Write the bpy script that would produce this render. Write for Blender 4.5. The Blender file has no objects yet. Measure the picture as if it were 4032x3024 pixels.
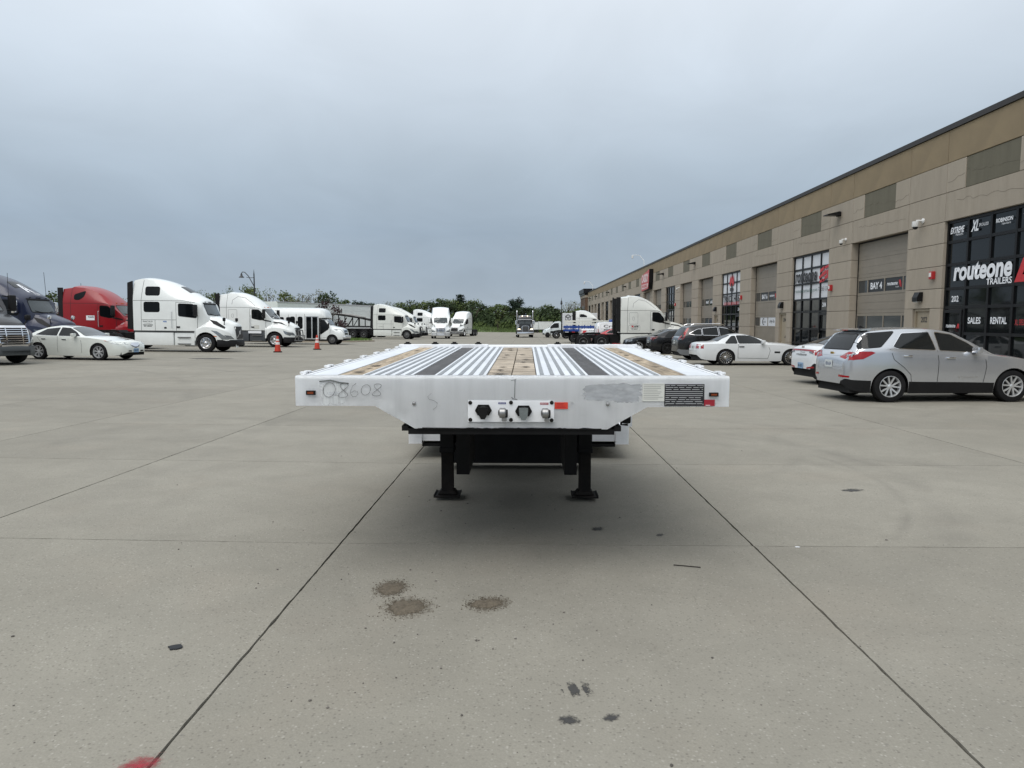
import bpy, bmesh, math, random
from mathutils import Vector, Matrix
from mathutils.bvhtree import BVHTree
rnd = random.Random(7)
S = bpy.context.scene
COL = S.collection
R = math.radians
pi = math.pi

# ---------------------------------------------------------------- camera
CAM_Z = 1.55
cam = bpy.data.cameras.new('camera'); camo = bpy.data.objects.new('camera', cam); COL.objects.link(camo)
cam.sensor_width = 36.0; cam.lens = 36.0*2795/4032; cam.clip_start = 0.05; cam.clip_end = 3000
camo.location = (0, 0, CAM_Z); camo.rotation_euler = (R(90-5.111), 0, R(1.143))
S.camera = camo

# ---------------------------------------------------------------- sky
SUN_EL, SUN_AZ = 57, 205          # azimuth clockwise from +Y: behind the camera, a little to the left
W = bpy.data.worlds.new('World'); S.world = W; W.use_nodes = True
def build_world():
    nt = W.node_tree; N = nt.nodes; L = nt.links; N.clear()
    out = N.new('ShaderNodeOutputWorld'); bg = N.new('ShaderNodeBackground'); L.new(bg.outputs[0], out.inputs[0])
    sky = N.new('ShaderNodeTexSky'); sky.sky_type = 'NISHITA'; sky.sun_disc = False
    sky.sun_elevation = R(SUN_EL); sky.sun_rotation = R(SUN_AZ); sky.air_density = 2.0; sky.dust_density = 6.0
    sc = N.new('ShaderNodeVectorMath'); sc.operation = 'SCALE'; sc.inputs['Scale'].default_value = 0.09
    L.new(sky.outputs[0], sc.inputs[0])
    tc = N.new('ShaderNodeTexCoord'); sp = N.new('ShaderNodeSeparateXYZ'); L.new(tc.outputs['Generated'], sp.inputs[0])
    def M(op, a, b=None, c=None):
        m = N.new('ShaderNodeMath'); m.operation = op
        for i, v in enumerate((a, b, c)):
            if v is None: continue
            if isinstance(v, (int, float)): m.inputs[i].default_value = v
            else: L.new(v, m.inputs[i])
        return m.outputs[0]
    z = M('ABSOLUTE', sp.outputs[2])
    den = M('ADD', z, 0.22)
    cx = M('DIVIDE', sp.outputs[0], den); cy = M('DIVIDE', sp.outputs[1], den)
    cb = N.new('ShaderNodeCombineXYZ'); L.new(cx, cb.inputs[0]); L.new(cy, cb.inputs[1])
    def noise(scale, detail, rough, stretch):
        mp = N.new('ShaderNodeMapping'); mp.inputs['Scale'].default_value = stretch; mp.inputs['Rotation'].default_value = (0, 0, 0.5)
        L.new(cb.outputs[0], mp.inputs[0])
        n = N.new('ShaderNodeTexNoise'); n.inputs['Scale'].default_value = scale; n.inputs['Detail'].default_value = detail
        n.inputs['Roughness'].default_value = rough; n.inputs['Distortion'].default_value = 0.6
        L.new(mp.outputs[0], n.inputs['Vector']); return n.outputs[0]
    n1 = noise(0.55, 4, 0.5, (1, 0.6, 1)); n2 = noise(2.2, 5, 0.55, (1.0, 0.8, 1))
    mix = M('ADD', M('MULTIPLY', n1, 0.62), M('MULTIPLY', n2, 0.38))
    cl = M('MULTIPLY_ADD', M('SUBTRACT', mix, 0.5), .62, 1.09)          # cloud thickness varies the brightness
    rp = N.new('ShaderNodeValToRGB'); L.new(z, rp.inputs[0]); e = rp.color_ramp.elements
    pts = [(0.0, (.36, .42, .475)), (.05, (.318, .385, .457)), (.12, (.304, .38, .468)), (.20, (.385, .46, .543)), (.30, (.535, .605, .685)), (.40, (.66, .72, .79)), (.55, (.80, .865, .93)), (1.0, (1.04, 1.08, 1.11))]
    e[0].position = pts[0][0]; e[0].color = (*pts[0][1], 1); e[1].position = 1.0; e[1].color = (*pts[-1][1], 1)
    for p, c in pts[1:-1]:
        k = rp.color_ramp.elements.new(p); k.color = (*c, 1)
    mul = N.new('ShaderNodeVectorMath'); mul.operation = 'SCALE'; L.new(rp.outputs[0], mul.inputs[0]); L.new(cl, mul.inputs['Scale'])
    fin = N.new('ShaderNodeMix'); fin.data_type = 'RGBA'; fin.inputs['Factor'].default_value = 0.07
    L.new(mul.outputs[0], fin.inputs['A']); L.new(sc.outputs[0], fin.inputs['B'])
    L.new(fin.outputs['Result'], bg.inputs[0]); bg.inputs[1].default_value = 1.0
build_world()
sun = bpy.data.lights.new('sun', 'SUN'); sun.energy = 1.5; sun.angle = R(48); sun.color = (1.0, .965, .92)
suno = bpy.data.objects.new('sun', sun); COL.objects.link(suno)
suno.rotation_euler = Vector((-math.sin(R(SUN_AZ))*math.cos(R(SUN_EL)), -math.cos(R(SUN_AZ))*math.cos(R(SUN_EL)), -math.sin(R(SUN_EL)))).to_track_quat('-Z', 'Y').to_euler()
suno.location = (0, 0, 40)
S.view_settings.view_transform = 'Standard'; S.view_settings.look = 'None'; S.view_settings.exposure = 0.15; S.view_settings.gamma = 1.0
S.view_settings.use_curve_mapping = False
try:
    S.cycles.use_denoising = True; S.cycles.denoiser = 'OPENIMAGEDENOISE'
    S.cycles.max_bounces = 6; S.cycles.transparent_max_bounces = 8; S.cycles.glossy_bounces = 3
except Exception: pass

# ---------------------------------------------------------------- materials
def lin(r, g, b):
    f = lambda c: (c/255/12.92 if c/255 <= .04045 else ((c/255+.055)/1.055)**2.4)
    return (f(r), f(g), f(b))
MATS = {}
def mat(name, col, rough=.5, metal=0., var=0., vscale=3., bump=0., bscale=60., coat=0., spec=.5, dirt=0., dcol=(.16, .14, .11), stretch=(1, 1, 1), alpha=None, trans=0., emit=0., objvar=0.):
    if name in MATS: return MATS[name]
    m = bpy.data.materials.new(name); m.use_nodes = True; nt = m.node_tree; N = nt.nodes; L = nt.links
    b = N['Principled BSDF']
    b.inputs['Base Color'].default_value = (*col, 1); b.inputs['Roughness'].default_value = rough; b.inputs['Metallic'].default_value = metal
    b.inputs['Coat Weight'].default_value = coat; b.inputs['Coat Roughness'].default_value = .06; b.inputs['Specular IOR Level'].default_value = spec
    if trans: b.inputs['Transmission Weight'].default_value = trans
    if emit: b.inputs['Emission Color'].default_value = (*col, 1); b.inputs['Emission Strength'].default_value = emit
    if var or bump or dirt or objvar:
        tc = N.new('ShaderNodeTexCoord'); mp = N.new('ShaderNodeMapping'); mp.inputs['Scale'].default_value = stretch; L.new(tc.outputs['Object'], mp.inputs[0])
    cur = None
    def mixc(fac, a, bcol, mode='MIX'):
        x = N.new('ShaderNodeMix'); x.data_type = 'RGBA'; x.blend_type = mode; x.clamp_factor = True
        if isinstance(fac, float): x.inputs['Factor'].default_value = fac
        else: L.new(fac, x.inputs['Factor'])
        for s, v in (('A', a), ('B', bcol)):
            if isinstance(v, tuple): x.inputs[s].default_value = (*v[:3], 1)
            else: L.new(v, x.inputs[s])
        return x.outputs['Result']
    def nz(scale, detail=5, rough_=.6, loc=0):
        n = N.new('ShaderNodeTexNoise'); n.inputs['Scale'].default_value = scale; n.inputs['Detail'].default_value = detail; n.inputs['Roughness'].default_value = rough_
        L.new(mp.outputs[0], n.inputs['Vector']); return n.outputs[0]
    def rng(v, a, b_, c=0., d=1.):
        r = N.new('ShaderNodeMapRange'); r.inputs[1].default_value = a; r.inputs[2].default_value = b_; r.inputs[3].default_value = c; r.inputs[4].default_value = d
        L.new(v, r.inputs[0]); return r.outputs[0]
    cur = col
    if var:
        lo = tuple(max(0, c*(1-var)) for c in col); hi = tuple(min(1, c*(1+var)) for c in col)
        cur = mixc(rng(nz(vscale), .3, .7), lo, hi)
    if objvar:
        oi = N.new('ShaderNodeObjectInfo')
        hs = N.new('ShaderNodeHueSaturation'); L.new(rng(oi.outputs['Random'], 0, 1, 1-objvar, 1+objvar), hs.inputs['Value'])
        if isinstance(cur, tuple): hs.inputs['Color'].default_value = (*cur, 1)
        else: L.new(cur, hs.inputs['Color'])
        cur = hs.outputs[0]
    if dirt:
        cur = mixc(rng(nz(vscale*.6+.7, 8, .7), .48, .75, 0, dirt), cur, dcol)
    if not isinstance(cur, tuple): L.new(cur, b.inputs['Base Color'])
    if bump:
        bp = N.new('ShaderNodeBump'); bp.inputs['Strength'].default_value = bump; bp.inputs['Distance'].default_value = .01
        L.new(nz(bscale, 3), bp.inputs['Height']); L.new(bp.outputs[0], b.inputs['Normal'])
    if alpha is not None:
        b.inputs['Alpha'].default_value = alpha
    MATS[name] = m
    return m

# ---------------------------------------------------------------- mesh helpers
class MB:
    def __init__(s): s.bm = bmesh.new()
    def face(s, pts):
        return s.bm.faces.new([s.bm.verts.new(p) for p in pts])
    def box(s, c, d, rot=None, taper=None, bev=0.):
        r = bmesh.ops.create_cube(s.bm, size=1.0); vs = r['verts']
        for v in vs:
            k = 1.0
            if taper and v.co.z > 0: v.co.x *= taper[0]; v.co.y *= taper[1]
            v.co = Vector((v.co.x*d[0], v.co.y*d[1], v.co.z*d[2]))
        if bev:
            es = list({e for v in vs for e in v.link_edges})
            rr = bmesh.ops.bevel(s.bm, geom=es, offset=bev, segments=2, affect='EDGES', profile=.6)
            vs = list({v for f in rr['faces'] for v in f.verts} | {v for v in vs if v.is_valid})
        Mx = Matrix.Translation(Vector(c))
        if rot is not None: Mx = Mx @ (rot if isinstance(rot, Matrix) else Matrix.Rotation(rot[1], 4, rot[0]))
        bmesh.ops.transform(s.bm, matrix=Mx, verts=vs)
        return s
    def b2(s, a, b, **k):
        return s.box([(a[i]+b[i])/2 for i in range(3)], [abs(b[i]-a[i]) for i in range(3)], **k)
    def cyl(s, p0, p1, r0, r1=None, n=12, caps=True):
        r1 = r0 if r1 is None else r1
        p0, p1 = Vector(p0), Vector(p1); d = (p1-p0).normalized()
        q = d.to_track_quat('Z', 'Y'); A = []; B = []
        for i in range(n):
            a = 2*pi*i/n; o = q @ Vector((math.cos(a), math.sin(a), 0))
            A.append(s.bm.verts.new(p0+o*r0)); B.append(s.bm.verts.new(p1+o*r1))
        for i in range(n): s.bm.faces.new((A[i], A[(i+1) % n], B[(i+1) % n], B[i]))
        if caps: s.bm.faces.new(A[::-1]); s.bm.faces.new(B)
        return s
    def tube(s, pts, r, n=6, closed=False):
        pts = [Vector(p) for p in pts]; rings = []; m = len(pts)
        for i, p in enumerate(pts):
            a = pts[(i-1) % m] if closed or i > 0 else p; b = pts[(i+1) % m] if closed or i < m-1 else p
            d = (b-a); d = d.normalized() if d.length > 1e-9 else Vector((0, 0, 1))
            ref = Vector((0, 0, 1)) if abs(d.z) < .9 else Vector((1, 0, 0))
            u = d.cross(ref).normalized(); v = d.cross(u)
            rr = r[i] if isinstance(r, (list, tuple)) else r
            rings.append([s.bm.verts.new(p+(u*math.cos(2*pi*k/n)+v*math.sin(2*pi*k/n))*rr) for k in range(n)])
        for i in range(m if closed else m-1):
            A, B = rings[i], rings[(i+1) % m]
            for k in range(n): s.bm.faces.new((A[k], A[(k+1) % n], B[(k+1) % n], B[k]))
        if not closed: s.bm.faces.new(rings[0][::-1]); s.bm.faces.new(rings[-1])
        return s
    def lathe(s, prof, n=24, c=(0, 0, 0), axis='Y'):
        rings = []
        for a_, r_ in prof:
            ring = []
            for k in range(n):
                t = 2*pi*k/n; x, z = r_*math.cos(t), r_*math.sin(t)
                p = (x, a_, z) if axis == 'Y' else ((x, z, a_) if axis == 'Z' else (a_, x, z))
                ring.append(s.bm.verts.new(Vector(p)+Vector(c)))
            rings.append(ring)
        for A, B in zip(rings, rings[1:]):
            for k in range(n): s.bm.faces.new((A[k], A[(k+1) % n], B[(k+1) % n], B[k]))
        if prof[0][1] > 1e-6 and prof[0][1] < .5*max(p[1] for p in prof): s.bm.faces.new(rings[0][::-1])
        if prof[-1][1] > 1e-6 and prof[-1][1] < .5*max(p[1] for p in prof): s.bm.faces.new(rings[-1])
        return s
    def prism(s, poly, axis, a, b):
        def P(u, v, w): return {'X': (w, u, v), 'Y': (u, w, v), 'Z': (u, v, w)}[axis]
        A = [s.bm.verts.new(P(u, v, a)) for u, v in poly]; B = [s.bm.verts.new(P(u, v, b)) for u, v in poly]
        n = len(poly); s.bm.faces.new(A[::-1]); s.bm.faces.new(B)
        for i in range(n): s.bm.faces.new((A[i], A[(i+1) % n], B[(i+1) % n], B[i]))
        return s
    def mesh(s, name, smooth=None, rec=True):
        bm = s.bm
        if rec: bmesh.ops.recalc_face_normals(bm, faces=bm.faces[:])
        if smooth:
            for f in bm.faces: f.smooth = True
            ca = R(smooth)
            for e in bm.edges:
                if len(e.link_faces) == 2 and e.calc_face_angle(0) > ca: e.smooth = False
        me = bpy.data.meshes.new(name); bm.to_mesh(me); bm.free(); return me
    def build(s, name, m, parent=None, smooth=None, rec=True, loc=None):
        me = s.mesh(name, smooth, rec)
        return obj(name, me, m, parent, loc)
def obj(name, me, m, parent=None, loc=None):
    o = bpy.data.objects.new(name, me); COL.objects.link(o)
    if m is not None and me is not None:
        if len(me.materials) == 0: me.materials.append(m)
        elif me.materials[0] != m: o.material_slots[0].link = 'OBJECT'; o.material_slots[0].material = m
    if parent: o.parent = parent
    if loc: o.location = loc
    return o
def tag(o, label, cat=None, group=None, kind=None):
    if label: o['label'] = label
    if cat: o['category'] = cat
    if group: o['group'] = group
    if kind: o['kind'] = kind
    return o
def thing(name, label, cat, loc=(0, 0, 0), group=None):
    o = bpy.data.objects.new(name, None); COL.objects.link(o); o.location = loc; o.empty_display_size = .2
    return tag(o, label, cat, group)
def gz(X, Y):
    return -.009*min(max(Y, -10), 105) + .010*min(max(-1.33-X, 0), 28)
def stand(o, X, Y, heading=0, dz=0., tilt=True):
    """put a thing on the sloping lot, tilted with it; heading in degrees from +X"""
    e = .5; n = Vector((gz(X-e, Y)-gz(X+e, Y), gz(X, Y-e)-gz(X, Y+e), 2*e)).normalized()
    q = Vector((0, 0, 1)).rotation_difference(n) if tilt else Matrix.Identity(3).to_quaternion()
    o.rotation_euler = (q.to_matrix() @ Matrix.Rotation(R(heading), 3, 'Z')).to_euler()
    o.location = (X, Y, gz(X, Y)+dz)
def text_mesh(txt, w=None, h=None, shear=0., bold=0., align='CENTER', thick=0., spacing=1.0):
    """letters as a flat mesh in XY, fitted to width w and/or height h, centred"""
    cu = bpy.data.curves.new('txt', 'FONT'); cu.body = txt; cu.size = 1; cu.shear = shear; cu.offset = bold; cu.resolution_u = 3; cu.space_character = spacing
    cu.extrude = 0; cu.align_x = 'CENTER'; cu.fill_mode = 'FRONT'
    to = bpy.data.objects.new('txt', cu); COL.objects.link(to)
    dg = bpy.context.evaluated_depsgraph_get(); dg.update()
    me = bpy.data.meshes.new_from_object(to.evaluated_get(dg)); bpy.data.objects.remove(to); bpy.data.curves.remove(cu)
    xs = [v.co.x for v in me.vertices]; ys = [v.co.y for v in me.vertices]
    if not xs: return me
    x0, x1, y0, y1 = min(xs), max(xs), min(ys), max(ys)
    sx = w/(x1-x0) if w else None; sy = h/(y1-y0) if h else None
    if sx is None: sx = sy
    if sy is None: sy = sx
    for v in me.vertices: v.co = Vector(((v.co.x-(x0+x1)/2)*sx, (v.co.y-(y0+y1)/2)*sy, 0))
    me.materials.clear()
    return me
def frame_mat(o, xa, ya, za):
    return Matrix((( xa[0], ya[0], za[0], o[0]), (xa[1], ya[1], za[1], o[1]), (xa[2], ya[2], za[2], o[2]), (0, 0, 0, 1)))
def text_on(name, txt, m, parent, o, xa, ya, **k):
    me = text_mesh(txt, **k); za = Vector(xa).cross(Vector(ya))
    me.transform(frame_mat(o, xa, ya, za)); return obj(name, me, m, parent)
# ---------------------------------------------------------------- ground
def concrete_mat(name, lines=False):
    m = bpy.data.materials.new(name); m.use_nodes = True; nt = m.node_tree; N = nt.nodes; L = nt.links
    b = N['Principled BSDF']; b.inputs['Roughness'].default_value = .88; b.inputs['Specular IOR Level'].default_value = .25
    geo = N.new('ShaderNodeNewGeometry'); P = geo.outputs['Position']
    def mp(scale, rot=0., loc=(0, 0, 0)):
        k = N.new('ShaderNodeMapping'); k.inputs['Scale'].default_value = scale; k.inputs['Rotation'].default_value = (0, 0, rot); k.inputs['Location'].default_value = loc
        L.new(P, k.inputs[0]); return k.outputs[0]
    def nz(v, scale, detail=4, rough=.55, dist=0.):
        n = N.new('ShaderNodeTexNoise'); n.inputs['Scale'].default_value = scale; n.inputs['Detail'].default_value = detail; n.inputs['Roughness'].default_value = rough; n.inputs['Distortion'].default_value = dist
        L.new(v, n.inputs['Vector']); return n.outputs[0]
    def rng(v, a, b_, c=0., d=1.):
        r = N.new('ShaderNodeMapRange'); r.inputs[1].default_value = a; r.inputs[2].default_value = b_; r.inputs[3].default_value = c; r.inputs[4].default_value = d
        L.new(v, r.inputs[0]); return r.outputs[0]
    def mth(op, a, c=None, d=None):
        k = N.new('ShaderNodeMath'); k.operation = op
        for i, v in enumerate((a, c, d)):
            if v is None: continue
            if isinstance(v, (int, float)): k.inputs[i].default_value = v
            else: L.new(v, k.inputs[i])
        return k.outputs[0]
    def mix(f, a, c, mode='MIX'):
        x = N.new('ShaderNodeMix'); x.data_type = 'RGBA'; x.blend_type = mode
        if isinstance(f, (int, float)): x.inputs['Factor'].default_value = f
        else: L.new(f, x.inputs['Factor'])
        for s, v in (('A', a), ('B', c)):
            if isinstance(v, tuple): x.inputs[s].default_value = (*v, 1)
            else: L.new(v, x.inputs[s])
        return x.outputs['Result']
    plain = mp((1, 1, 1))
    c = mix(rng(nz(plain, .35, 5), .3, .7), (.248, .234, .197), (.303, .287, .245))
    c = mix(rng(nz(plain, 1.7, 6, .65, .5), .35, .72, 0, .6), c, (.20, .189, .16))
    # warm and cool blotches a metre or so wide
    c = mix(rng(nz(mp((1, 1, 1), .4, (9, 4, 0)), .8, 3), .55, .75, 0, .28), c, (.30, .262, .212))
    # exposed aggregate: light and dark grains about a centimetre across
    v = N.new('ShaderNodeTexVoronoi'); v.inputs['Scale'].default_value = 75; L.new(plain, v.inputs['Vector'])
    sepc = N.new('ShaderNodeSeparateColor'); L.new(v.outputs['Color'], sepc.inputs[0])
    near = rng(v.outputs['Distance'], .15, .55, 1., .0)
    c = mix(mth('MULTIPLY', rng(sepc.outputs[0], .76, .98, 0, .32), near), c, (.60, .58, .53))
    c = mix(mth('MULTIPLY', rng(sepc.outputs[1], .72, .97, 0, .75), near), c, (.11, .10, .085))
    v2 = N.new('ShaderNodeTexVoronoi'); v2.inputs['Scale'].default_value = 28; L.new(mp((1, 1, 1), .7), v2.inputs['Vector'])
    s2 = N.new('ShaderNodeSeparateColor'); L.new(v2.outputs['Color'], s2.inputs[0])
    c = mix(mth('MULTIPLY', rng(s2.outputs[0], .93, .99, 0, .7), rng(v2.outputs['Distance'], .1, .3, 1, 0)), c, (.13, .125, .115))
    c = mix(rng(nz(plain, 120, 3, .65), .35, .75, 0, .5), c, (.19, .178, .15))
    # tyre tracks: arcs of scuffed rubber, broken up by noise
    sp = N.new('ShaderNodeSeparateXYZ'); L.new(P, sp.inputs[0])
    tr = None
    for (ax, ay, rr, w, s, x0) in ((-.2, 7.6, 4.1, .24, .40, 2.2), (-.2, 7.6, 3.8, .07, .34, 2.0), (.6, 9.6, 2.9, .12, .2, 1.8), (13, 22, 14.2, .2, .3, -99), (13, 22, 16.4, .2, .28, -99), (-3, 26, 14.5, .25, .26, -99), (-3, 26, 16.8, .22, .22, -99), (-26, 8, 20, .25, .24, -99), (-26, 8, 22.2, .25, .22, -99), (-14, 60, 34, .4, .35, -99), (-14, 60, 31.5, .4, .32, -99), (25, 70, 38, .4, .35, -99), (25, 70, 41, .4, .32, -99)):
        d = mth('SQRT', mth('ADD', mth('POWER', mth('SUBTRACT', sp.outputs[0], ax), 2), mth('POWER', mth('SUBTRACT', sp.outputs[1], ay), 2)))
        f = rng(mth('ABSOLUTE', mth('SUBTRACT', d, rr)), 0, w, s, 0)
        f = mth('MULTIPLY', f, rng(sp.outputs[0], x0, x0+1.2))
        tr = f if tr is None else mth('MAXIMUM', tr, f)
    c = mix(mth('MULTIPLY', tr, rng(nz(plain, .55, 5, .65), .40, .62)), c, (.12, .113, .10))
    # long faint streaks of wear further off
    st = nz(mp((.05, .6, 1), .12), 1.0, 5, .6)
    c = mix(mth('MULTIPLY', rng(st, .52, .72, 0, .42), rng(sp.outputs[1], 8, 30)), c, (.15, .138, .12))
    if lines:
        def line(co, per, off, w, s):
            a = mth('MODULO', mth('ADD', co, 3000+off), per)
            return rng(mth('ABSOLUTE', mth('SUBTRACT', a, per/2)), w*.4, w, s, 0)
        ln = line(sp.outputs[1], 3.0, 1.7, .03, .35)
        for xj in (-27.7, -24.7, -21.7, -18.75, -15.8, -12.85, -9.85, -6.9, -4.2, -1.33, 1.615, 5.68, 9.6):
            ln = mth('MAXIMUM', ln, rng(mth('ABSOLUTE', mth('SUBTRACT', sp.outputs[0], xj)), .008, .016, .8, 0))
        c = mix(ln, c, (.07, .065, .06))
    if not lines:
        oi = N.new('ShaderNodeObjectInfo'); hs = N.new('ShaderNodeHueSaturation'); L.new(rng(oi.outputs['Random'], 0, 1, .935, 1.065), hs.inputs['Value']); L.new(c, hs.inputs['Color']); c = hs.outputs[0]
    L.new(c, b.inputs['Base Color'])
    bp = N.new('ShaderNodeBump'); bp.inputs['Strength'].default_value = .35; bp.inputs['Distance'].default_value = .004
    L.new(mth('ADD', v.outputs['Distance'], nz(plain, 45, 4)), bp.inputs['Height']); L.new(bp.outputs[0], b.inputs['Normal'])
    return m
M_conc = concrete_mat('concrete'); M_conc_far = concrete_mat('concrete_far', True)
M_joint = mat('joint_filler', (.06, .055, .048), .95, var=.6, vscale=12)
GRASS = mat('grass', (.075, .115, .032), .95, var=.5, vscale=1.2, bump=.6, bscale=8, dirt=.35, dcol=(.15, .14, .05))
XS = [-21.7, -18.75, -15.8, -12.85, -9.85, -6.9, -4.2, -1.33, 1.615, 5.68, 9.6, 13.3]
YS = [-1.05, 1.95, 4.95, 7.95, 10.85, 13.8, 16.8, 19.8, 22.8, 25.8]

def sheet(name, xs, ys, m, dz, skip=None, parent=None):
    mb = MB(); V = {}
    for i, x in enumerate(xs):
        for j, y in enumerate(ys): V[i, j] = mb.bm.verts.new((x, y, gz(x, y)+dz))
    for i in range(len(xs)-1):
        for j in range(len(ys)-1):
            if skip and skip(xs[i], ys[j]): continue
            mb.bm.faces.new((V[i, j], V[i+1, j], V[i+1, j+1], V[i, j+1]))
    return mb.build(name, m, parent)
tag(sheet('grass_field', [-1500, -90, -29.33, -1.33, 60, 1500], [-300, -10, 25, 105, 149, 400, 2500], GRASS, -.10), None, kind='structure')
lot = tag(sheet('concrete_lot', [-75, -29.33, XS[0], -1.33, XS[-1], 14.2], [-45, -10, YS[0], YS[-1], 105, 149.5], M_conc_far, 0,
                skip=lambda x, y: XS[0] <= x < XS[-1] and YS[0] <= y < YS[-1]), None, kind='structure')
sheet('joint_filler', [XS[0], -1.33, XS[-1]], [YS[0], YS[-1]], M_joint, -.014, parent=lot)
for i in range(len(XS)-1):
    for j in range(len(YS)-1):
        gx, gy = .0048, .0024
        x0, x1, y0, y1 = XS[i]+gx, XS[i+1]-gx, YS[j]+gy, YS[j+1]-gy
        close = y0 < 12 and -5 < x1 and x0 < 6
        nx = ny = 44 if close else 1
        jt = (lambda: rnd.gauss(0, .0026)) if close else (lambda: 0)
        pts = [(x0+(x1-x0)*k/nx, y0+abs(jt())) for k in range(nx)] + [(x1-abs(jt()), y0+(y1-y0)*k/ny) for k in range(ny)] + [(x1-(x1-x0)*k/nx, y1-abs(jt())) for k in range(nx)] + [(x0+abs(jt()), y1-(y1-y0)*k/ny) for k in range(ny)]
        mb = MB(); T = [mb.bm.verts.new((x, y, gz(x, y))) for x, y in pts]; B = [mb.bm.verts.new((x, y, gz(x, y)-.03)) for x, y in pts]
        mb.bm.faces.new(T); n = len(T)
        for k in range(n): mb.bm.faces.new((T[k], B[k], B[(k+1) % n], T[(k+1) % n]))
        mb.build('concrete_slab', M_conc, lot)

# ---------------------------------------------------------------- building
XB = 13.6; BASE = -.95; PER = 6.63; WY0 = 19.33; WID = 4.4
Z_COP, Z_CREAM1, Z_CREAM0, Z_MID0, Z_HEAD = 7.80, 7.63, 6.60, 5.66, 4.75
FLOOR = -.32
M_beige = mat('precast_beige', lin(160, 150, 136), .9, var=.10, vscale=1.2, bump=.25, bscale=90, dirt=.30, dcol=lin(120, 112, 97), objvar=.045, stretch=(1, 1.6, .4))
M_cream = mat('precast_tan', lin(138, 123, 99), .9, var=.10, vscale=1.0, bump=.25, bscale=90, dirt=.30, dcol=lin(148, 131, 100), objvar=.04)
M_olive = mat('precast_olive', lin(104, 100, 86), .9, var=.12, vscale=1.0, bump=.3, bscale=70, dirt=.35, dcol=lin(80, 78, 64), stretch=(1, 2, .35))
M_back = mat('wall_core', lin(112, 104, 92), .95)
M_cope = mat('coping_metal', lin(56, 52, 50), .5, .3, var=.1)
M_frame = mat('black_aluminium', (.008, .008, .009), .4, 0, spec=.25)
M_glass = mat('dark_glass', (.008, .010, .011), .04, 0, spec=.4)
M_white = mat('white_vinyl', lin(214, 216, 220), .45, var=.03)
M_black = mat('black_vinyl', (.015, .016, .018), .4)
M_red = mat('red_vinyl', lin(190, 42, 48), .45)
M_door = mat('door_steel', lin(134, 126, 114), .55, var=.06, vscale=2, dirt=.15)
M_mdoor = mat('man_door_paint', lin(158, 146, 126), .55, var=.06, vscale=3, dirt=.3)
M_dkglass2 = mat('door_window', lin(58, 62, 64), .08, 0)
M_wl = mat('white_letter', lin(232, 234, 238), .5)
M_bl = mat('black_letter', (.02, .02, .022), .5)
M_teal = mat('teal_letter', lin(30, 80, 70), .5)
M_alarm = mat('alarm_red', lin(170, 40, 42), .4)
M_camw = mat('camera_white', lin(220, 220, 218), .35)
bld = thing('commercial_building', 'long beige precast concrete warehouse with garage doors and black framed storefronts', 'building', (XB, 60, FLOOR))
BM_ = Matrix.Translation((-XB, -60, -FLOOR))     # parts are modelled in world coordinates and hung below the Empty
def part(mb, name, m, parent=None, smooth=None):
    mb.bm.transform(BM_); return mb.build(name, m, parent or bld, smooth)
PM = {}
def panel(y0, y1, z0, z1, m, name='concrete_panel', depth=.16, proud=0.):
    g = .007; w, h = y1-y0-2*g, z1-z0-2*g; key = (round(w, 3), round(h, 3), depth)
    if key not in PM:
        PM[key] = MB().box((depth/2, 0, 0), (depth, w, h), bev=.012).mesh(name)
    return obj(name, PM[key], m, bld, (XB-proud-XB, (y0+y1)/2-60, (z0+z1)/2-FLOOR))
ENDY = WY0+PER*20.95
STARTY = WY0-PER*2
kinds = {-2: 'D', -1: 'D', 0: 'S', 1: 'D', 2: 'S', 3: 'D', 4: 'S', 5: 'D', 6: 'D', 7: 'S', 8: 'D', 9: 'D', 10: 'S', 11: 'D', 12: 'S', 13: 'D', 14: 'D', 15: 'S', 16: 'D', 17: 'S', 18: 'D', 19: 'D', 20: 'S'}
SILL = [4.75, 4.06, 3.33, 2.60, 1.95, 1.17, .42, BASE]
def wtext(txt, m, par, y, z, w=None, h=None, x=None, **k):
    me = text_mesh(txt, w=w, h=h, **k)
    me.transform(Matrix.Translation((-XB, -60, -FLOOR)) @ frame_mat(((XB if x is None else x), y, z), (0, -1, 0), (0, 0, 1), (-1, 0, 0)))
    return obj('lettering', me, m, par)
def quad(par, y0, y1, z0, z1, m, x, name, t=.012):
    return part(MB().b2((x, y0, z0), (x+t, y1, z1)), name, m, par)
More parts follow.
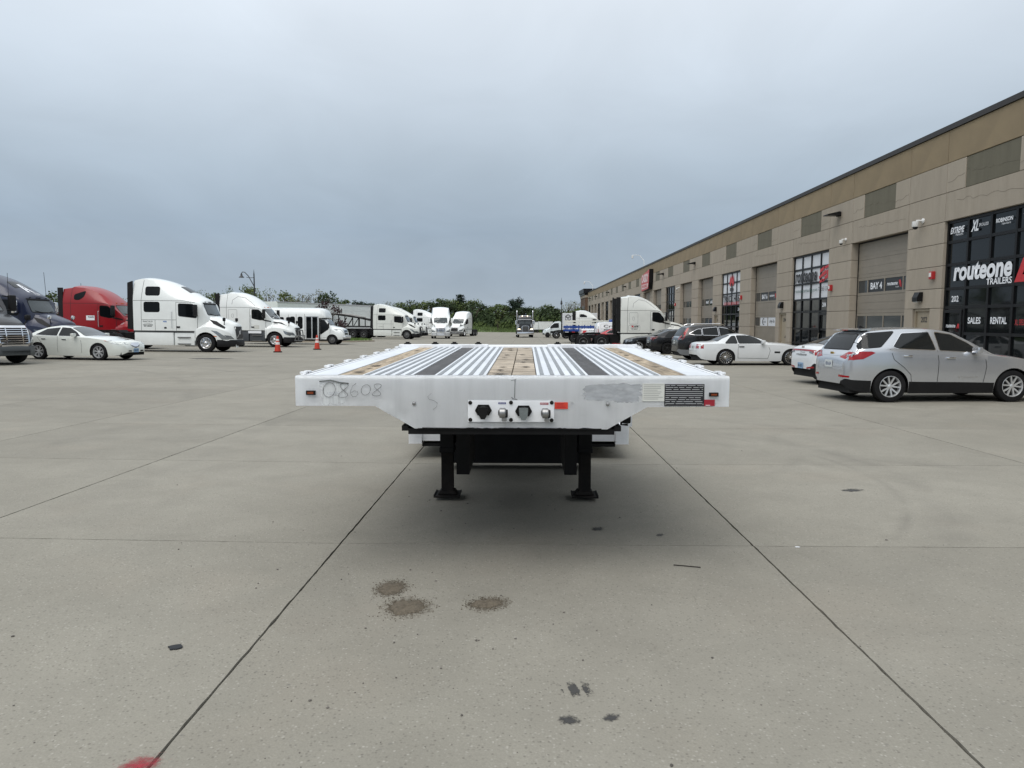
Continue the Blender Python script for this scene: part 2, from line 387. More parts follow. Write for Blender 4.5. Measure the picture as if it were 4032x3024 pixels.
for k in range(-2, 21):
    y0 = WY0+PER*k; y1 = y0+WID; y2 = y0+PER
    panel(y0, y1, Z_CREAM0, Z_CREAM1, M_cream); panel(y1, y2, Z_CREAM0, Z_CREAM1, M_cream)
    panel(y0, y0+.98, Z_MID0, Z_CREAM0, M_beige); panel(y0+.98, y1-.98, Z_MID0, Z_CREAM0, M_olive, proud=-.02); panel(y1-.98, y1, Z_MID0, Z_CREAM0, M_beige)
    panel(y1, y2, Z_MID0, Z_CREAM0, M_beige); panel(y0, y1, Z_HEAD, Z_MID0, M_beige); panel(y1, y2, Z_HEAD, Z_MID0, M_beige)
    hasdoor = k in (0, 2, 4, 8, 11)      # a man door in the pier on the far side of this opening
    for a, b in zip(SILL, SILL[1:]):
        if hasdoor and a <= 1.96:
            panel(y1, y1+.62, b, a, M_beige, depth=.3); panel(y1+1.66, y2, b, a, M_beige, depth=.3)
        else: panel(y1, y2, b, a, M_beige, depth=.3)
    if hasdoor:
        d = part(MB().b2((XB+.12, y1+.62, FLOOR), (XB+.2, y1+1.66, 1.95)), 'man_door', M_mdoor)
        part(MB().b2((XB+.06, y1+.63, FLOOR), (XB+.119, y1+.70, 1.94)).b2((XB+.06, y1+1.58, FLOOR), (XB+.119, y1+1.65, 1.94)).b2((XB+.055, y1+.70, 1.87), (XB+.118, y1+1.58, 1.94)), 'door_frame', M_mdoor, d)
        part(MB().b2((XB+.05, y1+.75, .62), (XB+.12, y1+.80, .76)).b2((XB+.04, y1+.75, .66), (XB+.06, y1+.9, .69)), 'door_handle', M_frame, d)
        num = {0: '202', 2: '204', 4: '206'}.get(k)
        if num: wtext(num, M_bl, d, y1+1.13, 1.58, h=.19, x=XB+.115, bold=.02)
        if k == 0:
            quad(d, y1+1.0, y1+1.26, 1.02, 1.24, M_wl, XB+.112, 'notice'); quad(d, y1+1.03, y1+1.23, 1.05, 1.12, M_red, XB+.106, 'notice_band', .004)
    # piers' inner faces and the back of the opening
# wall core behind all panels, coping, roof
mb = MB()
for k in range(-2, 21):
    y0 = WY0+PER*k; y1 = y0+WID; y2 = y0+PER
    mb.b2((XB+.10, y0-.001, Z_HEAD+.01), (XB+.5, y2-.004, Z_COP-.12))
    if k in (0, 2, 4, 8, 11): mb.b2((XB+.25, y1+.01, BASE), (XB+.51, y2-.01, Z_HEAD+.012))
    else: mb.b2((XB+.22, y1+.01, BASE), (XB+.51, y2-.01, Z_HEAD+.012))
part(mb, 'wall_core', M_back)
part(MB().b2((XB-.05, STARTY, Z_CREAM1+.004), (XB+.45, ENDY, Z_COP)), 'coping', M_cope)
part(MB().b2((XB+.46, STARTY, Z_COP-.7), (XB+34, ENDY, Z_COP-.4)), 'roof', M_cope)
part(MB().b2((XB+33.5, STARTY, BASE), (XB+34, ENDY, Z_COP-.72)).b2((XB+.52, STARTY, BASE), (XB+33.4, STARTY+.2, Z_COP-.73)).b2((XB+.53, ENDY-.2, BASE), (XB+33.4, ENDY, Z_COP-.73)), 'rear_wall', M_beige)
part(MB().b2((XB+.6, STARTY+.3, Z_HEAD+.3), (XB+8, ENDY-.3, Z_HEAD+.4)).b2((XB+8, STARTY+.3, BASE), (XB+8.1, ENDY-.3, Z_HEAD+.39)), 'inner_ceiling', M_back)

def garage_door(y0, y1, k):
    x = XB+.30
    d = part(MB().prism([(y0+.02, FLOOR), (y0+.07, FLOOR), (y0+.07, Z_HEAD-.05), (y1-.07, Z_HEAD-.05), (y1-.07, FLOOR), (y1-.02, FLOOR), (y1-.02, Z_HEAD), (y0+.02, Z_HEAD)], 'X', x-.012, x), 'garage_door', M_frame)
    n = 7; hh = (Z_HEAD-FLOOR)/n
    for i in range(n):
        a = FLOOR+i*hh; b = a+hh-.008
        win = i in (2, 4)
        mbs = MB()
        if not win:
            nr = 5
            for r in range(nr):   # shallow horizontal ribs
                mbs.b2((x+(.0 if r % 2 else .006), y0+.07, a+(b-a)*r/nr), (x+.05, y1-.07, a+(b-a)*(r+1)/nr))
            part(mbs, 'door_section', M_door, d)
        else:
            fr = [0, .2, .52, .84, 1.0]; W = y1-y0-.14; zz0, zz1 = a+.11, b-.11
            mbs.b2((x, y0+.07, a), (x+.05, y1-.07, zz0)).b2((x, y0+.07, zz1), (x+.05, y1-.07, b))
            for q in range(5):
                yy = y1-.07-W*fr[q]; mbs.b2((x, max(y0+.07, yy-.035), zz0), (x+.05, min(y1-.07, yy+.035), zz1))
            part(mbs, 'door_section', M_door, d)
            for q in range(4):
                ya, yb = y1-.07-W*fr[q]-.035, y1-.07-W*fr[q+1]+.035
                mm = M_dkglass2; lett = None
                if k in (1, 3) and i == 4 and q in (1, 2): mm = M_black
                if k == 3 and i == 2 and q in (1, 2): mm = M_white
                if k == 5 and i == 4 and q in (1, 2): mm = M_dkglass2
                pn = quad(d, yb, ya, zz0, zz1, mm, x+.02, 'pane')
                yc, zc = (ya+yb)/2, (zz0+zz1)/2
                if k in (1, 3) and i == 4:
                    if q == 1: wtext('BAY %d' % (4 if k == 1 else 6), M_wl, d, yc, zc, w=.92, h=.27, x=x+.016, bold=.03)
                    if q == 2:
                        wtext('routeone', M_wl, d, yc+.12, zc+.02, w=.78, x=x+.016, bold=.02, shear=.15)
                        part(MB().prism([(yc-.42, zc-.13), (yc-.36, zc+.13), (yc-.48, zc+.13), (yc-.56, zc-.13), (yc-.50, zc-.13), (yc-.45, zc+.03), (yc-.42, zc-.06)], 'X', x+.012, x+.018), 'logo_mark', M_red, d)
                        wtext('TRAILERS' if k == 1 else 'CARHAULING', M_wl, d, yc-.25, zc-.12, w=.26, x=x+.016)
                if k == 3 and i == 2:
                    if q == 1:
                        ring = [(yc+.15+.2*math.cos(R(t)), zc+.2*math.sin(R(t))) for t in range(50, 311, 20)] + [(yc+.09+.15*math.cos(R(t)), zc+.16*math.sin(R(t))) for t in range(310, 49, -20)]
                        part(MB().prism([(2*yc+.2-u, v) for u, v in ring][::-1], 'X', x+.012, x+.018), 'logo_mark', M_bl, d); wtext('cated', M_bl, d, yc-.12, zc, w=.38, x=x+.016)
                    if q == 2: wtext('Ugly-Tie', M_bl, d, yc, zc, w=.8, x=x+.016, shear=.3, bold=.02)
                if k == 5 and i == 4 and q == 1: wtext('PAINT', M_wl, d, yc-.1, zc, w=.8, h=.2, x=x+.016, bold=.04)
                if k == 5 and i == 4 and q == 2: wtext('& BODY', M_wl, d, yc, zc, w=.85, h=.2, x=x+.016, bold=.04)
    return d
def storefront(y0, y1, k):
    x = XB+.10
    rows = [4.75, 4.06, 3.34, 2.57, 1.97, 1.14, .42, FLOOR]; cols = [y1-(y1-y0)*q/4 for q in range(5)]
    mbs = MB(); fw = .045
    for q, c in enumerate(cols):
        c2 = min(max(c, y0+fw), y1-fw); mbs.b2((x, c2-fw, FLOOR), (x+.12, c2+fw, Z_HEAD))
    for r, z in enumerate(rows):
        z2 = min(max(z, FLOOR+fw), Z_HEAD-fw)
        for q in range(4): mbs.b2((x+.004, cols[q+1]+fw, z2-fw), (x+.116, cols[q]-fw, z2+fw))
    sf = part(mbs, 'storefront', M_frame)
    for r in range(7):
        for q in range(4):
            m = M_white if (k in (2, 4) and r < 3) else M_glass
            quad(sf, cols[q+1]+fw*.9, cols[q]-fw*.9, rows[r+1]+fw*.9, rows[r]-fw*.9, m, x+.05, 'pane')
    # entrance leaf with its pull, at the pier-side column
    dq = 3 if k != 0 else 0
    a, b = cols[dq+1]+.06, cols[dq]-.06
    part(MB().b2((x-.03, a, FLOOR+.02), (x-.001, a+.09, 1.9)).b2((x-.03, b-.09, FLOOR+.02), (x-.001, b, 1.9)).b2((x-.03, a+.09, 1.8), (x-.001, b-.09, 1.9)).b2((x-.03, a+.09, FLOOR+.02), (x-.001, b-.09, FLOOR+.25)), 'entrance_door', M_frame, sf)
    part(MB().tube([(x-.03, b-.16, .5), (x-.08, b-.16, .5), (x-.08, b-.16, .95), (x-.03, b-.16, .95)], .012), 'pull_handle', M_door, sf)
    T = x-.003
    def lt(txt, m, y, z, **kk): return wtext(txt, m, sf, y, z, x=T, **kk)
    Yc = lambda f: y1-(y1-y0)*f
    if k == 0:
        lt('routeone', M_wl, Yc(.42), 3.07, w=2.75, h=.54, bold=.035, shear=.12)
        lt('TRAILERS', M_wl, Yc(.61), 2.70, w=1.12, h=.19, bold=.02)
        tri = [(Yc(.77), 2.62), (Yc(.84), 3.28), (Yc(.93), 3.28), (Yc(.99), 2.62), (Yc(.93), 2.62), (Yc(.885), 3.0), (Yc(.85), 2.80), (Yc(.92), 2.80), (Yc(.93), 2.62)]
        part(MB().prism([(Yc(.76), 2.62), (Yc(.83), 3.28), (Yc(.885), 3.28), (Yc(.83), 2.82), (Yc(.93), 2.82), (Yc(.955), 2.62)], 'X', T, T+.006), 'logo_mark', M_red, sf)
        part(MB().prism([(Yc(.905), 3.28), (Yc(.935), 3.28), (Yc(.99), 2.75), (Yc(.955), 2.70)], 'X', T, T+.006), 'logo_mark', M_red, sf)
        lt('202', M_wl, Yc(.14), 2.24, h=.19, bold=.02)
        lt('SALES', M_wl, Yc(.375), 1.55, w=.62, h=.2, bold=.025); lt('RENTAL', M_wl, Yc(.63), 1.55, w=.72, h=.2, bold=.025)
        lt('XL SPECIALIZED', M_red, Yc(.88), 1.5, w=.8, h=.16)
        lt('routeone', M_wl, Yc(.105), 1.38, w=.5, h=.11, bold=.02); part(MB().prism([(Yc(.175), 1.3), (Yc(.188), 1.45), (Yc(.2), 1.45), (Yc(.215), 1.3), (Yc(.2), 1.3), (Yc(.194), 1.39), (Yc(.188), 1.3)], 'X', T, T+.005), 'logo_mark', M_red, sf)
        lt('EXTREME', M_wl, Yc(.125), 4.42, w=.72, h=.2, bold=.03, shear=.3); lt('TRAILERS', M_wl, Yc(.15), 4.27, w=.4, h=.06)
        lt('XL', M_wl, Yc(.325), 4.44, w=.36, h=.34, bold=.03, shear=.35); lt('SPECIALIZED', M_wl, Yc(.42), 4.43, w=.45, h=.09)
        lt('ROBINSON', M_wl, Yc(.63), 4.44, w=.72, h=.12, bold=.03); lt('Trailers Sales Inc', M_wl, Yc(.65), 4.33, w=.4, h=.06)
        lt('TALBERT', M_wl, Yc(.88), 4.42, w=.6, h=.14, shear=.2)
    if k == 2:
        lt('routeone', M_bl, Yc(.36), 3.70, w=2.65, h=.58, bold=.03, shear=.12); lt('CARHAULING', M_bl, Yc(.48), 3.38, w=1.25, h=.22)
        for (u, v, du, dv) in ((.74, 3.86, .1, .16), (.86, 3.98, .12, .12), (.72, 3.56, .08, .14), (.80, 3.68, .1, .18), (.91, 3.74, .08, .2), (.74, 3.36, .09, .12), (.86, 3.50, .1, .16), (.80, 3.38, .08, .1)):
            part(MB().prism([(Yc(u), v-dv*.6), (Yc(u+du*.5), v-dv*.3), (Yc(u+du), v+.03), (Yc(u+du), v+dv+.03), (Yc(u+du*.5), v+dv*.7), (Yc(u), v+dv*.4)], 'X', T, T+.005), 'logo_mark', M_red, sf)
        lt('routeonecarhauling.com', M_teal, Yc(.37), 2.99, w=2.75, h=.22); lt('773 365 124', M_bl, Yc(.83), 3.02, w=1.05, h=.2)
        lt('204', M_wl, Yc(.88), 2.28, h=.2, bold=.02)
    if k == 4:
        lt('TRUCK HUB', M_bl, Yc(.5), 3.0, w=3.8, h=.46, bold=.03); lt('BODY AND REPAIR SHOP', M_red, Yc(.5), 2.68, w=3.5, h=.2, bold=.02)
        part(MB().prism([(Yc(.38), 4.0), (Yc(.42), 4.55), (Yc(.46), 4.3), (Yc(.5), 4.6), (Yc(.54), 4.3), (Yc(.58), 4.55), (Yc(.62), 4.0), (Yc(.56), 3.8), (Yc(.52), 4.05), (Yc(.48), 4.05), (Yc(.44), 3.8)], 'X', T, T+.005), 'logo_mark', M_red, sf)
        part(MB().b2((T, Yc(.58), 3.5), (T+.005, Yc(.42), 3.72)), 'logo_mark', M_bl, sf); lt('206', M_wl, Yc(.9), 2.28, h=.2)
    if k == 12:
        quad(sf, Yc(.8), Yc(.15), .9, 3.7, M_red, T, 'poster'); lt('M', M_wl, Yc(.45), 2.6, h=.9, bold=.05)
    return sf
for k in range(-2, 21):
    y0 = WY0+PER*k; y1 = y0+WID
    (garage_door if kinds[k] == 'D' else storefront)(y0, y1, k)
# cracks wandering over the dark panels and lintels
M_crack = mat('crack', lin(106, 100, 88), .95)
for k in range(0, 5):
    y0 = WY0+PER*k
    for (za, zb, ya, yb, px_) in ((5.95, 6.18, y0+.99, y0+WID-.99, XB+.019), (6.0, 5.9, y0+.05, y0+.95, XB-.001), (6.1, 6.0, y0+WID-.95, y0+WID-.05, XB-.001), (5.15, 5.35, y0+.2, y0+WID-.6, XB-.001)):
        n = int((yb-ya)/.16); z = za; pts = []
        for i in range(n+1):
            z = za+(zb-za)*i/n+rnd.uniform(-.05, .05); pts.append((px_, ya+(yb-ya)*i/n, z))
        part(MB().tube(pts, .004, 4), 'crack', M_crack)

# things fixed to the wall
def wl(y, z, where):
    t = thing('wall_light', 'black angled floodlight on the warehouse wall '+where, 'wall light', (XB, y, z), 'floodlights along the warehouse wall')
    MB().box((-.06, 0, 0), (.12, .26, .2), bev=.02).build('bracket', M_frame, t)
    MB().prism([(-.1, .1), (-.62, -.02), (-.62, -.06), (-.1, -.06)], 'Y', -.24, .24).build('lamp_head', M_frame, t)
for i, (y, w) in enumerate(((31.6, 'left of the BAY 4 door'), (58.1, 'two openings beyond TRUCK HUB'), (71.3, 'right of the red sign'), (97.8, 'left of the red sign'), (117.7, 'over the big white tractor'), (137.5, 'second from its far end'), (150.8, 'at its far end'))): wl(y, 6.14, w)
def sec_cam(y, z, big, label):
    t = thing('security_camera', label, 'camera', (XB, y, z), 'cameras on the warehouse wall')
    s = .78 if big else .6
    MB().lathe([(0, .11*s), (-.03, .11*s), (-.05, .05*s), (-.3*s, .05*s)], 14, axis='X').build('arm', M_camw, t, 40)
    MB().lathe([(.0, .02), (.0, .13*s), (-.2*s, .14*s), (-.24*s, .12*s)], 16, (-.34*s, 0, -.02), axis='Z').build('housing', M_camw, t, 40)
    MB().lathe([(-.24*s, .115*s), (-.30*s, .1*s), (-.34*s, .06*s), (-.355*s, .001)], 16, (-.34*s, 0, -.02), axis='Z').build('dome', M_glass, t, 60)
sec_cam(25.0, 4.95, True, 'white dome camera on an arm above door 202')
sec_cam(30.9, 4.98, False, 'small white camera left of the BAY 4 door')
sec_cam(63.9, 4.45, False, 'small white camera between two garage doors beyond TRUCK HUB')
def strobe(y, z, label):
    t = thing('alarm_strobe', label, 'fire alarm', (XB, y, z), 'red alarms on the piers')
    MB().box((-.06, 0, 0), (.12, .2, .26), bev=.015).build('housing', M_alarm, t); MB().box((-.13, 0, .02), (.03, .1, .14), bev=.01).build('lens', M_camw, t)
strobe(24.2, 3.05, 'red fire alarm strobe on the pier beside the black 202 storefront')
strobe(32.15, 3.0, 'red fire alarm strobe between BAY 4 and the white 204 window')
strobe(45.4, 3.0, 'red fire alarm strobe on the pier right of TRUCK HUB')
strobe(65.3, 3.0, 'red fire alarm strobe on the pier beside the farther dark storefront')
def wpack(y, z, label):
    t = thing('wall_pack_light', label, 'wall light', (XB, y, z), 'small lights above the man doors')
    MB().prism([(0, .16), (-.12, .16), (-.2, -.02), (-.2, -.16), (0, -.16)], 'Y', -.16, .16).build('housing', M_frame, t); MB().box((-.1, 0, -.172), (.14, .26, .02)).build('lens', M_camw, t)
wpack(24.95, 2.36, 'nearest small dark light box, over the door beside the black storefront'); wpack(38.2, 2.36, 'small dark light box over the door left of the BAY 6 opening'); wpack(51.4, 2.36, 'small dark light box over the door beyond TRUCK HUB')
# roof cameras on white goose-neck poles
def roofcam(y, s, label):
    t = thing('roof_camera_pole', label, 'camera', (XB+.2, y, Z_COP), 'goose-neck cameras on the parapet')
    MB().tube([(0, 0, 0), (0, 0, .7*s), (0, .1*s, .9*s), (-.55*s, .3*s, 1.6*s), (-1.0*s, .3*s, 1.66*s), (-1.6*s, .3*s, 1.66*s)], .032*s, 8).build('pole', M_camw, t, 50)
    MB().lathe([(0, .03), (-.02, .14*s), (-.25*s, .15*s), (-.42*s, .09*s), (-.45*s, .001)], 14, (-1.55*s, .3*s, 1.62*s), axis='Z').build('housing', M_camw, t, 50)
roofcam(84.5, .85, 'white camera hanging from a bent pole on the roof above the red sign'); roofcam(149, 1.1, 'white bent camera pole at the far end of the roof')
# red shop sign
sg = thing('shop_sign', 'red and white shield shaped shop sign reading CASSIDY TIRE & SERVICE', 'sign', (XB, 79.5, 6.0))
def sgp(pts, x0, x1, name, m, par=None): return MB().prism(pts, 'X', x0, x1).build(name, m, par or sg)
M_pink = mat('sign_red', lin(196, 84, 84), .5); M_pw = mat('sign_white', lin(225, 205, 205), .5)
sh = [(u*.82, v*.60) for u, v in [(-3.1, 1.75), (2.9, 1.0), (3.1, .6), (3.1, -1.6), (2.7, -2.0), (-2.5, -1.75), (-2.9, -.6)]]
sgp(sh, -.45, -.02, 'cabinet', M_frame); sgp([(u*.97, v*.97) for u, v in sh], -.47, -.451, 'face', M_pink)
sgp([(-2.1, -.45), (2.15, -.45), (2.05, -.97), (-1.9, -.88)], -.49, -.471, 'lower_band', M_pw)
def stext(txt, m, y, z, w, h, x): 
    me = text_mesh(txt, w=w, h=h, bold=.05); me.transform(frame_mat((x, y, z), (0, -1, 0), (0, 0, 1), (-1, 0, 0))); obj('lettering', me, m, sg)
stext('CASSIDY', M_pw, 0, .2, 4.4, .92, -.478); stext('TIRE & SERVICE', M_pink, .1, -.68, 3.5, .32, -.495)
# bollard by the BAY 6 door
t = thing('bollard', 'beige concrete filled bollard in front of the BAY 6 garage door', 'bollard'); stand(t, XB-.55, 43.3)
MB().lathe([(-.05, .11), (1.05, .11), (1.1, .085), (1.12, .001)], 16, axis='Z').build('post', M_mdoor, t, 50)
MB().lathe([(-.02, .15), (.03, .15), (.05, .115)], 16, axis='Z').build('collar', M_beige, t, 50)
# brick end tower with dark cornice
tw = thing('corner_tower', 'brick corner building with a dark overhanging cornice at the far end of the warehouse', 'building', (XB+6, 164, -1))
M_brick = mat('brick', lin(104, 84, 70), .95, var=.25, vscale=6, bump=.3, bscale=20)
MB().b2((-6.6, -6, 0), (10, 7, 7.6)).build('wall', M_brick, tw); MB().b2((-7.0, -6.4, 8.6), (10.4, 7.4, 9.55)).b2((-6.8, -6.2, 8.2), (10.2, 7.2, 8.598)).build('cornice', M_frame, tw)
MB().b2((-6.7, -6.1, 7.6), (10.1, 7.1, 8.2)).build('stone_band', M_beige, tw)
for q in range(3): MB().b2((-6.68, -4.6+q*3.6, 1.2), (-6.58, -2.8+q*3.6, 5.8)).build('window', M_glass, tw)
# ---------------------------------------------------------------- flatbed trailer
M_tw = mat('trailer_white', lin(243, 245, 247), .36, var=.03, vscale=2.5, dirt=.26, dcol=lin(190, 193, 194), stretch=(5, 1, .45), bump=.05, bscale=6, coat=.15)
M_tw2 = mat('trailer_white_clean', lin(230, 232, 235), .45, var=.05, vscale=4, dirt=.25, dcol=lin(150, 150, 148))
M_alu = mat('deck_aluminium', lin(222, 226, 231), .45, .2, var=.07, vscale=7, dirt=.3, dcol=lin(170, 174, 178), stretch=(1, .25, 1))
M_rib = mat('tread_aluminium', lin(146, 150, 154), .55, .3, var=.2, vscale=25)
M_wood = mat('deck_wood', lin(166, 151, 130), .9, var=.5, vscale=7, dirt=.85, dcol=lin(104, 90, 74), stretch=(3.5, .5, 1), bump=.5, bscale=30, objvar=.2)
M_wood2 = mat('deck_wood_grey', lin(160, 149, 134), .9, var=.5, vscale=5, dirt=.95, dcol=lin(104, 92, 78), stretch=(1, 3, 1), bump=.5, bscale=30, objvar=.25)
M_dwood = mat('deck_dark_strip', lin(74, 74, 76), .85, var=.3, vscale=6, dirt=.3, dcol=lin(110, 108, 104), stretch=(3, .6, 1), bump=.4, bscale=40)
M_blk = mat('chassis_black', (.006, .006, .0065), .6, var=.4, vscale=6, dirt=.12, dcol=(.02, .016, .013), spec=.2)
M_rust = mat('rusty_steel', (.010, .009, .008), .75, var=.4, vscale=9, dirt=.4, dcol=(.035, .025, .02), spec=.2)
M_steel = mat('bare_steel', lin(150, 150, 150), .35, .8, var=.15, vscale=20)
M_amber = mat('amber_lens', lin(120, 52, 18), .25)
M_rubber = mat('black_rubber', (.008, .008, .009), .7, spec=.2)
M_chrome = mat('chrome', (.80, .80, .82), .09, 1.0)
M_prim = mat('sanded_primer', lin(158, 161, 165), .6, var=.2, vscale=14, dirt=.6, dcol=lin(200, 202, 204), stretch=(1, 1, 3))
# ---------------------------------------------------------------- vehicle tools
def curve(pts):
    xs = [p[0] for p in pts]; ys = [p[1] for p in pts]; n = len(xs)
    if n == 1: return lambda x: ys[0]
    h = [xs[i+1]-xs[i] for i in range(n-1)]; d = [(ys[i+1]-ys[i])/h[i] for i in range(n-1)]
    m = [d[0]]+[0 if d[i-1]*d[i] <= 0 else 3*(h[i-1]+h[i])/((2*h[i]+h[i-1])/d[i-1]+(h[i]+2*h[i-1])/d[i]) for i in range(1, n-1)]+[d[-1]]
    def f(x):
        if x <= xs[0]: return ys[0]
        if x >= xs[-1]: return ys[-1]
        i = max(k for k in range(n-1) if xs[k] <= x); t = (x-xs[i])/h[i]
        return (2*t**3-3*t*t+1)*ys[i]+(t**3-2*t*t+t)*h[i]*m[i]+(-2*t**3+3*t*t)*ys[i+1]+(t**3-t*t)*h[i]*m[i+1]
    return f
class Shell:
    """body surface lofted along x from curves: bot, belt, top (heights), hw (half width at belt), rw (half width at roof edge)"""
    def __init__(s, c, arches=(), step=.09, tuck=.05, shoulder=.03, crown=.05, p=1.2, extra=(), n1=7, n2=6, n3=5):
        f = {k: curve(v) for k, v in c.items()}; x0, x1 = c['top'][0][0], c['top'][-1][0]
        xs = {x0, x1}; n = int((x1-x0)/step)
        for i in range(n+1): xs.add(round(x0+(x1-x0)*i/n, 4))
        for v in c.values():
            for p_ in v:
                if x0 <= p_[0] <= x1: xs.add(p_[0])
        for (ax, az, ar) in arches:
            for i in range(17): xs.add(round(ax-ar*math.cos(pi*i/16), 4))
            xs.add(ax-ar-.004); xs.add(ax+ar+.004)
        xs = sorted(x for x in xs if x0 <= x <= x1); ys = [xs[0]]
        for x in xs[1:]:
            if x-ys[-1] > .003: ys.append(x)
        s.bm = bmesh.new(); rings = []; s.info = {}
        for x in ys:
            zb0 = f['bot'](x); zb = zb0; zs = f['belt'](x); zt = f['top'](x); h = f['hw'](x); r = min(f['rw'](x), h)
            for (ax, az, ar) in arches:
                if abs(x-ax) <= ar+1e-6: zb = max(zb, az+math.sqrt(max(0, ar*ar-(x-ax)**2)))
            cr = f['crown'](x) if 'crown' in f else crown
            zt = max(zt, zb+.06); zs = min(max(zs, zb+.02), zt-.01); te = max(zs+.004, zt-cr); half = []
            for i in range(n1+1):
                z = zb+(zs-zb)*i/n1; q = (z-zb0)/max(.01, zs-zb0)
                half.append((h*(1-tuck*(1-q)**3-shoulder*q**3), z))
            yb = half[-1][0]; r = min(r, yb)
            for i in range(1, n2+1):
                t = i/n2; half.append((yb+(r-yb)*t**p, zs+(te-zs)*t))
            for i in range(1, n3+1):
                t = i/n3; half.append((r*(1-t), te+(zt-te)*(1-(1-t)**2)))
            rings.append([s.bm.verts.new((x, -y, z)) for y, z in half]+[s.bm.verts.new((x, y, z)) for y, z in half[-2::-1]])
        for A, B in zip(rings, rings[1:]):
            for i in range(len(A)-1): s.info[s.bm.faces.new((A[i], B[i], B[i+1], A[i+1]))] = ((A[i].co.x+B[i].co.x)/2, min(i, len(A)-2-i))
        s.bm.faces.new(rings[0]); s.bm.faces.new(rings[-1][::-1])
        bmesh.ops.recalc_face_normals(s.bm, faces=s.bm.faces[:])
        s.f = f; s.bvh = [BVHTree.FromBMesh(s.bm)]
    def split(s, cond, name, m, parent):
        """lift the chosen faces off as a part of their own, following the body surface"""
        sel = [f for f, (x, r) in s.info.items() if f.is_valid and cond(x, r)]; nb = bmesh.new(); vm = {}
        for f in sel: nb.faces.new([vm.setdefault(v, None) or vm.__setitem__(v, nb.verts.new(v.co)) or vm[v] for v in f.verts])
        bmesh.ops.delete(s.bm, geom=sel, context='FACES'); mb = MB(); mb.bm.free(); mb.bm = nb; return mb.build(name, m, parent, 40)
    def build(s, name, m, parent, smooth=32):
        mb = MB(); mb.bm.free(); mb.bm = s.bm; return mb.build(name, m, parent, smooth)
def rpoly(pts, r, n=4):
    """polygon with rounded corners"""
    out = []; N = len(pts)
    for i in range(N):
        p = Vector((*pts[i], 0)); a = Vector((*pts[i-1], 0)); b = Vector((*pts[(i+1) % N], 0))
        u = (a-p); v = (b-p); rr = min(r, u.length*.45, v.length*.45)
        A = p+u.normalized()*rr; B = p+v.normalized()*rr
        for k in range(n+1):
            t = k/n; q = A*(1-t)**2+p*2*t*(1-t)+B*t*t; out.append((q.x, q.y))
    return out
def grow(pts, d):
    cx = sum(p[0] for p in pts)/len(pts); cy = sum(p[1] for p in pts)/len(pts); N = len(pts); out = []
    area = sum(pts[i-1][0]*pts[i][1]-pts[i][0]*pts[i-1][1] for i in range(N)); sg = 1 if area > 0 else -1
    for i in range(N):
        a = Vector(pts[i-1]); p = Vector(pts[i]); b = Vector(pts[(i+1) % N])
        e1 = (p-a); e2 = (b-p)
        if e1.length < 1e-6 or e2.length < 1e-6: out.append(tuple(p)); continue
        n1 = Vector((e1.y, -e1.x)).normalized()*sg; n2 = Vector((e2.y, -e2.x)).normalized()*sg
        n = (n1+n2); n = n.normalized() if n.length > 1e-6 else n1; out.append((p.x+n.x*d, p.y+n.y*d))
    return out
def cast(bvhs, axis, sgn, u, v, off):
    O = {'y': (u, sgn*9, v), 'x': (sgn*30, u, v), 'z': (u, v, 9)}[axis]; D = {'y': (0, -sgn, 0), 'x': (-sgn, 0, 0), 'z': (0, 0, -1)}[axis]
    best = None; O = Vector(O); D = Vector(D)
    for b in bvhs:
        h = b.ray_cast(O, D)
        if h[0] is not None and (best is None or h[3] < best[3]): best = h
    if best is None:
        ref = Vector({'y': (u, sgn*.9, v), 'x': (sgn*3, u, v), 'z': (u, v, 2)}[axis])
        best = min((b.find_nearest(ref) for b in bvhs), key=lambda h: h[3])
    n = best[1]
    if n.dot(D) > 0: n = -n
    return best[0]+n*off*.6-D*off*.4
def patch(bvhs, poly, axis, sgn, name, m, parent, off=.005, cell=.13):
    bm = bmesh.new(); bm.faces.new([bm.verts.new((p[0], p[1], 0)) for p in poly])
    us = [p[0] for p in poly]; vs = [p[1] for p in poly]
    for k, (lo, hi) in enumerate(((min(us), max(us)), (min(vs), max(vs)))):
        n = int((hi-lo)/cell)+1
        for i in range(1, n):
            c = [0, 0, 0]; c[k] = lo+(hi-lo)*i/n; nn = [0, 0, 0]; nn[k] = 1
            bmesh.ops.bisect_plane(bm, geom=bm.verts[:]+bm.edges[:]+bm.faces[:], plane_co=c, plane_no=nn, dist=1e-5)
    for v in bm.verts: v.co = cast(bvhs, axis, sgn, v.co.x, v.co.y, off)
    mb = MB(); mb.bm.free(); mb.bm = bm
    for f in bm.faces: f.smooth = True
    D = Vector({'y': (0, sgn, 0), 'x': (sgn, 0, 0), 'z': (0, 0, 1)}[axis])
    if sum((f.normal.dot(D) for f in bm.faces), 0) is not None:
        bm.normal_update()
        if sum(f.normal.dot(D)*f.calc_area() for f in bm.faces) < 0: bmesh.ops.reverse_faces(bm, faces=bm.faces[:])
    return mb.build(name, m, parent, rec=False)
def pane(bvhs, poly, axis, sgn, parent, m, name='window', r=.05, gasket=.022, gm=None, off=.009):
    pl = rpoly(poly, r); w = patch(bvhs, grow(pl, gasket), axis, sgn, name+'_seal', gm or M_rubber, parent, off*.45)
    patch(bvhs, pl, axis, sgn, name, m, w, off); return w
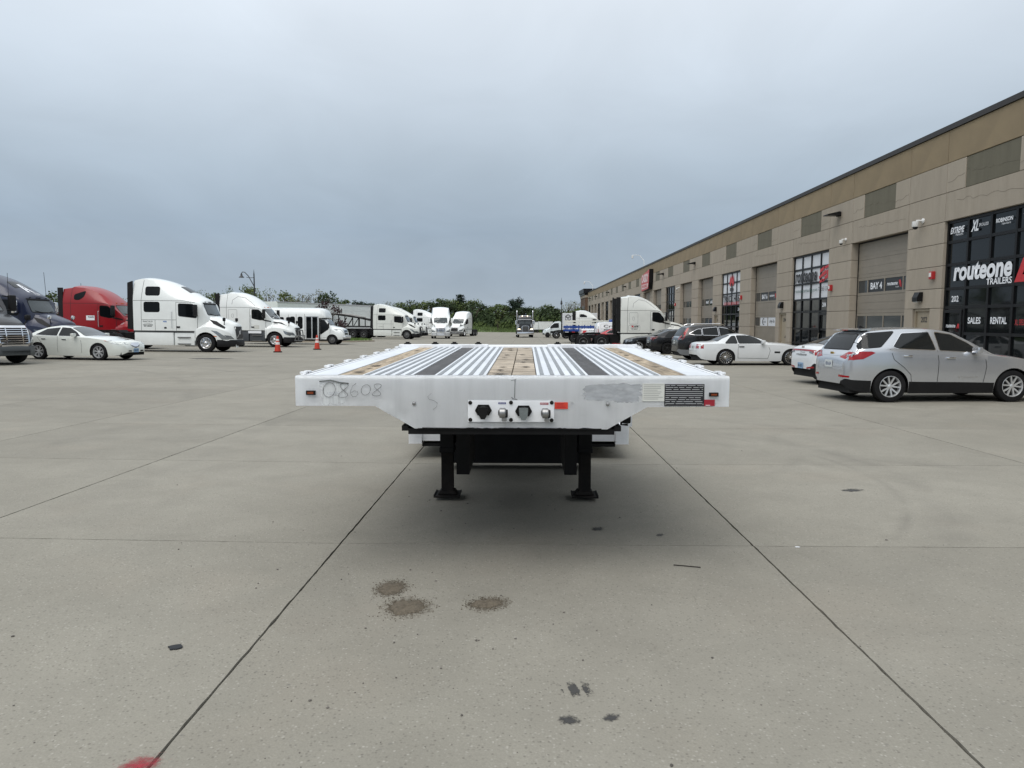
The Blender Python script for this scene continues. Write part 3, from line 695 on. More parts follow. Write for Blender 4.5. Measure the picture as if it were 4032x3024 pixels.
def seam(bvhs, pts, axis, sgn, parent, w=.012, m=None, name='panel_seam', off=.003):
    P = []
    for a, b in zip(pts, pts[1:]):
        n = max(1, int(math.hypot(b[0]-a[0], b[1]-a[1])/.12))
        for i in range(n): P.append((a[0]+(b[0]-a[0])*i/n, a[1]+(b[1]-a[1])*i/n))
    P.append(pts[-1]); mb = MB(); prev = None
    for i, p in enumerate(P):
        a = P[max(0, i-1)]; b = P[min(len(P)-1, i+1)]; dx, dy = b[0]-a[0], b[1]-a[1]; l = math.hypot(dx, dy) or 1; nx, ny = -dy/l*w/2, dx/l*w/2
        c = [mb.bm.verts.new(cast(bvhs, axis, sgn, p[0]+nx*k, p[1]+ny*k, off)) for k in (-1, 1)]
        if prev: mb.bm.faces.new((prev[0], prev[1], c[1], c[0]))
        prev = c
    return mb.build(name, m or M_seam, parent)
def decal_text(bvhs, txt, u, v, axis, sgn, parent, m, w=None, h=None, off=.007, name='lettering', mirror=None, **k):
    me = text_mesh(txt, w=w, h=h, **k)
    # text must read left to right for somebody looking at that side
    fl = {('y', -1): 1, ('y', 1): -1, ('x', 1): 1, ('x', -1): -1}[(axis, sgn)]
    for q in me.vertices: q.co = cast(bvhs, axis, sgn, u+q.co.x*fl, v+q.co.y, off)
    return obj(name, me, m, parent)
M_seam = mat('panel_gap', (.02, .02, .021), .8)
M_tyre = mat('tyre', (.012, .012, .013), .82, var=.3, vscale=5, bump=.3, bscale=50, spec=.2)
M_hub = mat('brake_dark', (.02, .019, .018), .7)
M_rimal = mat('alloy', lin(205, 207, 209), .3, .55, var=.05)
M_rimpol = mat('polished_alloy', (.78, .78, .79), .16, 1.0)
M_rimblk = mat('black_alloy', (.02, .02, .021), .3, .3)
M_rimdk = mat('dull_alloy', lin(120, 120, 120), .45, .7, var=.2, vscale=10)
M_wwell = mat('underbody', (.008, .008, .008), .9)
M_carglass = mat('car_glass', (.009, .011, .012), .05, 0, spec=.28)
M_shield = mat('windshield', lin(58, 66, 68), .04, 0, spec=.5, coat=.2)
M_trkglass = mat('truck_glass', lin(16, 19, 21), .08, 0, spec=.2)
M_plastic = mat('black_plastic', (.012, .012, .013), .55, var=.15, spec=.22)
M_headl = mat('headlamp', lin(140, 146, 150), .08, .5, coat=.6, var=.25, vscale=18)
M_taill = mat('tail_lamp', lin(150, 14, 22), .12, 0, coat=.5, var=.2, vscale=20)
M_amberl = mat('amber_marker', lin(200, 96, 24), .2)
M_lplate = mat('licence_plate', lin(200, 205, 205), .4)
WM = {}
def wheel_meshes(r, w, rr, style):
    key = (r, w, rr, style)
    if key in WM: return WM[key]
    h = w/2
    ty = MB().lathe([(h*.75, rr*.98), (h*.95, rr*1.03), (h, (rr+r)/2), (h*.86, r*.965), (h*.55, r), (0, r*1.002), (-h*.55, r), (-h*.86, r*.965), (-h, (rr+r)/2), (-h*.95, rr*1.03), (-h*.75, rr*.98)], 40).mesh('tyre', 40)
    hub = MB().lathe([(h*.5, rr*.97), (-h*.05, rr*.95), (-h*.05, rr*.55), (-h*.1, .03), (-h*.1, .001)], 28).mesh('wheel', 40)
    mb = MB(); holes = None
    if style[0] == 'spoke':          # ('spoke', count, width, split)
        mb.lathe([(-h*.5, rr*.985), (-h*.93, rr*1.01), (-h*.95, rr*.97), (-h*.8, rr*.93), (-h*.2, rr*.90)], 36)
        n, sw, split = style[1:]
        for i in range(n):
            a = 2*pi*i/n+.2
            for q in ((-1, 1) if split else (0,)):
                d0 = split*.25*q; d1 = split*q
                A = [(math.cos(a+d0)*rr*.16, math.sin(a+d0)*rr*.16), (math.cos(a+d1)*rr*.955, math.sin(a+d1)*rr*.955)]
                dx, dz = A[1][0]-A[0][0], A[1][1]-A[0][1]; l = math.hypot(dx, dz); nx, nz_ = -dz/l, dx/l
                w0, w1 = sw*rr*(.85 if split else .8), sw*rr*(.8 if split else 1.15)
                y0, y1 = -h*.72, -h*.86
                pts = [(A[0][0]+nx*w0/2, y0, A[0][1]+nz_*w0/2), (A[0][0]-nx*w0/2, y0, A[0][1]-nz_*w0/2), (A[1][0]-nx*w1/2, y1, A[1][1]-nz_*w1/2), (A[1][0]+nx*w1/2, y1, A[1][1]+nz_*w1/2)]
                t = [mb.bm.verts.new(p) for p in pts]; b = [mb.bm.verts.new((p[0], p[1]+.03, p[2])) for p in pts]
                mb.bm.faces.new(t)
                for k in range(4): mb.bm.faces.new((t[k], b[k], b[(k+1) % 4], t[(k+1) % 4]))
        mb.lathe([(-h*.5, rr*.22), (-h*.74, rr*.22), (-h*.8, rr*.15), (-h*.84, .02), (-h*.84, .001)], 20)
    elif style[0] == 'steer':        # heavy truck front wheel: convex disc with hand holes
        mb.lathe([(-h*.6, rr*.99), (-h*.96, rr*1.03), (-h*.98, rr*.97), (-h*.55, rr*.90), (-h*.62, rr*.62), (-h*.98, rr*.50), (-h*1.02, rr*.40), (-h*.98, rr*.3), (-h*1.25, rr*.27), (-h*1.35, rr*.18), (-h*1.36, .001)], 36)
        holes = MB()
        for i in range(10):
            a = 2*pi*i/10; holes.cyl((math.cos(a)*rr*.76, -h*.615, math.sin(a)*rr*.76), (math.cos(a)*rr*.76, -h*.52, math.sin(a)*rr*.76), rr*.085, n=10)
            holes.cyl((math.cos(a)*rr*.42, -h*1.1, math.sin(a)*rr*.42), (math.cos(a)*rr*.42, -h*.95, math.sin(a)*rr*.42), rr*.04, n=6)
    else:                            # 'drive': deep dish outer dual
        mb.lathe([(-h*.6, rr*.99), (-h*.96, rr*1.03), (-h*.98, rr*.97), (-h*.2, rr*.90), (h*.35, rr*.72), (h*.3, rr*.45), (-h*.5, rr*.40), (-h*.75, rr*.30), (-h*.8, .001)], 32)
        holes = MB()
        for i in range(10):
            a = 2*pi*i/10; holes.cyl((math.cos(a)*rr*.62, h*.27, math.sin(a)*rr*.62), (math.cos(a)*rr*.62, h*.4, math.sin(a)*rr*.62), rr*.075, n=8)
    rim = mb.mesh('rim', 35); hm = holes.mesh('hand_holes', 40) if holes else None
    WM[key] = (ty, hub, rim, hm); return WM[key]
def wheel(parent, x, y, r, w, rr, style, rm, side, detail=True, name='wheel'):
    ty, hub, rim, hm = wheel_meshes(r, w, rr, style)
    o = obj(name, hub, M_hub, parent, (x, y, r))
    if side > 0: o.rotation_euler = (0, 0, pi)
    obj('tyre', ty, M_tyre, o); obj('rim', rim, rm, o)
    if hm:
        h = obj('hand_holes', hm, M_hub, o); h['kind'] = 'stuff'
    return o

PAINT = {}
def paint(name, rgb, metal=0., rough=.32, coat=.7, dirt=.12):
    if dirt == 0: return mat('paint_'+name, lin(*rgb), rough, metal, coat=coat)
    return mat('paint_'+name, lin(*rgb), rough, metal, var=.03, vscale=2.5, coat=coat, dirt=dirt, dcol=tuple(c*.62+.02 for c in lin(*rgb)))
TZ = .038; SL = .0123
tr = thing('flatbed_trailer', 'white gooseneck flatbed trailer with aluminium and wood deck standing on its landing legs', 'trailer', (-.09, 4.21, -TZ))
def tp(mb, name, m, parent=None, smooth=None, slope=True):
    if slope:
        for v in mb.bm.verts: v.co.z += SL*v.co.y
    return mb.build(name, m, parent or tr, smooth)
DZ, LEN, HW = 1.258, 3.49, 1.295
# front plate with its folded top edge and dents
out = [(-HW, 1.078), (-.815, 1.078), (-.578, .942), (.575, .940), (.812, 1.075), (HW, 1.078)]
mb = MB(); prof = [(0, 1.0), (.0, .5), (0, 0)]
topr = .022
nx = 130; nzr = 16
def lowz(x):
    for (a, za), (b, zb) in zip(out, out[1:]):
        if a <= x <= b: return za+(zb-za)*(x-a)/(b-a)
    return out[0][1]
xs = sorted(set([-HW+2*HW*i/nx for i in range(nx+1)]+[p[0] for p in out]))
grid = []
for x in xs:
    col = []; zl = lowz(x)
    for j in range(nzr+1):
        z = zl+(DZ-topr-zl)*j/nzr
        y = -.004*math.exp(-((x+.72)**2/.004+(z-1.04)**2/.003))*2.2 + .007*math.exp(-((x+.66)**2/.003+(z-1.02)**2/.002)) + .004*math.exp(-((x+1.05)**2/.03+(z-1.10)**2/.0015)) + .0012*math.sin(x*9+z*14)+.0008*math.sin(x*31)*math.sin(z*40)
        if abs(x) > HW-.03: y += ((abs(x)-HW+.014)/.03)**2*.022
        col.append((x, y, z))
    for k in range(1, 6):
        a = pi/2*k/5; col.append((x, topr-topr*math.cos(a)+ (col[nzr][1] if k < 3 else 0)*(1-k/3), DZ-topr+topr*math.sin(a)))
    col.append((x, .085, DZ-.001))
    grid.append([mb.bm.verts.new(p) for p in col])
for A, B in zip(grid, grid[1:]):
    for j in range(len(A)-1): mb.bm.faces.new((A[j], B[j], B[j+1], A[j+1]))
PB = [BVHTree.FromBMesh(mb.bm)]
bmesh.ops.solidify(mb.bm, geom=mb.bm.faces[:], thickness=.006)
fp = tp(mb, 'front_plate', M_tw, smooth=50)
# strokes written in marker pen
def FX(px): return (px-2016)*1.507e-3
def FZ(py): return DZ-(py-1477)*1.507e-3
def stroke(pts, r, m, name='marker_stroke'):
    return tp(MB().tube([(FX(a), -.005, FZ(b)) for a, b in pts], r, 5), name, m, fp)
M_ink = mat('marker_ink', (.10, .10, .105), .6)
def ell(cx, cy, rx, ry, a0, a1, n=22, tilt=0.): return [(cx+rx*math.cos(R(a0+(a1-a0)*i/n))+tilt*ry*math.sin(R(a0+(a1-a0)*i/n)), cy-ry*math.sin(R(a0+(a1-a0)*i/n))) for i in range(n+1)]
stroke(ell(1294, 1532, 24, 29, 100, 470, tilt=.12), .0014, M_ink)
def eight(cx, cy, w, h): return [(cx+w*math.sin(2*t)*(.85 if math.cos(t) > 0 else 1.0)+4*math.cos(t), cy-h*math.cos(t)) for t in [2*pi*i/36+.2 for i in range(37)]]
stroke(eight(1351, 1534, 19, 28), .0014, M_ink)
stroke([(1402, 1506), (1388, 1516), (1380, 1534), (1379, 1548), (1387, 1559), (1399, 1559), (1409, 1549), (1406, 1538), (1394, 1535), (1383, 1543)], .0012, M_ink)
stroke(ell(1440, 1532, 18, 21, 95, 470, tilt=.15), .0012, M_ink)
stroke(eight(1485, 1532, 17, 24), .0012, M_ink)
stroke([(2016, 1494), (2032, 1490), (2037, 1489)], .0012, M_ink); stroke([(2032, 1491), (2030, 1563)], .0018, M_ink); stroke([(2018, 1560), (2024, 1566), (2041, 1569)], .0018, M_ink)
stroke([(1700, 1546), (1686, 1558), (1690, 1568), (1712, 1575), (1724, 1584), (1720, 1600), (1706, 1610)], .0008, M_ink)
stroke([(1256, 1498), (1300, 1494), (1340, 1503), (1372, 1506)], .004, mat('scuff', lin(96, 100, 100), .7), 'scrape_mark')
for q in range(3):      # chipped paint along the folded lower edge
    xs_ = [-.56+1.1*i/40 for i in range(41)]; tp(MB().tube([(x, -.003, .941+(.0035 if rnd.random() < .25 else 0)+rnd.uniform(0, .002)) for x in xs_ if (math.sin(x*9+q*2)+rnd.uniform(-.3, .3)) > -.2 or q == 0], .0035, 4), 'chipped_edge', M_blk, fp)
M_smudge = mat('smudge', lin(200, 203, 204), .6, var=.2, vscale=14, stretch=(6, 1, .6))
def blob(cx, cy, w, h, m, name, n=40, jag=.12, y=.0016):
    pts = []
    for i in range(n):
        t = 2*pi*i/n; e = 5; k = (abs(math.cos(t))**e+abs(math.sin(t))**e)**(-1/e)
        j = 1+rnd.uniform(-jag, jag*.3); pts.append((FX(cx)+w*.5*1.507e-3*k*math.cos(t)*j, FZ(cy)+h*.5*1.507e-3*k*math.sin(t)*j))
    return patch(PB, pts, 'y', -1, name, m, fp, y, .05)
blob(1312, 1548, 105, 92, M_smudge, 'grey_smudge', jag=.25)
blob(2418, 1540, 232, 72, M_prim, 'primer_patch', jag=.16)
blob(2470, 1572, 95, 18, M_prim, 'primer_patch', jag=.3, y=.0022)
def fbox(x0, y0, x1, y1, m, name, y=-.006, t=.004, par=None): return tp(MB().b2((FX(x0), y, FZ(y1)), (FX(x1), y+t, FZ(y0))), name, m, par or tr)
M_paper = mat('paper_label', lin(205, 206, 200), .6); M_plate = mat('data_plate', (.02, .02, .024), .35, .2); M_lline = mat('label_print', lin(128, 128, 126), .6); M_pline = mat('plate_print', lin(176, 178, 180), .5)
lb = fbox(2534, 1505, 2620, 1575, M_paper, 'inspection_label')
for i in range(9):
    y = 1509+i*7; fbox(2538, y, 2538+rnd.uniform(50, 78), y+1.6, M_lline, 'printed_line', -.0066, .0006, lb)
dp = fbox(2620, 1507, 2776, 1593, M_plate, 'data_plate', -.0065, .005)
for i in range(10):
    y = 1511+i*8; a = 2624
    while a < 2766:
        w = rnd.uniform(12, 46) if i not in (3, 4, 5) else 146; b = min(a+w, 2771); fbox(a, y, b, y+2.1, M_pline, 'printed_line', -.0072, .0007, dp); a = b+rnd.uniform(3, 9)
for (a, b) in ((2625, 1513), (2771, 1513), (2625, 1586), (2771, 1586)): tp(MB().cyl((FX(a), -.009, FZ(b)), (FX(a), -.004, FZ(b)), .005, n=8), 'rivet', M_steel, dp)
M_dred = mat('red_sticker', lin(150, 28, 44), .45); M_orange = mat('orange_sticker', lin(206, 62, 42), .45); M_blue = mat('blue_sticker', lin(40, 44, 110), .45)
rs = fbox(2776.5, 1568, 2818, 1593, M_dred, 'red_sticker'); fbox(2782, 1589, 2800, 1591, M_wl, 'printed_line', -.0066, .0006, rs)
os_ = fbox(2189, 1580, 2241, 1606, M_orange, 'warning_sticker')
for i in range(4): fbox(2196, 1584+i*5, 2196+rnd.uniform(26, 38), 1585.6+i*5, M_dred, 'printed_line', -.0066, .0006, os_)
for s, (a, b, c, d) in ((-1, (1203, 1535, 1239, 1552)), (1, (2795, 1540, 2830, 1555))):
    ml = fbox(a, b, c, d, M_blk, 'marker_light', -.016, .016); fbox(a+6, b+4, c-6, d-4, M_amber, 'lens', -.019, .003, ml)
for a, b in ((1631, 1586), (2398, 1587)): tp(MB().lathe([(-.004, .012), (-.010, .010), (-.013, .004), (-.013, .001)], 12, (FX(a), 0, FZ(b)), axis='Y'), 'dome_bolt', M_steel, smooth=40)
# connector plate
cp = tp(MB().box(((FX(1845)+FX(2187))/2, -.007, (FZ(1573)+FZ(1659))/2), (.515, .006, .129), bev=.002), 'connector_plate', M_tw2)
for a, b in ((1855, 1582), (1855, 1650), (2016, 1581), (2016, 1650), (2177, 1581), (2177, 1651)):
    tp(MB().cyl((FX(a), -.019, FZ(b)), (FX(a), -.009, FZ(b)), .0085, n=6).cyl((FX(a), -.0115, FZ(b)), (FX(a), -.0095, FZ(b)), .012, n=12), 'bolt', M_rust, cp)
def socket(px, py, lid):
    x, z = FX(px), FZ(py)
    so = tp(MB().prism([(x-.05, z+.004), (x-.032, z+.037), (x+.032, z+.037), (x+.05, z+.004), (x+.034, z-.026), (x-.034, z-.026)], 'Y', -.022, -.0101), 'trailer_socket', M_blk, cp)
    tp(MB().cyl((x, -.055, z), (x, -.0225, z), .030, .033, 18), 'barrel', M_blk, so, 40)
    tp(MB().prism([(x-.027, z+.028), (x+.027, z+.028), (x+.024, z-.02), (x+.012, z-.043), (x-.012, z-.043), (x-.024, z-.02)], 'Y', -.066, -.0555), 'lid', lid, so)
    for s in (-1, 1): tp(MB().cyl((x+.042*s, -.027, z), (x+.042*s, -.0222, z), .006, n=8), 'bolt', M_rust, so)
M_lid = mat('grey_lid', lin(100, 106, 106), .6, var=.2, vscale=30)
socket(1907, 1614, M_blk); socket(2066, 1617, M_lid)
def gladhand(px, py):
    x, z = FX(px), FZ(py)
    g = tp(MB().lathe([(-.009, .016), (-.03, .016), (-.032, .022), (-.05, .022)], 14, (x, 0, z), axis='Y'), 'gladhand', M_steel, cp, 40)
    tp(MB().lathe([(-.028, .012), (-.018, .03), (.012, .03), (.02, .022), (.022, .001)], 16, (x, -.062, z+.004), axis='X'), 'coupling_head', M_steel, g, 40)
    tp(MB().box((x+.022, -.06, z), (.014, .035, .045), bev=.004), 'rubber_seal', M_blk, g); tp(MB().box((x+.008, -.06, z-.034), (.03, .018, .024), bev=.004), 'latch', M_steel, g)
gladhand(1985, 1620); gladhand(2152, 1621)
b1 = fbox(1966, 1580, 1996, 1587, M_blue, 'blue_tag', -.0115, .0014); b2_ = fbox(2131, 1581, 2164, 1589, M_dred, 'red_tag', -.0115, .0014)
text_on('lettering', 'SERVICE', M_wl, b1, (FX(1981), -.0118, FZ(1583.5)+0), (1, 0, 0), (0, 0, 1), w=.036, h=.006); text_on('lettering', 'EMERGENCY', M_wl, b2_, (FX(2147.5), -.0118, FZ(1585)), (1, 0, 0), (0, 0, 1), w=.043, h=.007)
# neck: side rails, deck extrusions, boards
for s in (-1, 1):
    rail = tp(MB().prism([(s*1.232, DZ-.19), (s*HW, DZ-.19), (s*HW, DZ-.006), (s*(HW-.006), DZ), (s*1.232, DZ)], 'Y', .0855, LEN), 'side_rail', M_tw2)
    tp(MB().b2((s*1.256, .09, DZ-.002), (s*1.266, LEN-.01, DZ+.0025)), 'rail_groove', M_rib, rail)
    for i in range(7):
        y = .2+i*.53
        tp(MB().b2((s*(HW+.001), y-.05, DZ-.09), (s*(HW+.014), y+.05, DZ-.005)).b2((s*1.272, y-.06, DZ+.0005), (s*(HW+.014), y-.02, DZ+.012)).b2((s*1.272, y+.02, DZ+.0005), (s*(HW+.014), y+.06, DZ+.012)), 'stake_pocket', M_tw2)
        tp(MB().b2((s*1.275, y-.02, DZ-.03), (s*(HW+.0135), y+.02, DZ+.004)), 'pocket_hole', M_blk)
    tp(MB().b2((s*(HW+.001), .12, DZ-.1), (s*(HW+.008), LEN-.1, DZ-.06)), 'rub_rail', M_tw2)
def plank(x0, x1, ribs):
    x0 += .0015; x1 -= .0015
    y0, y1 = .0865, LEN-.03
    p = tp(MB().b2((x0, y0, DZ-.03), (x1, y1, DZ-.003)), 'aluminium_plank', M_alu)
    if ribs:
        w = (x1-x0)/ribs
        for i in range(ribs):
            c = x0+w*(i+.5); mbr = MB()
            for q in range(5): mbr.b2((c-w*.15+q*w*.075-.0022, y0, DZ-.0032), (c-w*.15+q*w*.075+.0022, y1, DZ+.0012))
            o = tp(mbr, 'tread_strip', M_rib, p); o['kind'] = 'stuff'
            tp(MB().b2((c-w*.19, y0, DZ-.0031), (c+w*.19, y1, DZ-.0018)), 'tread_bed', M_rib, p)
for s in (-1, 1):
    a = lambda u, v: (min(s*u, s*v), max(s*u, s*v))
    plank(*a(1.066, 1.2315), 0); plank(*a(.601, .915), 5); plank(*a(.154, .471), 5)
    for i in range(3):
        y0 = .087+i*1.13; tp(MB().b2((a(.915, 1.066)[0]+.003, y0, DZ-.04), (a(.915, 1.066)[1]-.003, y0+1.124, DZ-.006+rnd.uniform(-.002, .002))), 'deck_board', M_wood)
    for i in range(2):
        y0 = .087+i*1.69; tp(MB().b2((a(.471, .601)[0]+.003, y0, DZ-.04), (a(.471, .601)[1]-.003, y0+1.685, DZ-.007)), 'dark_deck_board', M_dwood)
    ys = [.087]; 
    while ys[-1] < 3.1: ys.append(ys[-1]+rnd.uniform(.26, .52))
    ys[-1] = LEN-.03
    for y0, y1 in zip(ys, ys[1:]): tp(MB().b2((a(.003, .150)[0], y0+.0035, DZ-.04), (a(.003, .150)[1], y1-.0035, DZ-.006+rnd.uniform(-.003, .002)), bev=.003), 'centre_board', M_wood2)
tp(MB().b2((-1.22, .09, DZ-.12), (1.22, LEN-.04, DZ-.05)), 'deck_support', M_blk)
for i, (x0, x1) in enumerate(((-1.29, -.32), (.32, 1.29))):
    hb = tp(MB().b2((x0, LEN-.028, DZ-.1), (x1, LEN+.05, DZ+.03), bev=.008), 'rear_lip', M_tw2)
    for q in range(4):
        x = (-1.2, -.9, -.69, -.43)[q] if i == 0 else (1.2, .9, .7, .43)[q]
        tp(MB().b2((x-.035, LEN-.01, DZ+.031), (x+.035, LEN+.04, DZ+.042)).b2((x-.02, LEN, DZ+.042), (x+.02, LEN+.03, DZ+.056)), 'lip_stop', M_blk)
tp(MB().b2((-.318, LEN-.028, DZ-.1), (.318, LEN+.04, DZ+.008)), 'rear_lip', M_tw2)
# underneath
tp(MB().b2((-.62, .015, .905), (.62, 2.6, .938)), 'coupler_plate', M_blk); tp(MB().b2((-.66, .02, .925), (-.6205, .5, .955)).b2((.6205, .02, .925), (.66, .5, .955)), 'coupler_wing', M_blk)
for s in (-1, 1): tp(MB().b2((s*.42, .05, .94), (s*.56, LEN+.1, DZ-.05)), 'neck_beam', M_blk)
tp(MB().b2((-.76, LEN-.1, .045), (.76, LEN+.22, DZ-.13)), 'neck_bulkhead', M_blk, slope=False)
for s, cx in ((-1, -.62), (1, .62)):
    lg = tp(MB().b2((cx-.060, 2.065, .43), (cx+.060, 2.185, .935)), 'landing_leg', M_blk, slope=False)
    tp(MB().box((cx, 2.125, .43), (.136, .136, .05), bev=.01), 'collar', M_blk, lg, slope=False)
    tp(MB().b2((cx-.052, 2.073, .03), (cx+.052, 2.177, .43)), 'inner_tube', M_rust, lg, slope=False)
    tp(MB().box((cx, 2.125, .045), (.17, .15, .035), taper=(.75, .8), bev=.008), 'foot_socket', M_rust, lg, slope=False)
    tp(MB().box((cx, 2.125, .016), (.235, .24, .016), bev=.006).box((cx-.113, 2.125, .026), (.01, .2, .012)).box((cx+.113, 2.125, .026), (.01, .2, .012)), 'foot_plate', M_rust, lg, slope=False)
    x0, x1 = (-.50, -.39) if s < 0 else (.415, .52)
    tp(MB().prism([(1.7, .94), (2.35, .94), (2.35, .31), (1.72, .285)], 'X', x0, x1), 'leg_bracket', M_blk, slope=False)
for s in (-1, 1):
    gb = tp(MB().box((s*.62, 2.03, .80), (.13, .05, .17), bev=.01), 'gearbox', M_blk, slope=False)
    for q in (-1, 1): tp(MB().cyl((s*.62+q*.045, 1.995, .80+q*.05), (s*.62+q*.045, 2.006, .80+q*.05), .012, n=6), 'bolt', M_rust, gb, slope=False)
    tp(MB().tube([(s*.56, 2.13, .50), (s*.30, 2.6, .90)], .022, 6), 'leg_brace', M_blk, slope=False)
tp(MB().tube([(.70, 2.10, .80), (.92, 2.10, .80), (.94, 2.10, .78), (.94, 2.10, .66), (1.0, 2.10, .66)], .011, 6), 'crank_handle', M_rust, slope=False)
tp(MB().tube([(-.35, .5, .90), (-.30, 1.4, .86), (-.2, 2.4, .84), (-.1, 3.3, .80)], .014, 6).tube([(-.28, .5, .905), (-.22, 1.5, .87), (-.1, 3.3, .83)], .012, 6), 'air_lines', M_rubber, slope=False)
tp(MB().cyl((-.5, 2.13, .62), (.5, 2.13, .62), .025), 'cross_shaft', M_blk, slope=False)
tp(MB().tube([(.70, 2.6, .93), (.78, 2.62, .80), (.76, 2.6, .68), (.62, 2.5, .60), (.45, 2.4, .56)], .026, 8), 'air_hose', M_rubber, slope=False, smooth=50)
# well deck and rear deck with axles, mostly hidden below the neck
WY = 4.05
wd = tp(MB().b2((-1.295, WY, .14), (-1.14, 11.6, .365)).b2((1.14, WY, .14), (1.295, 11.6, .365)), 'well_frame', M_tw2, slope=False)
tp(MB().b2((-1.139, WY+.03, .17), (1.139, WY+.15, .295)), 'well_crossmember', M_tw2, slope=False); tp(MB().b2((-1.14, WY+.03, .105), (1.14, WY+.2, .139)), 'well_sill', M_blk, slope=False)
tp(MB().b2((-1.138, WY+.16, .3), (1.138, 11.5, .35)), 'well_floor', M_wood2, slope=False)
for s in (-1, 1): tp(MB().b2((s*1.3, WY-.2, .38), (s*1.20, WY-.1, .50)), 'chain_bracket', M_tw2, slope=False)
tp(MB().box((1.17, WY-.6, .56), (.1, .12, .16), bev=.02), 'winch_box', M_blk, slope=False)
tp(MB().b2((-1.29, 11.4, .55), (1.29, 15.2, .93)), 'rear_deck', M_tw2, slope=False)
for k in range(2):
    for s in (-1, 1):
        w = tp(MB().lathe([(-.14, .25), (-.14, .42), (-.1, .47), (.1, .47), (.14, .42), (.14, .25)], 24, (s*1.05, 12.6+1.3*k, .40), axis='X'), 'wheel', M_rubber, slope=False, smooth=40)
        tp(MB().lathe([(-.12, .24), (0, .22), (.13, .24), (.1, .1), (.1, .001)], 20, (s*1.05, 12.6+1.3*k, .40), axis='X'), 'rim', M_steel, w, slope=False, smooth=40)
# ---------------------------------------------------------------- cars (x forward, origin on the ground below the rear axle)
def car(name, label, cat, s, pos, heading, pm, group=None):
    t = thing(name, label, cat, group=group); stand(t, *pos, heading)
    wr = s['wr']; wb = s['wb']
    ar = s.get('ar', wr*1.13)
    sh = Shell({k: s[k] for k in ('bot', 'belt', 'top', 'hw', 'rw')}, [(0, wr*.98, ar), (wb, wr*.98, ar)], step=.08, tuck=s.get('tuck', .07), shoulder=s.get('shoulder', .035), crown=s.get('crown', .045), p=s.get('p', 1.15))
    B = sh.bvh
    body = None
    if s.get('open'):      # openings behind the panes so the cabin can be seen
        kill = []
        for f in sh.bm.faces:
            c = f.calc_center_median()
            for poly in s['side']:
                q = grow(poly, -.035)
                if abs(f.normal.y) > .6 and inside(q, c.x, c.z): kill.append(f); break
        bmesh.ops.delete(sh.bm, geom=kill, context='FACES')
    for (xa, xb_, rm_, nm, m_) in s.get('clad', ()): sh.split(lambda x, r: xa <= x <= xb_ and r < rm_, nm, m_, t)
    body = sh.build('body', pm, t)
    x0, x1 = s['top'][0][0], s['top'][-1][0]
    W = max(p[1] for p in s['hw'])
    MB().b2((x0+.12, -W+.2, .2), (x1-.15, W-.2, .62)).build('underbody', M_wwell, t)
    for x in (0, wb):
        for sd in (-1, 1): wheel(t, x, sd*(W-s.get('inset', .02)-s['tw']/2), wr, s['tw'], wr*s.get('rimr', .68), s['rim'], s.get('rimm', M_rimal), sd)
    gm = s.get('trim', M_plastic); gl = s.get('glass', M_carglass)
    for sd in (-1, 1):
        for poly in s['side']: pane(B, poly, 'y', sd, t, gl, 'side_window', r=.035, gasket=s.get('gask', .018), gm=M_plastic if poly[0][0] < -.5 else gm)
        for pts in s.get('seams', ()): seam(B, pts, 'y', sd, t)
        for (hx, hz) in s.get('handles', ()):
            c = cast(B, 'y', sd, hx, hz, .012); MB().box(c, (.20, .03, .035), bev=.01).build('door_handle', s.get('handm', pm), t, 40)
        mx, mz = s['mirror']; c = cast(B, 'y', sd, mx, mz, 0.)
        mr = MB().box((c.x-.02, c.y+sd*.13, c.z+.06), (.13, .2, .14), bev=.035).build('wing_mirror', s.get('mirm', pm), t, 40)
        MB().b2((c.x-.03, c.y-sd*.02, c.z-.01), (c.x+.03, c.y+sd*.08, c.z+.03)).build('stalk', M_plastic, mr)
        for poly, m_, nm in s.get('sidep', ()): patch(B, poly, 'y', sd, nm, m_, t, .006)
        for poly, m_, nm in s.get('frontp', ()): patch(B, [(sd*u, v) for u, v in poly], 'x', 1, nm, m_, t, .007)
        for poly, m_, nm in s.get('rearp', ()): patch(B, [(sd*u, v) for u, v in poly], 'x', -1, nm, m_, t, .007)
    for poly, m_, nm in s.get('front1', ()): patch(B, poly, 'x', 1, nm, m_, t, .006)
    for poly, m_, nm in s.get('rear1', ()): patch(B, poly, 'x', -1, nm, m_, t, .006)
    ws = s['shield']; pane(B, ws, 'z', 1, t, s.get('wsm', M_shield), 'windshield', r=.05, gasket=.02, gm=M_plastic)
    if 'rearglass_z' in s: pane(B, s['rearglass_z'], 'z', 1, t, gl, 'rear_window', r=.05, gasket=.02, gm=M_plastic)
    if 'rearglass_x' in s: pane(B, s['rearglass_x'], 'x', -1, t, gl, 'rear_window', r=.05, gasket=.02, gm=M_plastic)
    for pts in s.get('hoodseams', ()):
        for sd in (-1, 1): seam(B, [(a, sd*b) for a, b in pts], 'z', 1, t)
    if 'roofpane' in s: patch(B, rpoly(s['roofpane'], .05), 'z', 1, 'sunroof', M_carglass, t, .004)
    return t, B
def inside(poly, x, y):
    c = False; n = len(poly)
    for i in range(n):
        (xa, ya), (xb, yb) = poly[i-1], poly[i]
        if (ya > y) != (yb > y) and x < (xb-xa)*(y-ya)/(yb-ya)+xa: c = not c
    return c
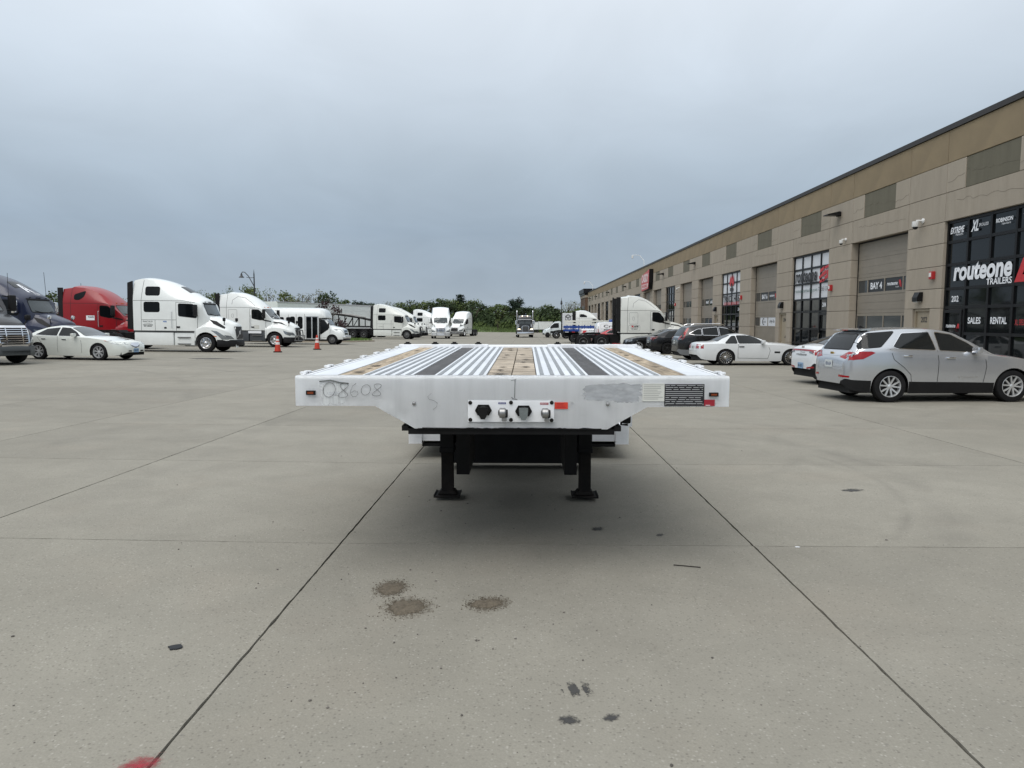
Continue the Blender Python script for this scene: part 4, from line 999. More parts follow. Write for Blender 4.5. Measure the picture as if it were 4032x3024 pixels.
def plate_on(t, B, sgn, z, txt, y=0, top=None, m=None, col=None):
    c = cast(B, 'x', sgn, y, z, .01)
    p = MB().box((c.x+sgn*.005, y, z), (.012, .31, .16), bev=.004).build('licence_plate', m or M_lplate, t)
    me = text_mesh(txt, w=.24, h=.075, bold=.02); me.transform(frame_mat((c.x+sgn*.0125, y, z), (0, sgn, 0), (0, 0, 1), (sgn, 0, 0))); obj('lettering', me, col or M_bl, p)
    return p

# silver SUV
M_silver = paint('silver', (196, 199, 204), .7, .2, .8, 0.)
eq = dict(wr=.355, wb=2.725, tw=.225, rim=('spoke', 5, .17, .30), rimm=M_rimal, rimr=.66, ar=.41, inset=.015,
    bot=[(-.93, .40), (-.80, .27), (-.4, .22), (.5, .20), (2.3, .20), (3.2, .22), (3.5, .27), (3.68, .36)],
    belt=[(-.93, .62), (-.90, .90), (-.82, 1.06), (-.5, 1.14), (0, 1.15), (.8, 1.10), (1.6, 1.07), (2.2, 1.03), (2.8, .97), (3.35, .86), (3.6, .68), (3.68, .55)],
    top=[(-.93, .66), (-.915, .93), (-.87, 1.04), (-.80, 1.14), (-.60, 1.45), (-.50, 1.555), (-.40, 1.60), (0, 1.645), (.5, 1.665), (1.0, 1.655), (1.45, 1.585), (1.8, 1.42), (2.15, 1.22), (2.38, 1.10), (2.7, 1.065), (3.1, 1.0), (3.4, .91), (3.6, .75), (3.68, .60)],
    hw=[(-.93, .56), (-.91, .67), (-.84, .77), (-.72, .84), (-.5, .885), (0, .918), (1.2, .90), (2.0, .905), (2.725, .92), (3.2, .88), (3.45, .78), (3.6, .62), (3.68, .45)],
    rw=[(-.93, .60), (-.80, .70), (-.55, .64), (0, .615), (1.0, .62), (1.6, .63), (2.1, .72), (2.4, .78), (3.0, .72), (3.5, .58), (3.68, .40)],
    side=[[(-.79, 1.18), (-.55, 1.47), (-.42, 1.52), (.16, 1.565), (-.22, 1.23)], [(.06, 1.24), (.32, 1.525), (.92, 1.555), (1.0, 1.16), (.12, 1.20)], [(1.09, 1.155), (1.07, 1.55), (1.42, 1.50), (1.78, 1.31), (2.02, 1.11)]],
    shield=[(1.52, -.57), (1.52, .57), (1.9, .63), (2.30, .68), (2.36, 0), (2.30, -.68), (1.9, -.63)], rearglass_x=[(-.60, 1.17), (-.50, 1.50), (.50, 1.50), (.60, 1.17)],
    seams=[[(1.04, .40), (1.06, .9), (1.03, 1.15)], [(2.06, .42), (2.12, .8), (2.08, 1.08)], [(-.02, 1.18), (.06, .95), (.28, .78), (.44, .62), (.47, .42)]],
    handles=[(.36, 1.03), (1.32, .985)], handm=M_chrome, mirror=(1.86, 1.10), mirm=M_silver, trim=M_chrome, gask=.014, open=True, glass=None,
    sidep=[([(-.87, .93), (-.60, .96), (-.34, 1.10), (-.42, 1.13), (-.82, 1.13), (-.88, 1.04)], M_taill, 'tail_lamp'), ([(3.2, .82), (3.55, .70), (3.5, .82), (3.15, .90)], M_headl, 'headlamp')],
    rearp=[([(.40, .99), (.80, .935), (.86, 1.02), (.80, 1.10), (.62, 1.12)], M_taill, 'tail_lamp'), ([(.45, 1.03), (.70, 1.00), (.74, 1.04), (.62, 1.07)], M_headl, 'reverse_lamp'), (rpoly([(.45, .555), (.75, .545), (.76, .585), (.47, .60)], .01), M_taill, 'rear_reflector')],
    clad=[(-1, -.42, 2, 'bumper_cladding', M_plastic), (.42, 2.31, 2, 'sill_cladding', M_plastic), (3.14, 4, 2, 'front_cladding', M_plastic)], rear1=[([(-.42, 1.02), (.42, 1.02), (.40, 1.045), (-.40, 1.045)], M_silver, 'hatch_trim')],
    hoodseams=[[(2.45, .76), (3.4, .62)]])
M_tint = mat('tinted_glass', (.012, .014, .015), .04, 0, spec=.3, alpha=.86); eq['glass'] = M_tint
et, eB = car('suv', 'silver compact SUV with black lower cladding parked nearest the camera on the right', 'suv', eq, (7.42, 15.50), 3.5, M_silver); et.scale = (.95, .95, .93)
plate_on(et, eB, -1, .83, 'IEB 634', col=mat('plate_blue', lin(40, 60, 110), .5))
MB().box((-.86, 0, 1.075), (.02, .13, .05), bev=.008).build('emblem', mat('gold_emblem', lin(170, 140, 70), .3, .8), et)
decal_text(eB, 'EQUINOX', 1.72, .56, 'y', -1, et, M_chrome, w=.42, h=.045, spacing=1.4)
MB().prism([(-.52, 1.585), (-.30, 1.60), (-.30, 1.64), (-.58, 1.605)], 'Y', -.58, .58).build('roof_spoiler', M_silver, et); MB().box((-.585, 0, 1.597), (.015, .25, .018)).build('brake_lamp', M_taill, et)
MB().tube([(-.70, -.12, 1.23), (-.74, .1, 1.21), (-.72, .30, 1.215)], .02, 6).build('rear_wiper', M_plastic, et)
MB().prism([(-.28, 1.63), (-.12, 1.635), (-.26, 1.70)], 'Y', -.03, .03).build('antenna_fin', M_plastic, et)
M_seat = mat('seat_fabric', (.05, .05, .052), .9)
for (x, y) in ((1.15, -.38), (1.15, .38), (.25, -.38), (.25, .38)):
    st = MB().box((x, y, .62), (.5, .5, .16), bev=.05).build('seat', M_seat, et, 40); MB().box((x-.28, y, .95), (.14, .48, .6), rot=('Y', -.22), bev=.05).build('backrest', M_seat, st, 40); MB().box((x-.37, y, 1.34), (.1, .26, .18), bev=.04).build('headrest', M_seat, st, 40)
MB().b2((1.75, -.7, .8), (2.15, .7, 1.05), bev=.05).build('dashboard', M_plastic, et); MB().b2((-.7, -.75, .58), (2.1, .75, .61)).build('cabin_floor', M_plastic, et)
MB().tube([(1.62+.06*math.sin(a)*0, .38+.18*math.cos(a), 1.0+.17*math.sin(a)) for a in [2*pi*i/16 for i in range(16)]], .016, 6, True).build('steering_wheel', M_plastic, et)
# the driver: one skinned figure, sitting
def sitting_person():
    me = bpy.data.meshes.new('person')
    V = [(0, 0, .72), (-.04, 0, .95), (-.06, 0, 1.17), (-.03, 0, 1.27), (0, 0, 1.36), (.03, 0, 1.46),
         (-.05, .19, 1.15), (.10, .25, .95), (.33, .16, 1.02), (.41, .14, 1.06), (-.05, -.19, 1.15), (.10, -.25, .95), (.33, -.14, 1.02), (.41, -.12, 1.06),
         (.05, .10, .70), (.45, .13, .74), (.60, .13, .40), (.05, -.10, .70), (.45, -.13, .74), (.60, -.13, .40)]
    E = [(0, 1), (1, 2), (2, 3), (3, 4), (4, 5), (2, 6), (6, 7), (7, 8), (8, 9), (2, 10), (10, 11), (11, 12), (12, 13), (0, 14), (14, 15), (15, 16), (0, 17), (17, 18), (18, 19)]
    rad = [.15, .16, .15, .06, .095, .085, .07, .05, .04, .045, .07, .05, .04, .045, .09, .08, .055, .09, .08, .055]
    me.from_pydata(V, E, []); o = bpy.data.objects.new('person', me); COL.objects.link(o)
    md = o.modifiers.new('skin', 'SKIN'); o.modifiers.new('sub', 'SUBSURF').levels = 1
    sv = me.skin_vertices if len(me.skin_vertices) else None
    if sv is None: me.skin_vertices.new() if hasattr(me.skin_vertices, 'new') else None
    if len(me.skin_vertices):
        for i, r_ in enumerate(rad): me.skin_vertices[0].data[i].radius = (r_, r_)
        me.skin_vertices[0].data[0].use_root = True
    dg = bpy.context.evaluated_depsgraph_get(); dg.update()
    m2 = bpy.data.meshes.new_from_object(o.evaluated_get(dg)); bpy.data.objects.remove(o); bpy.data.meshes.remove(me)
    m2.materials.clear()
    for p in m2.polygons: p.use_smooth = True
    return m2
try:
    pm_ = sitting_person(); po = obj('person', pm_, mat('dark_clothes', (.03, .03, .035), .9)); tag(po, 'seated driver in dark clothes and a cap inside the silver SUV', 'person')
    po.matrix_world = Matrix.Identity(4); stand(po, 7.42, 15.50, 3.5); po.scale = (.95, .95, .93); po.location = po.location+po.rotation_euler.to_matrix() @ Vector((.98, -.38, .02))
    MB().lathe([(1.43, .105), (1.50, .10), (1.555, .06), (1.565, .001)], 16, (.01, 0, 0), axis='Z').b2((.08, -.07, 1.445), (.21, .07, 1.458)).build('cap', mat('cap', (.02, .02, .025), .9), po, 40)
    MB().box((.125, 0, 1.385), (.03, .03, .05), bev=.01).build('nose', mat('skin', lin(150, 110, 88), .6), po, 40)
except Exception as ex: print('person failed', ex)

def sedan_curves(L0, L1, wb, H, hood, trunk, wsb, wst, rwt, rwb, W, belt=.93, roofw=.56):
    """top: trunk lid, rear glass from rwb up to rwt, roof, windshield from wst down to wsb, hood"""
    return dict(
        bot=[(-L0, .42), (-L0+.15, .26), (-.4, .2), (wb*.5, .17), (wb+.5, .2), (wb+L1-.15, .24), (wb+L1, .34)],
        belt=[(-L0, .58), (-L0+.05, trunk-.16), (-L0+.3, trunk-.06), (0, belt+.02), (wb*.5, belt), (wsb, belt-.03), (wb+.1, hood-.10), (wb+L1-.25, hood-.25), (wb+L1-.06, hood-.34), (wb+L1, .48)],
        top=[(-L0, .62), (-L0+.03, trunk-.10), (-L0+.12, trunk), (rwb, trunk+.05), ((rwb+rwt)/2, (trunk+.05+H-.04)/2+.02), (rwt, H-.045), ((rwt+wst)/2, H), (wst, H-.06), ((wst+wsb)/2, (H-.06+hood+.06)/2+.015), (wsb, hood+.06), (wb*.5+wsb*.5+.2, hood+.02), (wb+.35, hood-.08), (wb+L1-.2, hood-.15), (wb+L1-.06, hood-.23), (wb+L1, .56)],
        hw=[(-L0, W*.68), (-L0+.06, W*.82), (-L0+.25, W*.93), (0, W), (wb*.5, W*.985), (wb, W), (wb+L1-.4, W*.93), (wb+L1-.14, W*.80), (wb+L1, W*.60)],
        rw=[(-L0, W*.6), (-L0+.25, W*.80), (rwb, W*.80), (rwt, roofw), (wst, roofw), (wsb, W*.80), (wb+L1-.3, W*.68), (wb+L1, W*.42)])

# white two-door roadster
M_wpaint = paint('white_car', (214, 217, 219), 0, .3, .8, .08)
s = sedan_curves(1.05, .88, 2.515, 1.29, .88, .93, 1.78, 1.05, .28, -.32, .905, .86, .50)
s.update(wr=.325, wb=2.515, tw=.235, rim=('spoke', 16, .085, 0), rimm=M_rimpol, rimr=.72, ar=.365, p=1.05,
    side=[[(-.02, .90), (.30, 1.17), (.42, 1.18), (.44, .90)], [(.50, .90), (.48, 1.19), (1.02, 1.20), (1.28, 1.06), (1.50, .90)]],
    shield=[(1.12, -.47), (1.12, .47), (1.74, .66), (1.80, 0), (1.74, -.66)], rearglass_z=[(.22, -.46), (.22, .46), (-.26, .60), (-.26, -.60)],
    seams=[[(.47, .30), (.46, .6), (.48, .88)], [(1.62, .28), (1.70, .6), (1.60, .86)], [(.46, .30), (1.62, .28)]], handles=[(.60, .76)], handm=M_plastic, mirror=(1.42, .89), trim=M_plastic,
    sidep=[(rpoly([(1.86, .50), (2.08, .50), (2.08, .57), (1.86, .57)], .01), M_plastic, 'fender_vent'), ([(-1.03, .68), (-.84, .68), (-.84, .84), (-1.03, .85)], M_taill, 'tail_lamp'), ([(3.1, .62), (3.32, .60), (3.30, .74), (3.05, .76)], M_headl, 'headlamp')],
    rearp=[([(.38, .68), (.80, .68), (.80, .85), (.38, .85)], M_taill, 'tail_lamp')], frontp=[([(.42, .58), (.72, .58), (.72, .72), (.42, .72)], M_headl, 'headlamp')], front1=[(rpoly([(-.36, .56), (.36, .56), (.34, .72), (-.34, .72)], .02), M_plastic, 'grille')])
mt, mB = car('coupe', 'white two-door hardtop coupe with many-spoked wheels in front of BAY 6', 'car', s, (8.02, 29.65), 1.5, M_wpaint, 'cars parked along the warehouse'); mt.scale = (1.05, 1.03, 1.0); plate_on(mt, mB, -1, .72, 'A1S 92')

# black crossover
M_bpaint = paint('black_car', (14, 15, 18), .1, .25, .5, .05)
q = {k: [(x*.975, z*1.0) for x, z in eq[k]] for k in ('bot', 'belt', 'top', 'hw', 'rw')}
q.update(wr=.345, wb=2.62, tw=.225, rim=('spoke', 5, .18, .28), rimr=.64, ar=.40, gask=.016, trim=M_chrome,
    side=[[(-.42, 1.24), (-.02, 1.44), (.16, 1.46), (.16, 1.18), (-.15, 1.19)], [(.22, 1.18), (.22, 1.48), (.92, 1.545), (.96, 1.16)], [(1.03, 1.15), (1.0, 1.54), (1.38, 1.48), (1.75, 1.29), (1.97, 1.10)]],
    shield=[(1.50, -.57), (1.50, .57), (2.24, .68), (2.30, 0), (2.24, -.68)], rearglass_x=[(-.60, 1.17), (-.50, 1.50), (.50, 1.50), (.60, 1.17)], seams=[[(1.0, .42), (1.0, 1.15)], [(2.0, .42), (2.06, .8), (2.0, 1.06)], [(.0, 1.2), (.1, .9), (.42, .62), (.45, .42)]], handles=[(.4, 1.02), (1.3, .98)], mirror=(1.82, 1.10),
    sidep=[([(-.87, 1.0), (-.66, 1.02), (-.60, 1.16), (-.50, 1.32), (-.40, 1.50), (-.48, 1.50), (-.66, 1.25), (-.84, 1.12)], M_taill, 'tail_lamp')], clad=[(-1, -.41, 2, 'bumper_cladding', mat('grey_plastic', lin(110, 112, 114), .5)), (.41, 2.2, 1, 'sill_cladding', M_plastic)],
    rearp=[([(.55, .97), (.82, .95), (.82, 1.12), (.68, 1.16), (.62, 1.10)], M_taill, 'tail_lamp'), ([(.66, .98), (.80, .97), (.80, 1.05), (.66, 1.06)], M_headl, 'reverse_lamp')], rear1=[([(-.5, 1.05), (.5, 1.05), (.5, 1.10), (-.5, 1.10)], M_chrome, 'hatch_trim')])
ct, cB = car('crossover', 'black crossover with chrome window trim and tall red tail lamps behind the white coupe', 'suv', q, (8.0, 34.2), 2, M_bpaint, 'cars parked along the warehouse'); plate_on(ct, cB, -1, .85, 'CP 3074')
for sd in (-1, 1): MB().tube([(-.3, sd*.62, 1.63), (-.15, sd*.62, 1.69), (1.1, sd*.62, 1.70), (1.3, sd*.62, 1.63)], .018, 6).build('roof_rail', M_chrome, ct)

# black hatchback
s = sedan_curves(.95, .90, 2.70, 1.43, .96, 1.02, 2.05, 1.15, .25, -.62, .90, .95, .54)
s.update(wr=.335, wb=2.7, tw=.235, rim=('spoke', 5, .11, .22), rimm=M_rimblk, rimr=.74, ar=.385,
    side=[[(-.15, 1.0), (.12, 1.24), (.72, 1.32), (.78, .98)], [(.84, .98), (.80, 1.33), (1.18, 1.31), (1.55, 1.13), (1.78, .97)]], shield=[(1.22, -.52), (1.22, .52), (1.98, .68), (2.06, 0), (1.98, -.68)], rearglass_z=[(.22, -.5), (.22, .5), (-.55, .62), (-.55, -.62)],
    seams=[[(.82, .3), (.8, .97)], [(1.85, .3), (1.92, .65), (1.82, .95)], [(-.05, 1.0), (.3, .7), (.42, .35)]], handles=[(.3, .86), (1.1, .84)], mirror=(1.65, .96),
    sidep=[([(-.92, .84), (-.60, .93), (-.55, 1.0), (-.86, .98)], M_taill, 'tail_lamp')], clad=[(-1, -.40, 2, 'bumper_cladding', M_plastic)], rearp=[([(.40, .90), (.78, .80), (.80, .96), (.45, .97)], M_taill, 'tail_lamp'), ([(.5, .88), (.7, .84), (.7, .89), (.5, .92)], M_headl, 'reverse_lamp')])
vt, vB = car('hatchback', 'black hatchback with black spoked wheels between the black sedan and the crossover', 'car', s, (8.05, 41.6), 2, M_bpaint, 'cars parked along the warehouse'); plate_on(vt, vB, -1, .72, 'BW 5178')
MB().prism([(-.62, 1.06), (-.40, 1.10), (-.40, 1.13), (-.66, 1.09)], 'Y', -.6, .6).build('spoiler', M_bpaint, vt)

# black sedan, nose out
s = sedan_curves(.98, .80, 2.81, 1.43, .97, 1.02, 2.0, 1.2, .30, -.42, .905, .95, .54)
s.update(wr=.335, wb=2.81, tw=.235, rim=('spoke', 5, .11, .24), rimm=M_rimal, rimr=.73, ar=.38,
    side=[[(-.12, 1.0), (.22, 1.28), (.80, 1.33), (.84, .98)], [(.90, .98), (.88, 1.33), (1.2, 1.31), (1.58, 1.13), (1.80, .97)]], shield=[(1.26, -.52), (1.26, .52), (1.94, .68), (2.0, 0), (1.94, -.68)], rearglass_z=[(.25, -.5), (.25, .5), (-.36, .62), (-.36, -.62)],
    seams=[[(.87, .3), (.86, .97)], [(1.9, .3), (1.95, .65), (1.85, .95)]], handles=[(.35, .86), (1.2, .84)], mirror=(1.66, .96),
    sidep=[([(3.22, .66), (3.50, .62), (3.48, .72), (3.2, .76)], M_headl, 'headlamp')], frontp=[([(.40, .60), (.74, .62), (.72, .73), (.42, .71)], M_headl, 'headlamp'), (rpoly([(.04, .56), (.34, .56), (.32, .70), (.05, .70)], .03), M_plastic, 'grille'), (rpoly([(.45, .36), (.7, .36), (.66, .46), (.45, .46)], .02), M_plastic, 'air_intake')], rearp=[([(.45, .82), (.80, .80), (.80, .92), (.45, .92)], M_taill, 'tail_lamp')])
bt, bB = car('sedan', 'black sedan parked nose out beside the big white tractor', 'car', s, (9.9, 45.9), 181, M_bpaint, 'cars parked along the warehouse')

# white sedan with dark lower bumper, half hidden by the SUV
s = sedan_curves(.98, .90, 2.72, 1.42, .93, 1.04, 2.02, 1.2, .28, -.62, .905, .95, .53)
s.update(wr=.33, wb=2.72, tw=.225, rim=('spoke', 10, .08, 0), rimr=.7, ar=.375, side=[[(-.12, 1.0), (.2, 1.27), (.76, 1.32), (.80, .98)], [(.86, .98), (.84, 1.33), (1.2, 1.31), (1.58, 1.13), (1.82, .97)]], shield=[(1.26, -.52), (1.26, .52), (1.95, .68), (2.02, 0), (1.95, -.68)], rearglass_z=[(.24, -.5), (.24, .5), (-.58, .64), (-.58, -.64)],
    seams=[[(.83, .3), (.82, .97)], [(1.85, .3), (1.92, .65), (1.82, .95)]], handles=[(.35, .86), (1.15, .84)], mirror=(1.66, .96), sidep=[([(-.93, .80), (-.80, .74), (-.74, .96), (-.92, .93)], M_taill, 'tail_lamp')], clad=[(-1.1, -.39, 3, 'bumper_cladding', M_plastic)],
    rearp=[([(.0, .905), (.5, .90), (.80, .80), (.84, .92), (.5, .945), (.0, .945)], M_taill, 'tail_lamp'), ([(.45, .86), (.68, .82), (.62, .89), (.45, .895)], M_headl, 'reverse_lamp'), (rpoly([(.36, .42), (.72, .46), (.68, .50), (.38, .47)], .005), M_taill, 'rear_reflector')],)
wt, wB = car('sedan', 'white sedan with a full-width red light bar tucked behind the silver SUV', 'car', s, (8.55, 19.75), 3, M_wpaint, 'cars parked along the warehouse')
plate_on(wt, wB, -1, .50, 'BL 4321', m=mat('plate_blue_field', lin(130, 160, 190), .4)); decal_text(wB, 'routeone', 0, .80, 'x', -1, wt, M_bl, w=.62, h=.06); decal_text(wB, 'CARHAULING', -.05, .865, 'x', -1, wt, M_bl, w=.3, h=.03)
MB().box(cast(wB, 'x', -1, 0, 1.0, .01), (.02, .15, .06), bev=.01).build('emblem', M_chrome, wt)

# white saloon on the left
M_pearl = paint('pearl', (222, 226, 220), .1, .25, 1.0, .06)
s = sedan_curves(1.08, 1.06, 2.775, 1.45, .97, 1.06, 2.12, 1.28, .35, -.50, .925, .97, .55)
s.update(wr=.345, wb=2.775, tw=.24, rim=('spoke', 7, .13, .14), rimm=M_rimal, rimr=.70, ar=.395, trim=M_chrome, gask=.012,
    side=[[(-.12, 1.04), (.25, 1.28), (.86, 1.345), (.88, 1.0)], [(.95, 1.0), (.93, 1.35), (1.3, 1.325), (1.68, 1.15), (1.92, .99)]], shield=[(1.36, -.53), (1.36, .53), (2.06, .70), (2.14, 0), (2.06, -.70)], rearglass_z=[(.3, -.5), (.3, .5), (-.44, .64), (-.44, -.64)],
    seams=[[(.91, .3), (.91, .98)], [(2.0, .3), (2.02, .65), (1.95, .98)], [(-.1, 1.02), (.1, .8), (.42, .4)]], handles=[(.28, .87), (1.22, .85)], handm=M_chrome, mirror=(1.75, .98), roofpane=[(.75, -.4), (1.2, -.4), (1.2, .4), (.75, .4)],
    sidep=[([(3.05, .80), (3.35, .72), (3.62, .66), (3.58, .74), (3.2, .84)], M_headl, 'headlamp'), ([(3.02, .815), (3.2, .785), (3.2, .835)], M_amberl, 'corner_lamp')], frontp=[([(.42, .66), (.80, .70), (.78, .77), (.45, .74)], M_headl, 'headlamp'), (rpoly([(.26, .36), (.48, .37), (.46, .42), (.28, .42)], .02), M_plastic, 'fog_lamp')],
    front1=[([(-.34, .74), (.34, .74), (.22, .60), (0, .54), (-.22, .60)], M_chrome, 'shield_grille'), ([(-.32, .66), (-.22, .58), (0, .515), (.22, .58), (.32, .66), (.2, .62), (0, .56), (-.2, .62)], M_plastic, 'grille')], rearp=[([(.45, .84), (.80, .82), (.80, .94), (.45, .96)], M_taill, 'tail_lamp')])
at, aB = car('saloon', 'pearl white four-door saloon with a chrome shield grille in front of the dark blue tractor', 'car', s, (-20.35, 30.25), -7, M_pearl)
plate_on(at, aB, 1, .41, 'BE 31 972', m=mat('plate_blue_field', lin(130, 160, 190), .4))

# small red sedan between the trucks
M_rpaint = paint('red_car', (170, 30, 40), .1, .25, 1.0, .05)
s = dict(s); s['rim'] = ('spoke', 5, .2, 0)
for k_ in ('front1', 'sidep', 'frontp'): s.pop(k_, None)
s['rearp'] = [([(.45, .82), (.80, .78), (.84, .96), (.5, 1.0)], M_taill, 'tail_lamp')]
car('sedan', 'red sedan seen behind the rear frame of the big white tractor', 'car', s, (6.5, 58.5), 4, M_rpaint)
# ---------------------------------------------------------------- highway tractors (x forward, origin on the ground below the front axle)
TR = ('spoke',)
def tractor(name, label, kind, pm, X, Y, head, o=None, group='highway tractors parked in the lot'):
    o = o or {}; t = thing(name, label, 'truck', group=group); stand(t, X, Y, head)
    low = o.get('low', pm); H = o.get('H', 0.)
    if kind == 'volvo':
        cab = dict(top=[(-3.96, 3.9+H), (-3.9, 4.0+H), (-3.4, 4.08+H), (-2.9, 4.02+H), (-2.3, 3.87+H), (-1.7, 3.63+H*.8), (-1.1, 3.32+H*.5), (-.7, 3.10+H*.2), (-.42, 2.95), (-.27, 2.82), (-.24, 2.68), (-.05, 2.30), (.10, 1.98), (.12, 1.6)],
                   belt=[(-3.96, 2.80), (-1.2, 2.80), (-.6, 2.72), (-.27, 2.56), (-.1, 2.1), (.12, 1.5)], bot=[(-3.96, 1.16), (.12, 1.16)],
                   hw=[(-3.96, 1.19), (-2.5, 1.22), (-.9, 1.21), (-.5, 1.16), (-.2, 1.06), (.12, .86)], rw=[(-3.96, 1.02), (-2.5, .97), (-1.2, .86), (-.3, .80), (.12, .70)])
        hood = dict(top=[(-.62, 1.95), (.1, 1.99), (.6, 1.86), (1.05, 1.70), (1.26, 1.60), (1.36, 1.45), (1.40, 1.0)], belt=[(-.62, 1.24), (-.3, 1.33), (0, 1.38), (.4, 1.35), (.8, 1.25), (1.15, 1.12), (1.40, .80)], bot=[(-.62, .60), (1.40, .60)],
                    hw=[(-.62, 1.17), (0, 1.20), (.5, 1.17), (.85, 1.08), (1.15, .88), (1.32, .66), (1.40, .50)], rw=[(-.62, .84), (.3, .66), (1.0, .52), (1.40, .42)])
        wsy = (1.99, 2.66)
    else:
        cab = dict(top=[(-3.75, 3.66+H), (-2.95, 3.74+H), (-3.1, 3.80+H), (-2.5, 3.74+H), (-1.9, 3.54+H*.9), (-1.4, 3.24+H*.6), (-1.05, 2.96+H*.2), (-.85, 2.76), (-.78, 2.66), (-.40, 2.2), (-.12, 1.92), (-.10, 1.6)],
                   belt=[(-3.75, 2.72), (-1.5, 2.72), (-.95, 2.62), (-.70, 2.4), (-.3, 1.95), (-.10, 1.5)], bot=[(-3.75, 1.14), (-.10, 1.14)],
                   hw=[(-3.75, 1.20), (-2.5, 1.22), (-1.2, 1.19), (-.8, 1.12), (-.4, 1.02), (-.10, .88)], rw=[(-3.75, 1.06), (-2.5, 1.02), (-1.4, .90), (-.8, .82), (-.10, .70)])
        hood = dict(top=[(-.66, 1.90), (-.1, 1.93), (.5, 1.80), (1.0, 1.60), (1.22, 1.42), (1.30, 1.1), (1.32, .9)], belt=[(-.66, 1.22), (-.3, 1.30), (0, 1.34), (.4, 1.30), (.8, 1.20), (1.1, 1.05), (1.32, .78)], bot=[(-.66, .60), (1.32, .60)],
                    hw=[(-.66, 1.16), (0, 1.20), (.5, 1.17), (.8, 1.08), (1.08, .88), (1.25, .66), (1.32, .52)], rw=[(-.66, .84), (.3, .68), (1.0, .55), (1.32, .46)])
        wsy = (1.94, 2.64)
    xb = cab['top'][0][0]; F = hood['top'][-1][0]
    cs = Shell(cab, step=.16, tuck=.01, shoulder=.01, crown=.12, p=1.5, n3=6); hs = Shell(hood, [(0, .5, .60)], step=.12, tuck=.02, shoulder=.02, crown=.07, p=.85, n3=6)
    bs = Shell(dict(top=[(.62, .72), (F+.02, .70), (F+.07, .60)], belt=[(.62, .60), (F+.07, .52)], bot=[(.62, .30), (F-.1, .30), (F+.07, .36)], hw=[(.62, 1.19), (.85, 1.11), (1.1, .94), (F-.06, .72), (F+.07, .54)], rw=[(.62, 1.15), (.85, 1.07), (1.1, .90), (F-.06, .68), (F+.07, .50)]), step=.12, tuck=.04, shoulder=.02, crown=.03)
    B = cs.bvh+hs.bvh; CB = cs.bvh; HB = hs.bvh
    cabo = cs.build('cab', pm, t, 38); hoodo = hs.build('hood', pm, t, 38); bs.build('bumper', o.get('bump', M_plastic), t, 38)
    # glass
    pane(B, [(-.80, wsy[0]+.06), (.80, wsy[0]+.06), (.76, wsy[1]-.05), (-.76, wsy[1]-.05)] if kind == 'volvo' else [(-.82, wsy[0]+.04), (.82, wsy[0]+.04), (.78, wsy[1]-.06), (-.78, wsy[1]-.06)], 'x', 1, t, o.get('ws', M_shield), 'windshield', r=.08, gasket=.035)
    if kind == 'volvo':
        dw = [(-1.44, 2.62), (-.66, 2.60), (-.46, 2.10), (-.50, 1.88), (-1.44, 1.98)]
        sw = [[(-3.25, 3.53), (-2.51, 3.53), (-2.50, 3.09), (-3.25, 3.09)], [(-3.34, 2.70), (-2.5, 2.70), (-2.5, 2.19), (-3.34, 2.19)]]
        seams = [[(-3.52, 1.17), (-3.50, 2.8), (-3.38, 3.9+H)], [(-3.95, 2.79), (-1.2, 2.79), (-.55, 2.70)], [(-1.58, 1.17), (-1.58, 2.72)], [(-.46, 1.20), (-.42, 2.0)], [(-1.58, 2.72), (-.75, 2.68)], [(-3.52, 1.75), (-1.6, 1.75)], [(-2.75, 1.75), (-2.75, 1.17)]]
    else:
        dw = [(-1.52, 2.55), (-1.05, 2.53), (-.72, 2.12), (-.74, 1.88), (-1.0, 1.86), (-1.52, 1.97)]
        sw = []
        seams = [[(-3.28, 1.15), (-3.28, 2.7), (-3.20, 3.72+H)], [(-3.74, 2.70), (-1.2, 2.70), (-.95, 2.58)], [(-1.68, 1.15), (-1.68, 2.62), (-1.05, 2.60)], [(-.62, 1.15), (-.62, 1.9)]]
        if o.get('upwin') == 'tri': sw = [[(-3.05, 3.20), (-2.40, 3.42), (-2.50, 3.10), (-2.75, 2.92), (-3.05, 2.92)]]
        elif o.get('upwin') == 'half': sw = [[(-3.20, 3.20), (-2.75, 3.20), (-2.35, 3.02), (-2.25, 2.86), (-3.20, 2.86)]]
    for sd in (-1, 1):
        pane(CB, dw, 'y', sd, t, M_trkglass, 'door_window', r=.07, gasket=.03)
        for p_ in sw: pane(CB, p_, 'y', sd, t, M_trkglass, 'sleeper_window', r=.1, gasket=.03)
        for p_ in seams: seam(CB, p_, 'y', sd, cabo, .018)
        if kind != 'volvo' and not sw:       # locker door of the sleeper
            seam(CB, rpoly([(-3.15, 2.55), (-2.55, 2.55), (-2.55, 1.75), (-3.15, 1.75)], .08)+[rpoly([(-3.15, 2.55), (-2.55, 2.55), (-2.55, 1.75), (-3.15, 1.75)], .08)[0]], 'y', sd, cabo, .02, M_seamw)
            seam(CB, rpoly([(-2.92, 2.25), (-2.80, 2.25), (-2.80, 2.02), (-2.92, 2.02)], .04)+[(-2.92, 2.2)], 'y', sd, cabo, .02, M_seamw)
            seam(CB, [(-2.9, 2.9), (-2.85, 3.2), (-2.5, 3.45), (-2.0, 3.35), (-1.6, 3.05), (-1.3, 2.80)], 'y', sd, cabo, .03, M_seamw)
        c = cast(CB, 'y', sd, -1.48, 1.36, .01); MB().box(c, (.2, .03, .09), bev=.01).build('door_handle', M_plastic, t)
        # mirrors
        mx = -.42 if kind == 'volvo' else -.62
        y = sd*1.42; arm = MB().tube([(mx-.05, sd*1.08, 2.0), (mx+.02, sd*1.28, 2.03), (mx+.02, y, 2.05)], .025, 6).tube([(mx-.12, sd*1.12, 2.55), (mx+.02, y, 2.52)], .02, 6).build('mirror_arm', M_plastic, t)
